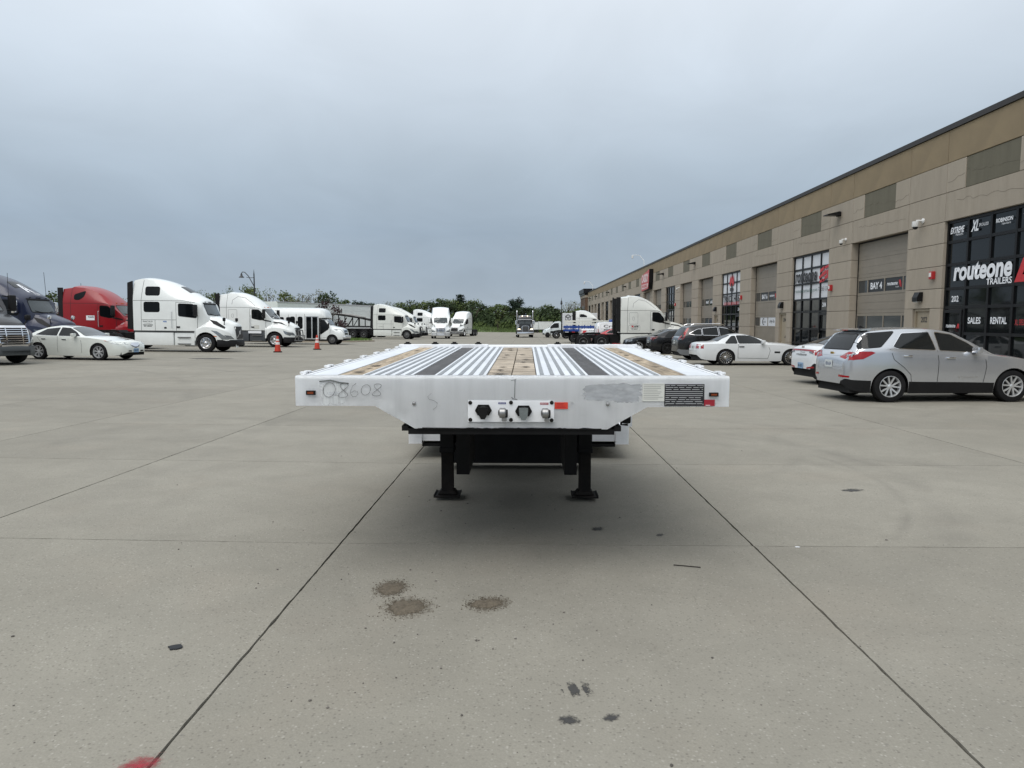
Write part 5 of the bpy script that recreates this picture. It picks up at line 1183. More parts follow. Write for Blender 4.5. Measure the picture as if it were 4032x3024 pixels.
        MB().box((mx, y, 2.28), (.16, .26, .62), bev=.05).build('mirror', o.get('mir', M_plastic), arm, 40); MB().box((mx-.083, y, 2.28), (.008, .2, .52)).build('mirror_glass', M_chrome, arm)
        hx = .85; c = cast(HB, 'z', 1, hx, sd*.72, 0)
        hm = MB().tube([(c.x, c.y, c.z-.02), (c.x+.05, c.y+sd*.1, c.z+.18)], .022, 6).build('hood_mirror_arm', M_plastic, t); MB().box((c.x+.05, c.y+sd*.13, c.z+.27), (.12, .2, .2), bev=.05).build('hood_mirror', o.get('mir', M_plastic), hm, 40)
        # hood vent and lamps
        patch(HB, [(-.35, 1.78), (.35, 1.70), (.75, 1.47), (.30, 1.62), (-.35, 1.70)] if kind != 'volvo' else [(.05, 1.80), (.45, 1.70), (.95, 1.38), (.95, 1.28), (.35, 1.55)], 'y', sd, 'hood_vent', M_plastic, t, .006)
        if kind == 'volvo': hl = [(.30, 1.20), (.62, 1.15), (.98, .90), (1.16, .70), (.86, .70), (.55, 1.02)]
        else: hl = [(.58, 1.15), (.85, 1.05), (1.08, .86), (1.0, .78), (.70, .90)]
        patch(HB, hl, 'y', sd, 'headlamp', M_headl, t, .008)
        patch(HB, [(sd*a, b) for a, b in ([(.60, .72), (.92, .72), (1.02, .95), (.78, .90)] if kind == 'volvo' else [(.62, .80), (.98, .84), (1.06, 1.04), (.76, 1.0)])], 'x', 1, 'headlamp', M_headl, t, .008)
        # side fairing over the tanks, steps, skirt edge
        fz = .36
        MB().b2((xb+.02, sd*.80, fz), (-1.78, sd*1.16, 1.06), bev=.05).build('side_fairing', low, t, 40)
        st = MB().b2((-1.74, sd*.80, fz), (-.64, sd*1.12, 1.06), bev=.04).build('step_fairing', low, t, 40)
        for z in (.42, .78): MB().b2((-1.55, sd*1.10, z), (-.85, sd*1.19, z+.05)).build('step', M_rimdk, st)
        MB().b2((xb+.02, sd*.7, 1.065), (-.64, sd*1.14, 1.158)).build('sill', mat('sill_grey', lin(92, 94, 94), .5), t)
        # trailing side extender
        if o.get('ext', True): MB().prism([(xb-.005, 1.2), (xb-.34, 1.25), (xb-(.28 if kind == 'volvo' else .34), 3.75+H), (xb-.005, 3.85+H)] if kind == 'volvo' else [(xb-.005, 1.2), (xb-.30, 1.22), (xb-.30, 3.62+H), (xb-.005, 3.62+H)], 'Y', sd*1.10, sd*1.18).build('side_extender', M_plastic, t)
    # grille
    if kind == 'volvo':
        g = patch(HB, rpoly([(-.44, .72), (.44, .72), (.50, 1.42), (-.50, 1.42)], .05), 'x', 1, 'grille', mat('grille_mesh', (.02, .02, .021), .5, bump=1.0, bscale=35), t, .012)
        seam(HB, [(-.36, .80), (.40, 1.36)], 'x', 1, g, .05, M_rimal, 'grille_bar', .02); patch(HB, [(.11*math.cos(a), 1.08+.11*math.sin(a)) for a in [2*pi*i/16 for i in range(16)]], 'x', 1, 'badge', M_rimal, g, .026)
        seam(HB, [(-.47, .66), (.47, .66)], 'x', 1, g, .09, M_rimal, 'grille_base', .016)
    else:
        gm = o.get('grille', M_plastic)
        g = patch(HB, rpoly([(-.50, .74), (.50, .74), (.56, 1.34), (-.56, 1.34)], .1), 'x', 1, 'grille', M_plastic, t, .010)
        for i in range(7):
            z = .80+i*.08; seam(HB, [(-.50-.006*i, z), (.50+.006*i, z)], 'x', 1, g, .026 if gm is M_chrome else .02, gm if gm is M_chrome else mat('grille_slat', (.05, .05, .052), .4), 'grille_slat', .03)
        if gm is M_chrome:
            for yy in (-.30, .30): seam(HB, [(yy, .76), (yy, 1.32)], 'x', 1, g, .04, M_chrome, 'grille_post', .036)
            ring = rpoly([(-.54, .70), (.54, .70), (.60, 1.38), (-.60, 1.38)], .1); seam(HB, ring+[ring[0]], 'x', 1, g, .08, M_chrome, 'grille_surround', .026)
    if kind == 'volvo': patch(CB, [(-.80, wsy[1]-.02), (.80, wsy[1]-.02), (.84, wsy[1]+.05), (-.84, wsy[1]+.05)], 'x', 1, 'visor_band', M_plastic, t, .014)
    else:
        for sd in (-1, 1): patch(B, [(-.84, 1.93), (-.62, 1.86), (-.30, 1.80), (-.28, 1.72), (-.62, 1.78), (-.84, 1.84)], 'y', sd, 'mirror_base', M_plastic, t, .012)
    for sd in (-1, 1):
        seam(HB, [(-.58, .75), (-.58, 1.25), (-.50, 1.7)], 'y', sd, hoodo, .016); MB().tube([(xb+2.15, sd*1.24, 1.3), (xb+2.15, sd*1.275, 1.35), (xb+2.15, sd*1.275, 2.2), (xb+2.15, sd*1.24, 2.25)], .014, 6).build('grab_rail', M_rimal, t)
        MB().cyl((xb+.6, sd*1.0, .70), (-1.9, sd*1.0, .70), .10, n=8).build('tank_strap', M_rimdk, t)
    # visor lamps
    for i in range(5): 
        yv = (-.55, -.12, 0, .12, .55)[i]; c = cast(CB, 'x', 1, yv, wsy[1]+.10, .0); MB().box((c.x, c.y, c.z), (.08, .07, .035), bev=.01).build('marker_lamp', M_amberl if kind != 'volvo' else M_plastic, t)
    for sd in (-1, 1): MB().tube([(wsy[0]-1.9 if kind != 'volvo' else .12, sd*.10, wsy[0]+.02), (.02 if kind == 'volvo' else -.2, sd*.62, wsy[0]+.12)], .014, 5).build('wiper', M_plastic, t)
    # frame, axles, fifth wheel, wheels
    ax = o.get('ax', (-4.75, -6.05)); xe = ax[1]-.75
    fr = MB().b2((xe, -.44, .74), (1.0, -.34, 1.0)).b2((xe, .34, .74), (1.0, .44, 1.0)).b2((xe, -.34, .8), (xe+.1, .34, .98)).b2((-2, -.34, .8), (-1.9, .34, .98)).build('frame', M_blk, t)
    MB().b2((xb-.2, -.5, .5), (.4, .5, 1.12)).build('engine_mass', M_wwell, t)
    MB().prism([(ax[1]+.05, 1.02), (ax[0]+.05, 1.02), (ax[0]-.05, 1.16), (ax[1]+.3, 1.16), (ax[1]-.1, 1.08)], 'Y', -.46, .46).build('fifth_wheel', M_blk, t)
    MB().b2((ax[0]+.62, -.92, .42), (xb-.06, .92, 1.04), bev=.03).build('battery_box', M_blk, t)
    rm = o.get('rm', M_rimpol); dm = o.get('dm', M_rimdk)
    for sd in (-1, 1):
        wheel(t, 0, sd*1.03, .50, .29, .30, ('steer',), rm, sd, name='front_wheel')
        for a in ax:
            wheel(t, a, sd*1.05, .50, .27, .30, ('drive',), dm, sd, name='rear_wheel'); 
            MB().lathe([(-.13, .3), (-.13, .44), (-.08, .5), (.08, .5), (.13, .44), (.13, .3)], 28, (a, sd*.72, .5)).build('inner_tyre', M_tyre, t, 40)
            MB().tube([(a+.56*math.cos(R(d)), sd*1.04, .5+.56*math.sin(R(d))) for d in range(25, 156, 13)], .02, 4).build('quarter_fender', M_plastic, t)
        MB().b2((xe+.02, sd*.72, .18), (xe+.05, sd*1.18, .95)).build('mud_flap', M_rubber, t)
    for a in (0,)+tuple(ax): MB().cyl((a, -1.0, .5), (a, 1.0, .5), .09, n=10).build('axle', M_blk, t)
    for sd in (-1, 1): MB().cyl((xb-.22, sd*.62, .8), (xb-.22, sd*.62, 2.4), .08, n=12).build('air_line_post', M_blk, t)
    return t, B, CB, HB
M_seamw = mat('soft_seam', lin(150, 152, 152), .5)
def bullbar(t, x, m, label=None, h=1.15):
    mb = MB().tube([(x, -1.0, .45), (x+.06, -1.0, .78), (x+.1, -.5, .80), (x+.1, .5, .80), (x+.06, 1.0, .78), (x, 1.0, .45)], .04, 8).tube([(x, -1.02, .46), (x+.05, 0, .42), (x, 1.02, .46)], .04, 8)
    for y in (-.5, .5): mb.tube([(x+.06, y, .42), (x+.1, y, .8), (x+.06, y, h)], .04, 8)
    mb.tube([(x+.06, -.5, h), (x+.09, 0, h+.03), (x+.06, .5, h)], .035, 8)
    return mb.build('grille_guard', m, t, 50)
W_truck = paint('white_truck', (230, 233, 231), 0, .28, .8, .08)
W_truck2 = paint('white_truck_dusty', (214, 216, 211), 0, .38, .5, .22)
Bl_truck = paint('blue_truck', (24, 32, 58), 0, .3, .15, .06)
R_truck = paint('red_truck', (142, 10, 22), .0, .35, .25, .05)
G_low = mat('grey_fairing', lin(66, 70, 74), .5)
B_navy = paint('navy', (28, 44, 92), .1, .35, .6)

# dark blue tractor at the left edge
t, B, CB, HB = tractor('semi_truck', 'dark blue sleeper tractor with a white letter A on its roof at the left edge', 'volvo', Bl_truck, -24.15, 35.2, -2, dict(mir=M_chrome, bump=Bl_truck))
def letterA(bv, axis, sgn, u, v, s, par, fl=1):
    for pl in (((-.55, -.5), (-.2, .5), (.1, .5), (-.25, -.5)), ((.1, .5), (.3, .5), (.5, -.5), (.2, -.5)), ((-.05, -.2), (.2, -.2), (.2, .0), (.02, .0))):
        patch(bv, [(u+fl*s*a, v+s*b) for a, b in pl], axis, sgn, 'emblem', M_wl, par, .014, .06)
letterA(CB, 'x', 1, -.05, 3.22, .40, t); letterA(CB, 'y', -1, -2.0, 2.35, .6, t)
decal_text(CB, '1239', .18, 2.95, 'x', 1, t, M_wl, w=.4, h=.12)
MB().tube([(-.9, -1.15, 2.6), (-.9, -1.16, 3.9)], .01, 5).build('antenna', M_plastic, t); MB().tube([(-.5, .9, 2.8), (-.62, .95, 4.1)], .01, 5).build('antenna', M_plastic, t)
patch(CB, rpoly([(-1.55, -.42), (-1.0, -.55), (-1.0, .55), (-1.55, .42)], .05), 'z', 1, 'roof_window', M_trkglass, t, .01)
# red tractor
t, B, CB, HB = tractor('semi_truck', 'bright red sleeper tractor between the dark blue and the tall white tractor', 'cascadia', R_truck, -23.9, 43.2, 0, dict(upwin='tri', low=R_truck))
for sd in (-1, 1):
    patch(CB, [(-2.35, 1.98), (-1.85, 1.98), (-1.85, 1.70), (-2.35, 1.70)], 'y', sd, 'door_sign', M_wl, t, .008)
MB().b2((-3.7, -1.185, .98), (-.7, -1.165, 1.10)).build('white_stripe', M_wl, t); MB().b2((-3.7, -1.186, .72), (-.7, -1.166, .975)).build('blue_stripe', B_navy, t)
decal_text(CB, 'PUGARD', -2.06, 1.89, 'y', -1, t, M_bl, w=.36, h=.09, off=.011, bold=.03); decal_text(HB, '1627', -.35, 1.52, 'y', -1, t, M_wl, w=.26, h=.1)
MB().tube([(-3.9, 1.0, 1.0), (-4.0, 1.0, 4.0)], .012, 5).build('antenna', M_plastic, t)
# tall white tractor in the middle of the left row
t, B, CB, HB = tractor('semi_truck', 'tall white sleeper tractor with two dark side windows behind the pearl saloon', 'volvo', W_truck, -17.55, 39.75, 0, dict(ax=(-5.2, -6.5)))
decal_text(CB, 'Boutel Trip Inc', -3.15, 1.66, 'y', -1, t, M_bl, w=.55, h=.08, bold=.02); decal_text(CB, 'Schaumburg, IL', -3.15, 1.56, 'y', -1, t, M_lline, w=.4, h=.05); decal_text(CB, 'USDOT 2904063', -3.15, 1.47, 'y', -1, t, M_bl, w=.56, h=.06, bold=.02); decal_text(CB, 'MC 986662', -3.15, 1.40, 'y', -1, t, M_bl, w=.44, h=.06, bold=.02)
decal_text(CB, 'RHODA', -2.2, 1.66, 'y', -1, t, mat('blue_letter', lin(60, 110, 180), .5), w=.2, h=.08, bold=.04); patch(CB, rpoly([(-2.25, 1.36), (-2.12, 1.36), (-2.12, 1.27), (-2.25, 1.27)], .01), 'y', -1, 'vent', M_plastic, t, .01)
patch(CB, rpoly([(-1.65, -.45), (-1.05, -.58), (-1.05, .58), (-1.65, .45)], .05), 'z', 1, 'roof_window', M_trkglass, t, .01)
patch(HB, [(.38, .86), (.60, .86), (.60, .90), (.38, .90)], 'y', -1, 'side_marker', M_amberl, t, .01); MB().box((1.44, -.45, .33), (.02, .3, .16)).build('licence_plate', M_lplate, t)
# white tractor with grey skirts
t, B, CB, HB = tractor('semi_truck', 'white sleeper tractor with grey skirts behind the left traffic cone', 'cascadia', W_truck, -17.3, 49.7, 0, dict(low=G_low))
bullbar(t, 1.36, M_rimdk); decal_text(HB, '2202', .0, 1.62, 'y', -1, t, M_bl, w=.30, h=.11, bold=.03)
patch(CB, [(-1.42, 1.50), (-1.05, 1.50), (-1.05, 1.24), (-1.42, 1.24)], 'y', -1, 'door_sign', M_paper, t, .008); MB().b2((-1.8, -1.19, .94), (-.9, -1.17, 1.10)).build('step_board', M_wl, t)
# big white tractor by the warehouse
t, B, CB, HB = tractor('semi_truck', 'big white sleeper tractor with MTR door sign beside the warehouse', 'cascadia', W_truck2, 10.35, 51.15, 0, dict(low=W_truck2, ax=(-5.05, -6.33), rm=M_rimdk, dm=M_rimdk))
seam(CB, rpoly([(-3.2, 1.66), (-2.4, 1.66), (-2.4, 1.27), (-3.2, 1.27)], .1)+[(-3.2, 1.6)], 'y', -1, t, .02, M_seamw, 'sign_border')
decal_text(CB, 'MTR', -2.66, 1.57, 'y', -1, t, M_bl, w=.30, h=.12, bold=.04, shear=.25); patch(CB, [(-3.02, 1.50), (-2.95, 1.58), (-3.02, 1.64), (-2.86, 1.64), (-2.84, 1.50), (-2.93, 1.55)], 'y', -1, 'logo_mark', M_red, t, .01)
decal_text(CB, 'ROMEOVILLE, ILLINOIS', -2.78, 1.45, 'y', -1, t, M_bl, w=.52, h=.05); decal_text(CB, 'MC 1089943', -2.78, 1.38, 'y', -1, t, M_bl, w=.42, h=.05); decal_text(HB, 'M1313', -.12, 1.55, 'y', -1, t, M_bl, w=.26, h=.09)
for z in (1.75, 2.4, 3.0): MB().box((-4.1, -1.0, z), (.12, .08, .1)).build('hose_hanger', M_plastic, t)
MB().b2((-4.32, -1.17, 1.15), (-4.24, -1.02, 3.6)).build('rear_fairing_post', M_plastic, t)
# white tractor with the car hauler
t, B, CB, HB = tractor('semi_truck', 'white sleeper tractor with black grille guard hitched to the car hauler trailer', 'volvo', W_truck2, -13.75, 83.2, -4, dict(ax=(-5.1, -6.4), rm=M_rimdk))
bullbar(t, 1.45, M_plastic, h=1.35); decal_text(HB, '707', -.1, 1.72, 'y', -1, t, M_bl, w=.32, h=.14, bold=.03); decal_text(CB, 'TRANSPORT', -3.0, 1.42, 'y', -1, t, M_lline, w=.6, h=.08)
tractor('semi_truck', 'white sleeper tractor whose nose shows just past the car hauler tractor', 'volvo', W_truck2, -14.6, 94.5, -3, dict(rm=M_rimdk))
tractor('semi_truck', 'white sleeper tractor pulling the far white trailer beyond the nose of the car hauler tractor', 'volvo', W_truck, -13.3, 109.5, -3, dict())
# white tractor facing the camera
Tn = tractor('semi_truck', 'white tractor with bright grille guard driving straight toward the camera', 'cascadia', W_truck, -10.75, 89.2, -83, dict(H=.22, bump=M_rimal, grille=M_chrome, mir=W_truck)); bullbar(Tn[0], 1.38, M_rimal, h=1.3)
Tn = tractor('semi_truck', 'white tractor facing the camera just right of the one with the bright bumper', 'cascadia', W_truck, -10.5, 108.0, -103, dict(H=.05, bump=M_rimdk)); bullbar(Tn[0], 1.38, M_rimdk)
# white tractor with a half-round sleeper window by the far bays
tractor('semi_truck', 'white tractor with a half-round sleeper window behind the blue stake truck', 'cascadia', W_truck, 10.3, 95.5, 0, dict(upwin='half', ax=(-5.0, -6.3), rm=M_rimpol, dm=M_rimpol))
# grey nose at the left edge, closest of the row
t, B, CB, HB = tractor('semi_truck', 'grey tractor nose with bright chrome slatted grille cut by the left edge', 'cascadia', paint('grey_truck', (34, 34, 38), .1, .3, .2), -19.75, 25.7, -17, dict(grille=M_chrome, bump=mat('grey_bumper', lin(66, 70, 72), .5)), )
MB().box((1.36, 0, .46), (.06, 1.1, .17), bev=.03).build('bumper_opening', M_plastic, t)

# black long-nose tractor facing the camera
t = thing('semi_truck', 'black long-nose tractor with tall chrome stacks and lit headlamps facing the camera', 'truck', group='highway tractors parked in the lot'); stand(t, -.15, 104.5, -88)
Bk = paint('black_truck', (18, 18, 20), .1, .25, .9)
cs = Shell(dict(top=[(-3.3, 3.0), (-3.2, 3.28), (-2.5, 3.30), (-1.5, 3.15), (-1.30, 2.95), (-1.28, 2.6), (-1.12, 1.9)], belt=[(-3.3, 2.4), (-1.5, 2.4), (-1.12, 1.7)], bot=[(-3.3, 1.0), (-1.12, 1.0)], hw=[(-3.3, 1.1), (-1.4, 1.08), (-1.12, 1.0)], rw=[(-3.3, .95), (-1.5, .92), (-1.12, .9)]), step=.2, tuck=.01, shoulder=.01, crown=.1)
hs = Shell(dict(top=[(-1.3, 1.85), (.9, 1.74), (1.0, 1.6), (1.02, 1.2)], belt=[(-1.3, 1.6), (1.02, 1.4)], bot=[(-1.3, .7), (1.02, .7)], hw=[(-1.3, .72), (.9, .56), (1.02, .52)], rw=[(-1.3, .55), (1.02, .42)]), step=.2, tuck=.0, shoulder=.01, crown=.1)
cb, hb = cs.bvh, hs.bvh; cs.build('cab', Bk, t, 40); hs.build('hood', Bk, t, 40)
for sd in (-1, 1):
    pane(cb, [(sd*.04, 2.02), (sd*.88, 2.02), (sd*.84, 2.62), (sd*.04, 2.66)], 'x', 1, t, M_shield, 'windshield', r=.04, gasket=.03)
    MB().prism([(-.62, .62), (-.50, 1.05), (-.1, 1.22), (.4, 1.18), (.78, .92), (.85, .66), (.7, .66), (.55, .95), (0, 1.06), (-.42, .92), (-.52, .62)], 'Y', sd*.58, sd*1.2).build('fender', Bk, t, 40)
    MB().cyl((-1.25, sd*1.18, 1.0), (-1.25, sd*1.18, 3.75), .085, n=14).cyl((-1.25, sd*1.18, 3.7), (-1.33, sd*1.18, 3.95), .085, n=14).build('exhaust_stack', M_chrome, t, 40)
    MB().cyl((-1.05, sd*.98, 1.35), (-1.05, sd*.98, 2.0), .19, n=16).build('air_cleaner', M_chrome, t, 40)
    lh = MB().box((.62, sd*.92, 1.22), (.2, .46, .2), bev=.05).build('headlamp', M_chrome, t, 40); MB().box((.728, sd*.92, 1.22), (.02, .36, .14), bev=.01).build('lamp_lens', mat('lit_lamp', (1.0, .86, .6), .3, emit=2.2), lh)
    ma = MB().tube([(-1.1, sd*1.05, 2.5), (-1.0, sd*1.35, 2.5), (-1.0, sd*1.35, 1.9), (-1.1, sd*1.05, 1.9)], .02, 6).build('mirror_arm', M_chrome, t); MB().box((-1.0, sd*1.35, 2.2), (.1, .2, .55), bev=.03).build('mirror', M_chrome, ma)
    wheel(t, 0, sd*1.02, .5, .29, .3, ('steer',), M_rimpol, sd, name='front_wheel')
    for a in (-4.6, -5.9): wheel(t, a, sd*1.0, .5, .5, .3, ('drive',), M_rimpol, sd, name='rear_wheel')
    MB().cyl((-3.0, sd*.9, .72), (-1.5, sd*.9, .72), .3, n=18).build('fuel_tank', M_chrome, t, 40)
    MB().lathe([(0, .09), (.1, .09), (.14, .06), (.15, .001)], 12, (-1.35, sd*.38, 3.15), axis='X').build('spot_lamp', mat('lit_lamp', (1.0, .86, .6), .3, emit=2.2), t)
ring = [(-.50, .78), (.50, .78), (.50, 1.62), (.40, 1.72), (-.40, 1.72), (-.50, 1.62)]
MB().prism(ring, 'X', 1.03, 1.10).build('grille_surround', M_chrome, t); g = MB().prism([(a*.86, 1.25+(b-1.25)*.88) for a, b in ring], 'X', 1.101, 1.115).build('grille', M_plastic, t)
for i in range(9): MB().b2((1.1155, -.38+i*.095-.02, .86), (1.125, -.38+i*.095+.02, 1.62)).build('grille_bar', M_rimdk, g)
MB().box((1.15, 0, .62), (.12, 2.4, .36), bev=.03).build('bumper', M_chrome, t, 40); MB().prism([(-1.27, 2.72), (-.95, 2.62), (-.95, 2.58), (-1.3, 2.64)], 'Y', -.98, .98).build('sun_visor', M_chrome, t)
for i in range(5): MB().box((-1.25, -.6+i*.3, 3.12), (.1, .1, .06), bev=.02).build('marker_lamp', M_amberl, t)
MB().b2((-6.6, -.44, .72), (.95, .44, .98)).build('frame', M_blk, t); MB().b2((-6.0, -.46, 1.0), (-4.5, .46, 1.15)).build('fifth_wheel', M_blk, t)

# ---------------------------------------------------------------- trailers, bus, vans
M_refw = mat('trailer_side_white', lin(222, 226, 224), .45, .1, var=.04, vscale=1.5, dirt=.2, dcol=lin(160, 164, 160))
def box_trailer(label, X, Y, head, L=16.1, H0=1.15, H1=4.1, W=1.3, reefer=True, panels=11, group='white box trailers', cat='trailer'):
    t = thing('box_trailer', label, cat, group=group); stand(t, X, Y, head)
    MB().b2((0, -W+.03, H0), (L, W-.03, H1), bev=.04).build('box', M_refw, t)
    w = L/panels
    for i in range(panels):
        for sd in (-1, 1):
            mb = MB()
            for q in range(8): mb.b2((i*w+.02, sd*(W-.031), H0+.2+q*.33), (i*w+w-.02, sd*(W-.031+(.012 if q % 2 else .022)), H0+.2+q*.33+.31))
            mb.build('side_panel', M_refw, t)
    for sd in (-1, 1): MB().b2((-.02, sd*(W-.05), H1-.12), (L+.02, sd*(W+.02), H1+.02)).b2((-.02, sd*(W-.05), H0-.02), (L+.02, sd*(W+.02), H0+.14)).build('side_rail', M_rimal, t)
    if reefer:
        MB().b2((L+.03, -.95, H0+.9), (L+.5, .95, H1-.35), bev=.08).build('cooling_unit', M_refw, t); MB().b2((L+.501, -.75, H0+1.9), (L+.53, .75, H1-.5)).build('unit_grille', M_plastic, t)
        MB().b2((L+.02, -1.25, H0), (L+.06, 1.25, H1)).build('front_frame', mat('dull_brown', lin(120, 104, 92), .6), t)
    for a in (1.6, 2.9):
        for sd in (-1, 1): wheel(t, a, sd*1.02, .5, .5, .3, ('drive',), M_rimdk, sd)
    for sd in (-1, 1): MB().b2((L-3.0, sd*.7-.06, .05), (L-2.88, sd*.7+.06, H0)).box((L-2.94, sd*.7, .03), (.3, .3, .04)).build('landing_leg', M_blk, t)
    MB().b2((.3, -.5, H0-.25), (L-.3, .5, H0-.005)).build('frame', M_blk, t)
    return t
box_trailer('long white refrigerated trailer behind the bus and the car hauler', -28.7, 79.2, 59.5)
box_trailer('white box trailer hitched behind the farthest of the left tractors', -35.5, 110.5, -3, reefer=False)
q_ = box_trailer('short white box trailer at the back edge of the lot right of the black tractor', 2.62, 146.5, 6, L=4.6, reefer=False, panels=4); q_.scale = (.6, .6, .56)
q_ = box_trailer('white box trailer end beside the black tractor at the back of the lot', .6, 147.5, 6, L=3.2, reefer=False, panels=3); q_.scale = (.58, .58, .54)

# car hauler trailer frame
t = thing('car_hauler', 'dark steel wedge car hauler trailer with sloping ramps behind the bus', 'trailer'); stand(t, -17.95, 84.0, -4)
def P(dx, z, y): return (dx, y, z)
for sd in (-1, 1):
    y = sd*1.15
    MB().tube([P(-12.0, 1.35, y), P(-5.5, 2.95, y), P(-1.6, 2.42, y), P(-.1, 2.12, y)], .075, 6).build('upper_ramp_rail', M_blk, t)
    MB().tube([P(-12.0, .95, y), P(-6.2, 1.05, y), P(-5.0, 1.42, y), P(-.3, 1.42, y)], .09, 6).build('lower_rail', M_blk, t)
    for x, zt in ((-5.5, 2.9), (-4.0, 2.7), (-2.3, 2.5), (-1.5, 2.36)): MB().tube([P(x, 1.42, y), P(x, zt, y)], .06, 6).build('post', M_blk, t)
    for x in (-3.8, -3.0, -2.3): MB().tube([P(x-.6, 1.5, y), P(x, 2.45, y)], .045, 6).build('brace', M_blk, t)
    MB().tube([P(-5.4, 2.98, y*.9), P(-3.2, 2.83, y*.9), P(-1.4, 2.52, y*.9)], .05, 6).build('ramp_track', M_rimdk, t)
    for a in (-10.5, -9.3): wheel(t, a, sd*1.05, .42, .3, .25, ('drive',), M_rimdk, sd)
    MB().tube([P(-4.4, 2.85, y), P(-4.4, 3.55, y)], .035, 6).build('stanchion', M_blk, t)
for i in range(8): MB().b2((-5.2+i*.62, -1.1, 1.38), (-5.0+i*.62, 1.1, 1.44)).build('cross_member', M_blk, t)
MB().b2((-5.6, -1.12, 1.2), (-3.9, 1.12, 1.34)).build('deck_box', mat('oxide_red', lin(96, 44, 40), .7), t)

# shuttle bus
t = thing('shuttle_bus', 'white cutaway shuttle bus with glass folding door beside the right traffic cone', 'bus'); stand(t, -15.45, 57.2, 1)
Wb = paint('white_bus', (228, 231, 230), 0, .35, .6, .08)
cs = Shell(dict(top=[(-.95, 2.15), (-.50, 2.02), (-.1, 1.52), (.1, 1.46), (.75, 1.30), (.88, 1.1), (.92, .8)], belt=[(-.95, 1.5), (-.3, 1.35), (0, 1.15), (.92, .85)], bot=[(-.95, .42), (.92, .42)], hw=[(-.95, 1.0), (0, 1.0), (.6, .98), (.85, .88), (.92, .8)], rw=[(-.95, .85), (-.3, .85), (0, .8), (.92, .75)]), [(0, .38, .45)], step=.1, crown=.06)
cb = cs.bvh; cs.build('cab', Wb, t, 35)
bx = Shell(dict(top=[(-7.2, 2.7), (-7.1, 2.86), (-4, 2.92), (-1.3, 2.92), (-.85, 2.86), (-.62, 2.72), (-.50, 2.42), (-.48, 2.2)], belt=[(-7.2, 2.3), (-.9, 2.4), (-.48, 2.2)], bot=[(-7.2, .42), (-1.0, .42), (-.98, 2.10), (-.48, 2.12)], hw=[(-7.2, 1.14), (-1.0, 1.16), (-.7, 1.12), (-.48, 1.0)], rw=[(-7.2, 1.0), (-1, 1.02), (-.48, .9)]), [], step=.2, tuck=.01, shoulder=.005, crown=.1)
bb = bx.bvh; bx.build('coach_body', Wb, t, 35)
MB().b2((-1.0, -1.13, .45), (-.97, 1.13, 2.1)).build('front_bulkhead', M_plastic, t)
pane(cb, [(-.80, 1.56), (.80, 1.56), (.78, 2.0), (-.78, 2.0)], 'x', 1, t, M_shield, 'windshield', r=.06, gasket=.03)
for sd in (-1, 1):
    pane(cb, [(-.92, 1.98), (-.62, 1.92), (-.30, 1.50), (-.30, 1.22), (-.92, .80)], 'y', sd, t, M_trkglass, 'cab_window', r=.04)
    for x in (-6.6, -5.5, -4.4, -3.55): pane(bb, [(x, 1.40), (x+.62, 1.40), (x+.62, 2.12), (x, 2.12)], 'y', sd, t, M_trkglass, 'side_window', r=.1, gasket=.03)
    seam(cb, [(-.94, .5), (-.2, .62), (-.1, 1.3)], 'y', sd, t)
    wheel(t, 0, sd*.86, .38, .24, .22, ('steer',), M_rimdk, sd); wheel(t, -4.5, sd*.86, .38, .40, .22, ('drive',), M_rimdk, sd)
    patch(cb, [(sd*.58, .98), (sd*.92, .96), (sd*.92, 1.22), (sd*.60, 1.24)], 'x', 1, 'headlamp', M_headl, t, .01)
    MB().tube([(-.35, sd*.95, 1.52), (-.2, sd*1.2, 1.5)], .02).box((-.2, sd*1.25, 1.5), (.1, .2, .42), bev=.03).build('mirror', M_plastic, t)
patch(cb, rpoly([(-.52, .78), (.52, .78), (.54, 1.20), (-.54, 1.20)], .04), 'x', 1, 'grille', M_chrome, t, .01)
for z in (.88, 1.08): patch(cb, [(-.44, z-.05), (.44, z-.05), (.44, z+.05), (-.44, z+.05)], 'x', 1, 'grille_slot', M_plastic, t, .02)
MB().box((.98, 0, .60), (.2, 1.9, .22), bev=.06).build('bumper', M_rimal, t, 40); MB().box((.95, 0, .40), (.2, 1.8, .16), bev=.05).build('lower_bumper', M_plastic, t, 40)
dr = MB().b2((-2.05, -1.19, .42), (-1.02, -1.17, 2.25)).build('folding_door', M_rimal, t)
for x in (-2.0, -1.52): MB().b2((x+.03, -1.197, .5), (x+.42, -1.191, 2.18)).build('door_glass', M_trkglass, dr)
for x in (-3.25, -2.65): pane(bb, [(x, 1.25), (x+.36, 1.25), (x+.36, 2.18), (x, 2.18)], 'y', -1, t, M_trkglass, 'entry_window', r=.14, gasket=.02)
for x in (-3.4, -2.78, -2.12): seam(bb, [(x, .5), (x, 2.4)], 'y', -1, t, .03, M_lline)
MB().b2((-7.1, -.9, .28), (.5, .9, .8)).build('underbody', M_wwell, t)

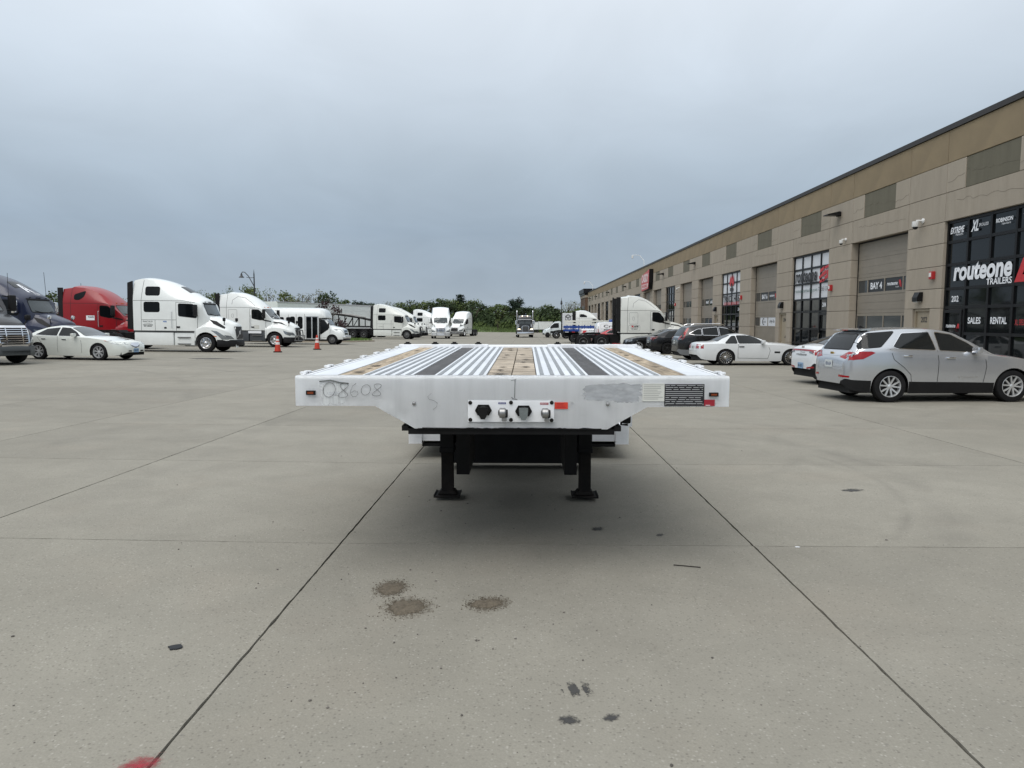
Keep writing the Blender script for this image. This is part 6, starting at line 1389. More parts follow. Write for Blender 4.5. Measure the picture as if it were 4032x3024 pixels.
# white box van truck facing left
M_tipbox = mat('box_white', lin(208, 211, 214), .5, .05, var=.03)
def chassis_van(t, Wp):
    cs = Shell(dict(top=[(-1.95, 2.3), (-1.7, 2.38), (-1.1, 2.32), (-.75, 2.12), (-.15, 1.45), (.0, 1.34), (.55, 1.12), (.70, .95), (.74, .7)], belt=[(-1.95, 1.5), (-.8, 1.42), (0, 1.15), (.74, .75)], bot=[(-1.95, .40), (.74, .42)], hw=[(-1.95, .98), (-.5, 1.0), (.3, .96), (.6, .85), (.74, .66)], rw=[(-1.95, .8), (-.9, .78), (-.1, .82), (.74, .55)]), [(0, .36, .42)], step=.1, crown=.06)
    cb = cs.bvh; cs.build('cab', Wp, t, 35)
    pane(cb, [(-.76, 1.46), (.76, 1.46), (.70, 2.10), (-.70, 2.10)], 'x', 1, t, M_shield, 'windshield', r=.08, gasket=.03)
    for sd in (-1, 1):
        pane(cb, [(-1.62, 1.45), (-1.62, 2.10), (-1.0, 2.08), (-.55, 1.72), (-.35, 1.38)], 'y', sd, t, M_trkglass, 'door_window', r=.06); patch(cb, [(.25, 1.0), (.55, .92), (.62, .98), (.3, 1.12)], 'y', sd, 'headlamp', M_headl, t, .01)
        patch(cb, [(-.3, .42), (.72, .44), (.72, .60), (.5, .60), (.45, .7), (-.3, .5)] if False else [(.44, .44), (.72, .44), (.72, .66), (.44, .62)], 'y', sd, 'bumper_cladding', M_plastic, t, .008)
        seam(cb, [(-1.7, .5), (-1.7, 2.2)], 'y', sd, t); wheel(t, 0, sd*.86, .36, .23, .21, ('steer',), M_rimblk, sd)
        MB().box((-.5, sd*1.12, 1.45), (.1, .2, .3), bev=.03).build('mirror', M_plastic, t)
    patch(cb, rpoly([(-.6, .66), (.6, .66), (.6, .88), (-.6, .88)], .04), 'x', 1, 'grille', M_plastic, t, .01); return cb
t = thing('box_truck', 'white box truck with a cube logo and TIP lettering parked behind the stake truck', 'truck'); stand(t, 3.15, 104.8, 178)
chassis_van(t, paint('white_van', (206, 214, 216), 0, .35, .6)); MB().b2((-7.2, -1.15, .95), (-2.15, 1.15, 3.55), bev=.05).build('cargo_box', M_tipbox, t); MB().b2((-2.16, -1.12, 1.0), (-2.10, 1.12, 3.4), bev=.02).build('front_cap', M_rimdk, t)
for sd in (-1, 1): wheel(t, -4.6, sd*.86, .36, .42, .21, ('drive',), M_rimdk, sd)
MB().b2((-7.0, -.45, .5), (-2, .45, .94)).build('frame', M_blk, t)
def btext(par, txt, x, z, w, h, m, y=1.156):
    me = text_mesh(txt, w=w, h=h, bold=.05); me.transform(frame_mat((x, y, z), (-1, 0, 0), (0, 0, 1), (0, 1, 0))); obj('lettering', me, m, par)
btext(t, 'TIP', -4.15, 2.95, 1.3, .55, M_bl)
hexo = [(-2.95+.42*math.cos(R(a)), 2.88+.46*math.sin(R(a))) for a in range(30, 390, 60)]
MB().tube([(x, 1.17, z) for x, z in hexo], .05, 5, True).tube([(-2.95, 1.17, 2.88), (-2.95, 1.17, 2.42)], .05, 5).tube([(-2.95, 1.17, 2.88), (-2.58, 1.17, 3.1)], .05, 5).tube([(-2.95, 1.17, 2.88), (-3.32, 1.17, 3.1)], .05, 5).build('cube_logo', M_bl, t)
# blue and white stake truck body
t = thing('stake_truck', 'blue stake bed truck with white removable stake sides seen from its side', 'truck'); stand(t, 3.8, 71.5, 1)
Wst = paint('white_stake', (222, 222, 214), 0, .5, .2); M_bluep = mat('stake_blue', lin(26, 64, 140), .5, var=.1)
MB().b2((0, -1.15, .98), (4.4, 1.15, 1.12)).build('bed_floor', M_blk, t)
for sd in (-1, 1):
    for z0, z1 in ((1.12, 1.32), (1.42, 1.52), (1.53, 1.66)): MB().b2((0, sd*1.15, z0), (4.4, sd*1.19, z1)).build('side_board', M_bluep, t)
    for i in range(8):
        x = .15+i*.58; MB().b2((x, sd*1.191, 1.12), (x+.1, sd*1.215, 1.74)).build('stake_socket', M_bluep, t); MB().b2((x+.02, sd*1.13, 1.66), (x+.09, sd*1.17, 2.22)).build('stake', Wst, t)
    for z in (1.78, 2.06): MB().b2((0.1, sd*1.171, z), (4.3, sd*1.195, z+.13)).build('stake_rail', Wst, t)
    for i in range(6): MB().b2((.3+i*.75, sd*1.192, 1.34), (.55+i*.75, sd*1.20, 1.41)).build('reflector', M_wl, t)
    for i in range(7): MB().b2((.05+i*.64, sd*1.152, 1.02), (.35+i*.64, sd*1.165, 1.09)).build('reflective_tape', M_red if i % 2 else M_wl, t)
    for a in (.95,): wheel(t, a, sd*.9, .42, .44, .25, ('drive',), M_rimdk, sd)
    wheel(t, 5.6, sd*.95, .42, .25, .25, ('steer',), M_rimdk, sd)
MB().b2((-.2, -.42, .62), (6.2, .42, .97)).build('frame', M_blk, t)
cs = Shell(dict(top=[(4.5, 2.2), (4.6, 2.3), (5.4, 2.28), (5.75, 2.1), (6.2, 1.5), (6.6, 1.35), (6.9, 1.0)], belt=[(4.5, 1.5), (6.0, 1.4), (6.9, .85)], bot=[(4.5, .5), (6.9, .5)], hw=[(4.5, 1.0), (6.5, 1.0), (6.9, .85)], rw=[(4.5, .85), (6.9, .6)]), [(5.6, .42, .5)], step=.15, crown=.06); cb = cs.bvh; cs.build('cab', M_bluep, t, 35)
pane(cb, [(-.8, 1.55), (.8, 1.55), (.75, 2.1), (-.75, 2.1)], 'x', 1, t, M_shield, 'windshield'); 
for sd in (-1, 1): pane(cb, [(4.7, 1.55), (4.7, 2.1), (5.5, 2.1), (5.9, 1.55)], 'y', sd, t, M_trkglass, 'door_window')
# white pickup tail between stake truck and van
t = thing('pickup_truck', 'white pickup with red and silver decals between the stake truck and the van', 'truck'); stand(t, 6.15, 65.5, 2)
Wp = paint('white_pickup', (224, 226, 228), 0, .3, .7)
cs = Shell(dict(top=[(-1.2, 1.05), (-1.18, 1.38), (-.9, 1.40), (.85, 1.42), (.95, 1.85), (1.3, 1.95), (2.4, 1.93), (2.8, 1.75), (3.3, 1.32), (3.6, 1.25), (4.4, 1.15), (4.6, .9)], belt=[(-1.2, 1.0), (-1.1, 1.3), (.8, 1.3), (2.8, 1.25), (4.6, .85)], bot=[(-1.2, .6), (0, .5), (4.6, .5)], hw=[(-1.2, .9), (-1.1, .98), (4.0, 1.0), (4.6, .75)], rw=[(-1.2, .85), (.8, .92), (1.2, .75), (2.6, .75), (3.3, .85), (4.6, .6)]), [(0, .4, .48), (3.6, .4, .48)], step=.1, crown=.05); cb = cs.bvh; cs.build('body', Wp, t, 35)
for sd in (-1, 1):
    pane(cb, [(1.35, 1.38), (1.42, 1.80), (2.45, 1.80), (2.9, 1.38)], 'y', sd, t, M_trkglass, 'side_window'); patch(cb, [(-1.14, 1.32), (-.7, 1.32), (-.75, 1.12), (-1.1, .95)], 'y', sd, 'red_decal', M_red, t, .008); patch(cb, [(-1.1, .62), (-.6, .70), (-.1, .98), (.4, 1.12), (.4, 1.2), (-.3, 1.08), (-.7, .85), (-1.1, .8)], 'y', sd, 'silver_decal', M_rimal, t, .008)
    for x in (0, 3.6): wheel(t, x, sd*.85, .4, .26, .25, ('spoke', 6, .2, 0), M_rimal, sd)
    patch(cb, [(sd*.72, 1.0), (sd*.92, 1.0), (sd*.92, 1.3), (sd*.72, 1.3)], 'x', -1, 'tail_lamp', M_taill, t, .008)
decal_text(cb, 'RTX', -.25, 1.24, 'y', -1, t, M_lline, w=.5, h=.1); MB().b2((-1.1, -.8, .35), (4.3, .8, .75)).build('underbody', M_wwell, t); MB().box((-1.28, 0, .62), (.16, 1.8, .2), bev=.03).build('bumper', M_chrome, t)
# white service van
t = thing('service_van', 'white service van with green swoosh and Crystal Clean lettering behind the red sedan', 'van'); stand(t, 7.35, 62.0, 2)
cs = Shell(dict(top=[(-1.35, 1.55), (-1.30, 1.80), (-1.1, 1.95), (0, 1.98), (1.6, 1.97), (2.0, 1.88), (2.7, 1.35), (3.0, 1.2), (3.6, 1.05), (3.75, .8)], belt=[(-1.35, 1.2), (-1.25, 1.3), (2.2, 1.25), (3.75, .8)], bot=[(-1.35, .5), (0, .42), (3.75, .45)], hw=[(-1.35, .9), (-1.25, .97), (3.0, .98), (3.75, .7)], rw=[(-1.35, .78), (1.6, .8), (2.6, .82), (3.75, .55)]), [(0, .37, .44), (2.9, .37, .44)], step=.1, crown=.06); cb = cs.bvh; cs.build('body', Wp, t, 35)
for sd in (-1, 1):
    pane(cb, [(1.2, 1.30), (1.2, 1.78), (1.8, 1.76), (2.35, 1.30)], 'y', sd, t, M_trkglass, 'front_window')
    for x in (0, 2.9): wheel(t, x, sd*.84, .37, .23, .23, ('spoke', 8, .14, 0), M_rimal, sd)
    seam(cb, rpoly([(-1.0, 1.35), (-1.0, 1.8), (.1, 1.82), (.1, 1.32)], .06)+[(-1.0, 1.4)], 'y', sd, t, .018, M_seamw); patch(cb, [(sd*.74, 1.0), (sd*.90, 1.0), (sd*.90, 1.4), (sd*.74, 1.4)], 'x', -1, 'tail_lamp', M_taill, t, .008); patch(cb, [(-1.28, 1.0), (-1.18, 1.0), (-1.18, 1.4), (-1.28, 1.4)], 'y', sd, 'tail_lamp', M_taill, t, .008)
    seam(cb, [(-1.2, 1.6), (-1.28, 1.2), (-1.05, 1.0), (-.5, .98), (.6, .90), (2.0, .92)], 'y', sd, t, .03, mat('green_swoosh', lin(60, 120, 104), .5), 'green_swoosh')
decal_text(cb, 'Crystal', .12, 1.58, 'y', -1, t, M_bl, w=1.75, h=.30, bold=.02); decal_text(cb, 'Clean', .02, 1.28, 'y', -1, t, M_bl, w=1.55, h=.26, bold=.02); MB().b2((-1.2, -.8, .3), (3.4, .8, .7)).build('underbody', M_wwell, t)
# ---------------------------------------------------------------- cones, lamp posts, island, plants
M_cone = mat('cone_orange', lin(184, 52, 30), .55, var=.1, vscale=6, dirt=.15); M_refl = mat('cone_band', lin(214, 208, 206), .35)
def cone(label, X, Y):
    t = thing('traffic_cone', label, 'cone', group='traffic cones'); stand(t, X, Y, rnd.uniform(0, 40))
    MB().box((0, 0, .03), (.44, .44, .06), bev=.012).build('base', M_rubber, t)
    r = lambda z: .175-(z-.06)*.142
    for a, b, m, n in ((.06, .44, M_cone, 'lower_body'), (.44, .58, M_refl, 'lower_band'), (.58, .65, M_cone, 'middle_body'), (.65, .75, M_refl, 'upper_band'), (.75, .91, M_cone, 'tip')):
        MB().lathe([(a, r(a)), (b, r(b))]+([(b+.005, .03), (b+.005, .001)] if n == 'tip' else []), 20, axis='Z').build(n, m, t, 50)
cone('orange traffic cone with white bands in front of the white tractor with grey skirts', -13.95, 39.6); cone('orange traffic cone with white bands in front of the shuttle bus door', -13.2, 44.6)
M_pole = mat('lamp_black', (.02, .021, .022), .45)
def lamp(label, X, Y, h, side, arm=True):
    t = thing('street_lamp', label, 'street lamp', group='black street lamps'); stand(t, X, Y, 0, tilt=False)
    MB().lathe([(0, .16), (.5, .15), (.55, .09), (h*.6, .075), (h, .055), (h+.25, .03), (h+.5, .005)], 12, axis='Z').build('pole', M_pole, t, 40)
    if arm:
        pts = [(0, 0, h-1.2), (side*.22, 0, h-.75), (side*.55, 0, h-.15), (side*.9, 0, h+.22), (side*1.12, 0, h+.25), (side*1.22, 0, h+.12)]
        MB().tube(pts, .04, 8).tube([(0, 0, h-.3), (side*.5, 0, h-.32), (side*.75, 0, h-.25)], .03, 6).build('arm', M_pole, t, 50)
        MB().lathe([(.0, .05), (-.12, .09), (-.26, .11), (-.36, .24), (-.42, .26), (-.44, .02)], 16, (side*1.23, 0, h+.12), axis='Z').build('lantern', M_pole, t, 50)
    else: MB().lathe([(-.3, .06), (-.2, .2), (.3, .14), (.5, .05), (1.0, .01)], 12, (0, 0, h), axis='Z').build('lantern', M_pole, t, 50)
lamp('black street lamp with bell lantern rising behind the white tractor with grey skirts', -26.6, 69.5, 6.4, -1)
lamp('black street lamp just showing over the refrigerated trailer', -41.0, 130, 6.3, 1); lamp('black spired street lamp beyond the box truck', 6.3, 128, 5.6, 1, False)
# grass island with kerb
LUSH = mat('lush_grass', (.095, .15, .035), .95, var=.35, vscale=1.5)
IS = [(-14.7, 68.9), (-14.9, 67.6), (-16.2, 64.2), (-20, 62.2), (-30, 61.0), (-34, 72), (-30, 80), (-24, 81.2), (-19.5, 78.6), (-16.2, 73.4)]
isl = tag(MB().build('grass_island', None), None, kind='structure') if False else None
def island():
    poly = rpoly(IS, 1.5, 5); mb = MB(); T = [mb.bm.verts.new((x, y, gz(x, y)+.14)) for x, y in poly]; B_ = [mb.bm.verts.new((x, y, gz(x, y)-.05)) for x, y in poly]; n = len(T)
    for k in range(n): mb.bm.faces.new((T[k], B_[k], B_[(k+1) % n], T[(k+1) % n]))
    inn = grow(poly, -.16); I = [mb.bm.verts.new((x, y, gz(x, y)+.14)) for x, y in inn]
    for k in range(n): mb.bm.faces.new((T[k], T[(k+1) % n], I[(k+1) % n], I[k]))
    kb = tag(mb.build('kerb', M_beige), None, kind='structure')
    mb = MB(); mb.bm.faces.new([mb.bm.verts.new((x, y, gz(x, y)+.132)) for x, y in grow(poly, -.15)]); tag(mb.build('grass_island', LUSH), None, kind='structure')
    mb = MB()
    for _ in range(9000):
        x, y = rnd.uniform(-34, -14.8), rnd.uniform(61, 81.5)
        if not inside(inn, x, y): continue
        z = gz(x, y)+.13; a = rnd.uniform(0, pi); h = rnd.uniform(.08, .2); w = .03; l = rnd.uniform(-.06, .06)
        mb.bm.faces.new([mb.bm.verts.new(p) for p in ((x-w*math.cos(a), y-w*math.sin(a), z), (x+w*math.cos(a), y+w*math.sin(a), z), (x+l, y+l, z+h))])
    tag(mb.build('island_grass', LUSH, rec=False), 'tufts of short green grass on the kerbed island behind the bus', 'grass', kind='stuff')
island()
# grassy berm beyond the lot
def berm():
    mb = MB(); V = {}; nx, ny = 46, 10
    for i in range(nx+1):
        for j in range(ny+1):
            x = -60+i*2.2; y = 149.3+j*2.0; u = j/ny
            h = (1.0+.5*math.sin(x*.13+1)+.3*math.sin(x*.41))*math.sin(min(1, u*1.6)*pi/2)*max(.15, min(1, (6-x)/14 if x > -8 else 1))
            V[i, j] = mb.bm.verts.new((x, y, gz(x, y)-.06+max(0, h)+rnd.uniform(-.04, .04)))
    for i in range(nx):
        for j in range(ny): mb.bm.faces.new((V[i, j], V[i+1, j], V[i+1, j+1], V[i, j+1]))
    tag(mb.build('grassy_berm', GRASS, smooth=60), None, kind='structure')
    mb = MB()
    for _ in range(9000):
        x, y = rnd.uniform(-40, 14), rnd.uniform(149.6, 158); u = (y-149.3)/20
        h0 = (1.0+.5*math.sin(x*.13+1)+.3*math.sin(x*.41))*math.sin(min(1, u*1.6)*pi/2)*max(.15, min(1, (6-x)/14 if x > -8 else 1))
        z = gz(x, y)-.1+max(0, h0); a = rnd.uniform(0, pi); h = rnd.uniform(.15, .55); w = .05; l = rnd.uniform(-.12, .12)
        mb.bm.faces.new([mb.bm.verts.new(p) for p in ((x-w*math.cos(a), y-w*math.sin(a), z), (x+w*math.cos(a), y+w*math.sin(a), z), (x+l, y, z+h))])
    tag(mb.build('tall_grass', GRASS, rec=False), 'tall rough grass along the back edge of the lot', 'grass', kind='stuff')
berm()
# trees
def leafmat(name, c, v=.35): return mat(name, c, .75, var=v, vscale=.8, spec=.2, objvar=.12)
LM = [leafmat('leaf_mid', (.075, .105, .034)), leafmat('leaf_dark', (.042, .064, .027)), leafmat('leaf_light', (.115, .145, .048)), leafmat('leaf_spring', (.18, .185, .12)), leafmat('leaf_blue', (.032, .052, .036))]
M_bark = mat('bark', (.075, .058, .045), .9, var=.3, vscale=6)
CR = {}
def crown_mesh(kind, seed):
    key = (kind, seed)
    if key in CR: return CR[key]
    r = random.Random(seed*31+len(kind)); mb = MB(); br = MB()
    def leaf(p, s):
        n = Vector((r.gauss(0, 1), r.gauss(0, 1), r.gauss(.35, .8))).normalized(); u = n.orthogonal().normalized(); v = n.cross(u); a = r.uniform(0, pi); u, v = u*math.cos(a)+v*math.sin(a), v*math.cos(a)-u*math.sin(a)
        mb.bm.faces.new([mb.bm.verts.new(p+u*s*x+v*s*y) for x, y in ((-1, 0), (0, -.55), (1, 0), (0, .55))])
    if kind in ('round', 'airy', 'shrub'):
        nb = {'round': 34, 'airy': 22, 'shrub': 20}[kind]; nl = {'round': 46, 'airy': 26, 'shrub': 42}[kind]
        br.tube([(0, 0, -.05), (.01, .0, .2), (r.uniform(-.03, .03), r.uniform(-.03, .03), .45), (r.uniform(-.05, .05), 0, .8)], [.035, .028, .02, .006], 6)
        for _ in range(nb):
            a = r.uniform(0, 2*pi); z = r.uniform(.18 if kind != 'shrub' else .05, .95); w = .36*math.sin(pi*min(1, (z*.82+.16)))**.7*r.uniform(.35, 1.05)
            c = Vector((w*math.cos(a), w*math.sin(a), z)); cr = r.uniform(.06, .13)
            br.tube([(0, 0, max(.1, z-.28)), c*.5+Vector((0, 0, z*.5-.12)), tuple(c)], [.012, .008, .003], 4)
            for _ in range(nl):
                d = Vector((r.gauss(0, 1), r.gauss(0, 1), r.gauss(0, .75))).normalized()*cr*r.uniform(.55, 1.1); leaf(c+d, r.uniform(.016, .032) if kind != 'airy' else r.uniform(.012, .022))
    elif kind == 'fir':
        br.tube([(0, 0, -.05), (0, 0, .98)], [.03, .004], 6)
        for i in range(24):
            z = .12+.86*i/24; L = .27*(1-z)**.75+.025
            for q in range(8):
                a = q*pi/4+i*.7+r.uniform(-.2, .2); l = L*r.uniform(.6, 1.15); tip = Vector((l*math.cos(a), l*math.sin(a), z-.06*l/.2+.02))
                br.tube([(0, 0, z), tuple(tip)], [.006, .002], 3)
                for k in range(11):
                    t = r.uniform(.15, 1.05); leaf(Vector((0, 0, z)).lerp(tip, t)+Vector((r.gauss(0, .012), r.gauss(0, .012), r.gauss(-.006, .008))), r.uniform(.012, .024))
    elif kind == 'pine':       # open crown of upswept plumes
        br.tube([(0, 0, -.05), (.01, 0, .5), (0, 0, .85)], [.035, .025, .008], 6)
        for i in range(60):
            a = r.uniform(0, 2*pi); z = r.uniform(.12, .76); l = r.uniform(.14, .34)*(1.15-z*.5); e = R(r.uniform(30, 72)); d = Vector((math.cos(a)*math.cos(e), math.sin(a)*math.cos(e), math.sin(e)))
            b0 = Vector((0, 0, z)); b1 = b0+d*l; br.tube([tuple(b0), tuple(b1)], [.012, .004], 4)
            for k in range(95): leaf(b0+d*l*r.uniform(.3, 1.05)+Vector((r.gauss(0, .024), r.gauss(0, .024), r.gauss(0, .022))), r.uniform(.012, .022))
    CR[key] = (mb.mesh('crown', rec=False), br.mesh('trunk', 40)); return CR[key]
def tree(label, X, Y, h, w, kind, seed, lm, group='trees beyond the lot', name='tree', cat='tree'):
    cm, tm = crown_mesh(kind, seed); t = thing(name, label, cat, group=group); stand(t, X, Y, rnd.uniform(0, 360), tilt=False, dz=.0)
    for m_, n_, mt in ((tm, 'trunk', M_bark), (cm, 'crown', lm)):
        o = obj(n_, m_, mt, t); o.scale = (w, w, h)
        if n_ == 'trunk': o.scale = (w, w, h)
    return t
# the wood behind the lot: two staggered rows so the belt closes up
desc = {'round': 'broad green tree', 'airy': 'thin pale spring tree', 'fir': 'tall dark fir', 'pine': 'dark pine with upswept plumes', 'shrub': 'low leafy shrub'}
def px(xn, Y): return (xn-2072)/2795*Y
rows = []
k = 0
def th(ytop, Y): return 1.55+(1262-ytop)*Y/2795-gz(0, Y)
spec = [(1590, 1192, 168, 'round', 0), (1632, 1180, 170, 'round', 0), (1668, 1188, 175, 'round', 2), (1702, 1190, 172, 'round', 1), (1728, 1174, 178, 'round', 0), (1748, 1180, 170, 'round', 1), (1772, 1182, 174, 'round', 2), (1790, 1178, 180, 'round', 0), (1813, 1153, 176, 'fir', 4), (1838, 1182, 172, 'round', 0), (1858, 1180, 178, 'round', 2), (1880, 1192, 170, 'round', 1), (1902, 1195, 175, 'round', 1), (1930, 1206, 172, 'round', 0), (1956, 1202, 176, 'round', 2), (1980, 1196, 170, 'round', 0), (2004, 1200, 176, 'round', 1), (2033, 1166, 172, 'pine', 4), (2058, 1206, 166, 'round', 1), (2076, 1212, 176, 'round', 0), (2100, 1210, 172, 'airy', 3), (2122, 1206, 170, 'round', 1), (2146, 1198, 174, 'round', 0), (2168, 1210, 170, 'round', 1), (2190, 1214, 178, 'round', 0), (2215, 1212, 172, 'round', 2), (2236, 1184, 190, 'airy', 3), (2262, 1180, 188, 'airy', 3), (2288, 1188, 186, 'airy', 3), (2270, 1206, 176, 'round', 2), (2300, 1202, 176, 'round', 0), (2330, 1210, 180, 'round', 1)]
near = ['over the car hauler tractors', 'above the tractor facing the camera', 'right of the tall fir', 'left of the black tractor', 'behind the black tractor', 'right of the black tractor', 'behind the box truck', 'beside the brick tower']
cnt = {}
for i, (xn, yt, Y, kd, li) in enumerate(spec):
    h = th(yt, Y)*.97; w = (rnd.uniform(9.5, 12.5) if kd == 'round' else 8.5 if kd == 'airy' else 11 if kd == 'pine' else 15)
    where = near[min(7, sum(xn > q for q in (1700, 1790, 1830, 1960, 2060, 2110, 2205)))]
    cnt[(kd, where)] = cnt.get((kd, where), 0)+1
    ordn = ['', 'second ', 'third ', 'fourth ', 'fifth ', 'sixth ', 'seventh '][min(6, cnt[(kd, where)]-1)]
    tree('%s%s%s, %s' % (ordn, desc[kd], ' from the left in the wood' if ordn else ' in the wood', where), px(xn, Y), Y, h, w, kd, i % 4 if kd == 'round' else i % 2, LM[li])
# undergrowth belt: a mass nobody could count
def undergrowth(name, label, n, fx, fy, hz, m, seed):
    r = random.Random(seed); mb = MB()
    for _ in range(n):
        x, y = r.uniform(*fx), r.uniform(*fy); z = gz(x, y)+r.random()**1.4*hz(x)*r.uniform(.6, 1.0); s = r.uniform(.18, .42)
        nn = Vector((r.gauss(0, 1), r.gauss(0, 1), r.gauss(.3, .7))).normalized(); u = nn.orthogonal().normalized(); v = nn.cross(u)
        p = Vector((x, y, z)); mb.bm.faces.new([mb.bm.verts.new(p+u*s*a+v*s*b) for a, b in ((-1, 0), (0, -.6), (1, 0), (0, .6))])
    tag(mb.build(name, m, rec=False), label, 'undergrowth', kind='stuff')
undergrowth('undergrowth', 'dense dark undergrowth below the trees beyond the lot', 15000, (-48, 15), (161, 172), lambda x: 4.6+1.2*math.sin(x*.4)+.7*math.sin(x*1.3), LM[1], 3)
undergrowth('undergrowth', 'lighter green bushes in front of the wood', 7000, (-48, 12), (158, 165), lambda x: 2.9+1.4*math.sin(x*.31+1)+.6*math.sin(x*1.1), LM[0], 5)
# trees behind the trucks on the left
left = [(20, 1200, 120, 'round', 1), (150, 1205, 130, 'round', 2), (205, 1160, 105, 'round', 0), (230, 1180, 110, 'round', 0), (482, 1190, 130, 'round', 2), (490, 1172, 140, 'airy', 3), (808, 1154, 96, 'airy', 2), (835, 1160, 98, 'round', 0), (860, 1168, 100, 'round', 0), (906, 1130, 118, 'airy', 2), (985, 1135, 112, 'round', 2), (1000, 1140, 118, 'airy', 2), (1050, 1146, 100, 'airy', 2), (1090, 1166, 150, 'airy', 3), (1130, 1156, 152, 'round', 2), (1165, 1160, 150, 'airy', 3), (1200, 1164, 156, 'airy', 3), (1252, 1144, 146, 'airy', 3), (1290, 1160, 144, 'round', 1), (1335, 1182, 150, 'airy', 3), (1365, 1184, 150, 'round', 0), (1418, 1186, 146, 'pine', 4), (1455, 1196, 150, 'round', 1), (1530, 1190, 168, 'airy', 3), (1560, 1196, 165, 'airy', 2)]
near2 = ['far left of the dark blue tractor', 'between the blue and red tractors', 'behind the red tractor', 'left of the white tractor with grey skirts', 'behind the left street lamp', 'over the roof of the bus', 'over the refrigerated trailer', 'left of the car hauler tractor']
cnt = {}
for i, (xn, yt, Y, kd, li) in enumerate(left):
    where = near2[sum(xn > q for q in (100, 260, 500, 880, 1060, 1150, 1460))]; cnt[(kd, where)] = cnt.get((kd, where), 0)+1
    ordn = ['', 'second ', 'third ', 'fourth ', 'fifth '][min(4, cnt[(kd, where)]-1)]
    X = px(xn, Y); h = (1.55+(1262-yt)*Y/2795-gz(X, Y))*1.04
    tree('%s%s%s %s' % (ordn, desc[kd], ' from the left' if ordn else '', where), X, Y, h, rnd.uniform(5, 8) if Y < 125 else rnd.uniform(8, 11), kd, i % 4 if kd == 'round' else i % 2, LM[li], 'trees behind the left row of trucks')
undergrowth('undergrowth', 'green scrub behind the left row of trucks', 9000, (-110, -30), (112, 124), lambda x: 3.4+1.0*math.sin(x*.3), LM[0], 9)
# purple leaved plum on the island
LP = leafmat('leaf_purple', (.055, .032, .036), .4)
tree('small purple leaved plum tree on the island behind the bus', -20.3, 72.0, 4.1, 5.2, 'shrub', 0, LP, None, 'plum_tree')
tree('young bright green bush at the back edge of the lot left of the black tractor', px(1960, 152), 152, 2.7, 2.4, 'shrub', 1, LM[2], None, 'bush', 'bush')
# ---------------------------------------------------------------- small things on the concrete
M_sand = mat('spilled_sand', (.125, .104, .076), .95, var=.35, vscale=60, bump=.8, bscale=120)
M_stone = mat('pebble', (.15, .135, .12), .9, var=.4, vscale=20, objvar=.3)
def sand(label, X, Y, w, d):
    t = thing('sand_pile', label, 'sand', group='sand spilled on the concrete'); stand(t, X, Y, rnd.uniform(-20, 20))
    mb = MB(); n = 26; rings = []
    for i, (f, z) in enumerate(((.86, .0008), (.72, .003), (.55, .006), (.34, .009), (.12, .010))):
        rings.append([mb.bm.verts.new((w*f*math.cos(2*pi*k/n)*(1+.16*math.sin(3*k)+rnd.uniform(-.1, .1)), d*f*math.sin(2*pi*k/n)*(1+.14*math.sin(5*k+1)+rnd.uniform(-.1, .1)), z*rnd.uniform(.8, 1.2))) for k in range(n)])
    for A, B_ in zip(rings, rings[1:]):
        for k in range(n): mb.bm.faces.new((A[k], A[(k+1) % n], B_[(k+1) % n], B_[k]))
    mb.bm.faces.new(rings[-1]); mb.build('mound', M_sand, t, 60)
    mb = MB()
    for _ in range(700):
        a = rnd.uniform(0, 2*pi); q = abs(rnd.gauss(.8, .36)); x, y = w*q*math.cos(a), d*q*math.sin(a); s = rnd.uniform(.0015, .0045)
        mb.box((x, y, s*.5), (s, s*rnd.uniform(.7, 1.3), s), rot=('Z', rnd.uniform(0, 3)))
    o = mb.build('loose_grains', M_sand, t); o['kind'] = 'stuff'
sand('small patch of brown sand on the concrete, farther of the left pair', -.80, 4.08, .085, .11); sand('larger patch of brown sand on the concrete, nearer of the left pair', -.66, 3.80, .115, .12); sand('patch of brown sand on the concrete right of the other two', -.22, 3.86, .10, .075)
def pebbles():
    mb = MB()
    for _ in range(330):
        x, y = (rnd.gauss(-.4, .9), rnd.uniform(2.2, 6.5)) if rnd.random() < .8 else (rnd.uniform(-4, 4), rnd.uniform(2.2, 9)); s = rnd.choice((.0018, .0022, .0028, .0035, .0045, .007))*rnd.uniform(.7, 1.2)
        r = bmesh.ops.create_icosphere(mb.bm, subdivisions=1, radius=s); z = gz(x, y)+s*.4; q = rnd.uniform(.6, 1.3)
        for v in r['verts']: v.co = Vector((v.co.x*q+rnd.uniform(-.2, .2)*s+x, v.co.y+rnd.uniform(-.2, .2)*s+y, v.co.z*.6+z))
    tag(mb.build('gravel', M_stone), 'loose dark grit scattered over the concrete', 'gravel', kind='stuff')
pebbles()
def flake(name, label, cat, X, Y, w, d, m, h=.004, n=14, jag=.25, rot=0., z=.001):
    t = MB().prism([(w*math.cos(2*pi*k/n)*(1+rnd.uniform(-jag, jag)), d*math.sin(2*pi*k/n)*(1+rnd.uniform(-jag, jag))) for k in range(n)], 'Z', z, z+h).build(name, m)
    tag(t, label, cat); stand(t, X, Y, rot)
M_scrap = mat('rubber_scrap', (.018, .020, .023), .8); M_oil = mat('oil_film', (.12, .115, .105), .75, var=.4, vscale=40)
flake('rubber_scrap', 'flat black scrap of rubber on the concrete at lower left', 'scrap', -1.69, 3.27, .035, .03, M_scrap, .006, rot=15)
t = tag(MB().tube([(-.08, 0, .006), (0, .004, .005), (.09, -.002, .006)], .0035, 5).build('stick', mat('dark_stick', (.03, .025, .02), .9)), 'thin dark stick lying right of the trailer legs', 'stick'); stand(t, 1.04, 4.5, -14)
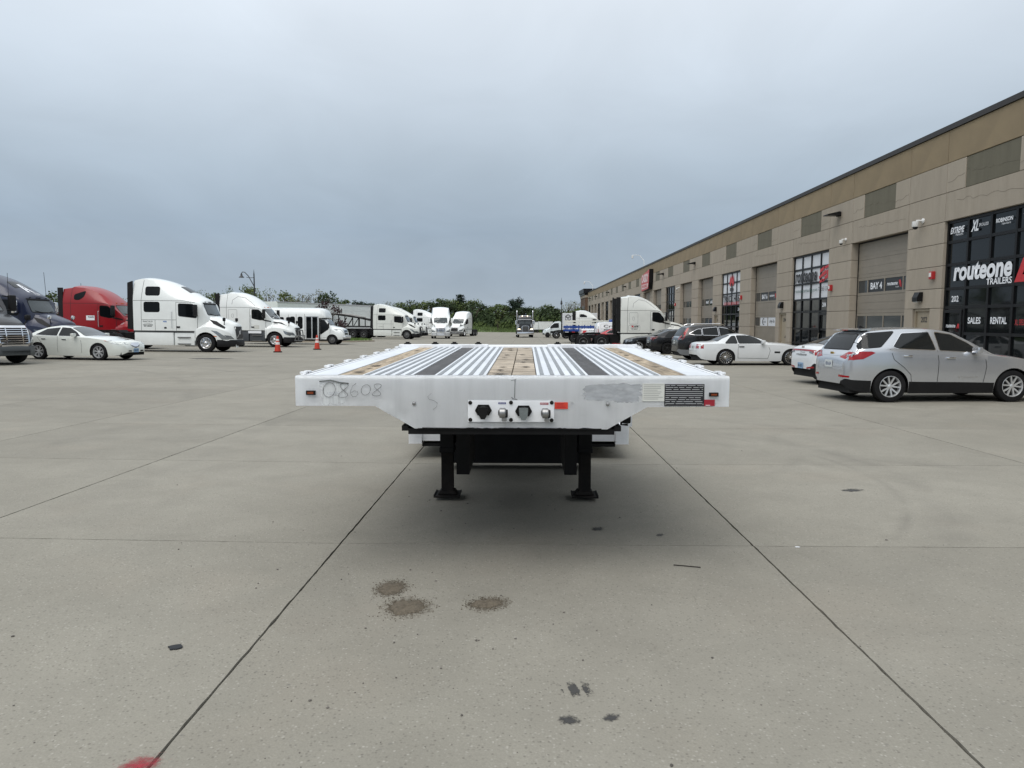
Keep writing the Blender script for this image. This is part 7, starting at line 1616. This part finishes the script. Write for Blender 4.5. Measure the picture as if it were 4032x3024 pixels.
def soak_mat(name, col, scale, lo, hi, bands=0.):
    """a stain soaked into the concrete: the film thins out from its middle through noise"""
    m = mat(name, col, .8); nt = m.node_tree; N = nt.nodes; L = nt.links; b = N['Principled BSDF']
    tc = N.new('ShaderNodeTexCoord'); ln = N.new('ShaderNodeVectorMath'); ln.operation = 'LENGTH'; L.new(tc.outputs['Object'], ln.inputs[0])
    n = N.new('ShaderNodeTexNoise'); n.inputs['Scale'].default_value = scale; n.inputs['Detail'].default_value = 8; n.inputs['Roughness'].default_value = .75; L.new(tc.outputs['Object'], n.inputs['Vector'])
    def M(op, a, c):
        k = N.new('ShaderNodeMath'); k.operation = op
        for q, v in ((0, a), (1, c)):
            if isinstance(v, float): k.inputs[q].default_value = v
            else: L.new(v, k.inputs[q])
        return k.outputs[0]
    v = M('SUBTRACT', M('ADD', M('MULTIPLY', n.outputs[0], 1.3), -.15), M('MULTIPLY', ln.outputs['Value'], .72))
    if bands:
        sp = N.new('ShaderNodeSeparateXYZ'); L.new(tc.outputs['Object'], sp.inputs[0]); w = M('SINE', M('MULTIPLY', sp.outputs[0], bands), 0.); v = M('SUBTRACT', v, M('MULTIPLY', M('MAXIMUM', w, 0.), .35))
    r = N.new('ShaderNodeMapRange'); r.inputs[1].default_value = lo; r.inputs[2].default_value = hi; L.new(v, r.inputs[0]); L.new(r.outputs[0], b.inputs['Alpha']); return m
def soak(name, label, cat, X, Y, w, d, m, rot=0., z=.0016):
    o = MB(); o.bm.faces.new([o.bm.verts.new((math.cos(2*pi*k/24), math.sin(2*pi*k/24), 0)) for k in range(24)])
    o = o.build(name, m); tag(o, label, cat, kind='stuff' if cat == 'paint' else None); stand(o, X, Y, rot, z); o.scale = (w, d, 1); return o
S1 = soak_mat('oil_print', (.05, .049, .047), 5., .12, .3, 13.); S2 = soak_mat('oil_soak', (.045, .044, .043), 2.5, .1, .35); S3 = soak_mat('red_spray', lin(150, 44, 56), 3.5, .05, .55); S5 = soak_mat('wood_soak', (.07, .055, .042), 3., .05, .6); S4 = soak_mat('sand_stain', (.15, .125, .092), 5., .0, .6)
soak('oil_stain', 'dark oily tread print on the concrete near the bottom of the picture', 'stain', .22, 2.92, .13, .125, S1, 10)
soak('oil_stain', 'round dark oil spot below the tread print', 'stain', .17, 2.68, .075, .065, S2); soak('oil_stain', 'small broken oil spot right of the round one', 'stain', .34, 2.70, .065, .05, S2, 40)
soak('oil_stain', 'faint oil smear beside the right landing leg', 'stain', .55, 5.35, .10, .09, S2, 70); soak('oil_stain', 'dark rubber smear right of the red sticker side, near the right joint', 'stain', 1.28, 3.05, .13, .05, S1, -8) if False else None
soak('oil_stain', 'flat dark smudge on the slab right of the right joint', 'stain', 3.1, 6.7, .2, .12, S2, 20); soak('oil_stain', 'small grey scuff near the joint crossing on the right', 'stain', 1.0, 5.2, .07, .05, S2, 60)
soak('oil_stain', 'broad dark stain on the concrete in front of the tall white tractor', 'stain', -14.2, 31.5, 1.7, 1.1, S2, 15)
soak('paint_mark', 'red sprayed survey paint over the joint at the lower left', 'paint', -1.37, 2.36, .13, .10, S3, 30)
for k_, (x, y, w, d) in enumerate(((-.80, 4.08, .16, .2), (-.66, 3.80, .21, .22), (-.20, 3.85, .2, .15))):
    soak('sand_stain', 'thin brown dust around the %s sand patch' % ('farther left', 'nearer left', 'right hand')[k_], 'stain', x, y, w, d, S4, 25*k_)
r9 = random.Random(11)
for i in range(26):      # dark weather stains on the deck timber
    xs_ = r9.choice((-.99, -.075, .075, -.075, .075, .99)); y_ = r9.uniform(.2, 3.3); o = MB(); o.bm.faces.new([o.bm.verts.new((math.cos(2*pi*k/20), math.sin(2*pi*k/20), 0)) for k in range(20)])
    o = o.build('wood_stain', S5, tr, loc=(xs_+r9.uniform(-.02, .02), y_, DZ+SL*y_-.0022+i*2e-5)); o.scale = (r9.uniform(.04, .07), r9.uniform(.06, .22), 1)
flake('paper_chip', 'small white chip lying on the cross joint at right', 'litter', 1.92, 4.93, .018, .008, M_wl, .002)
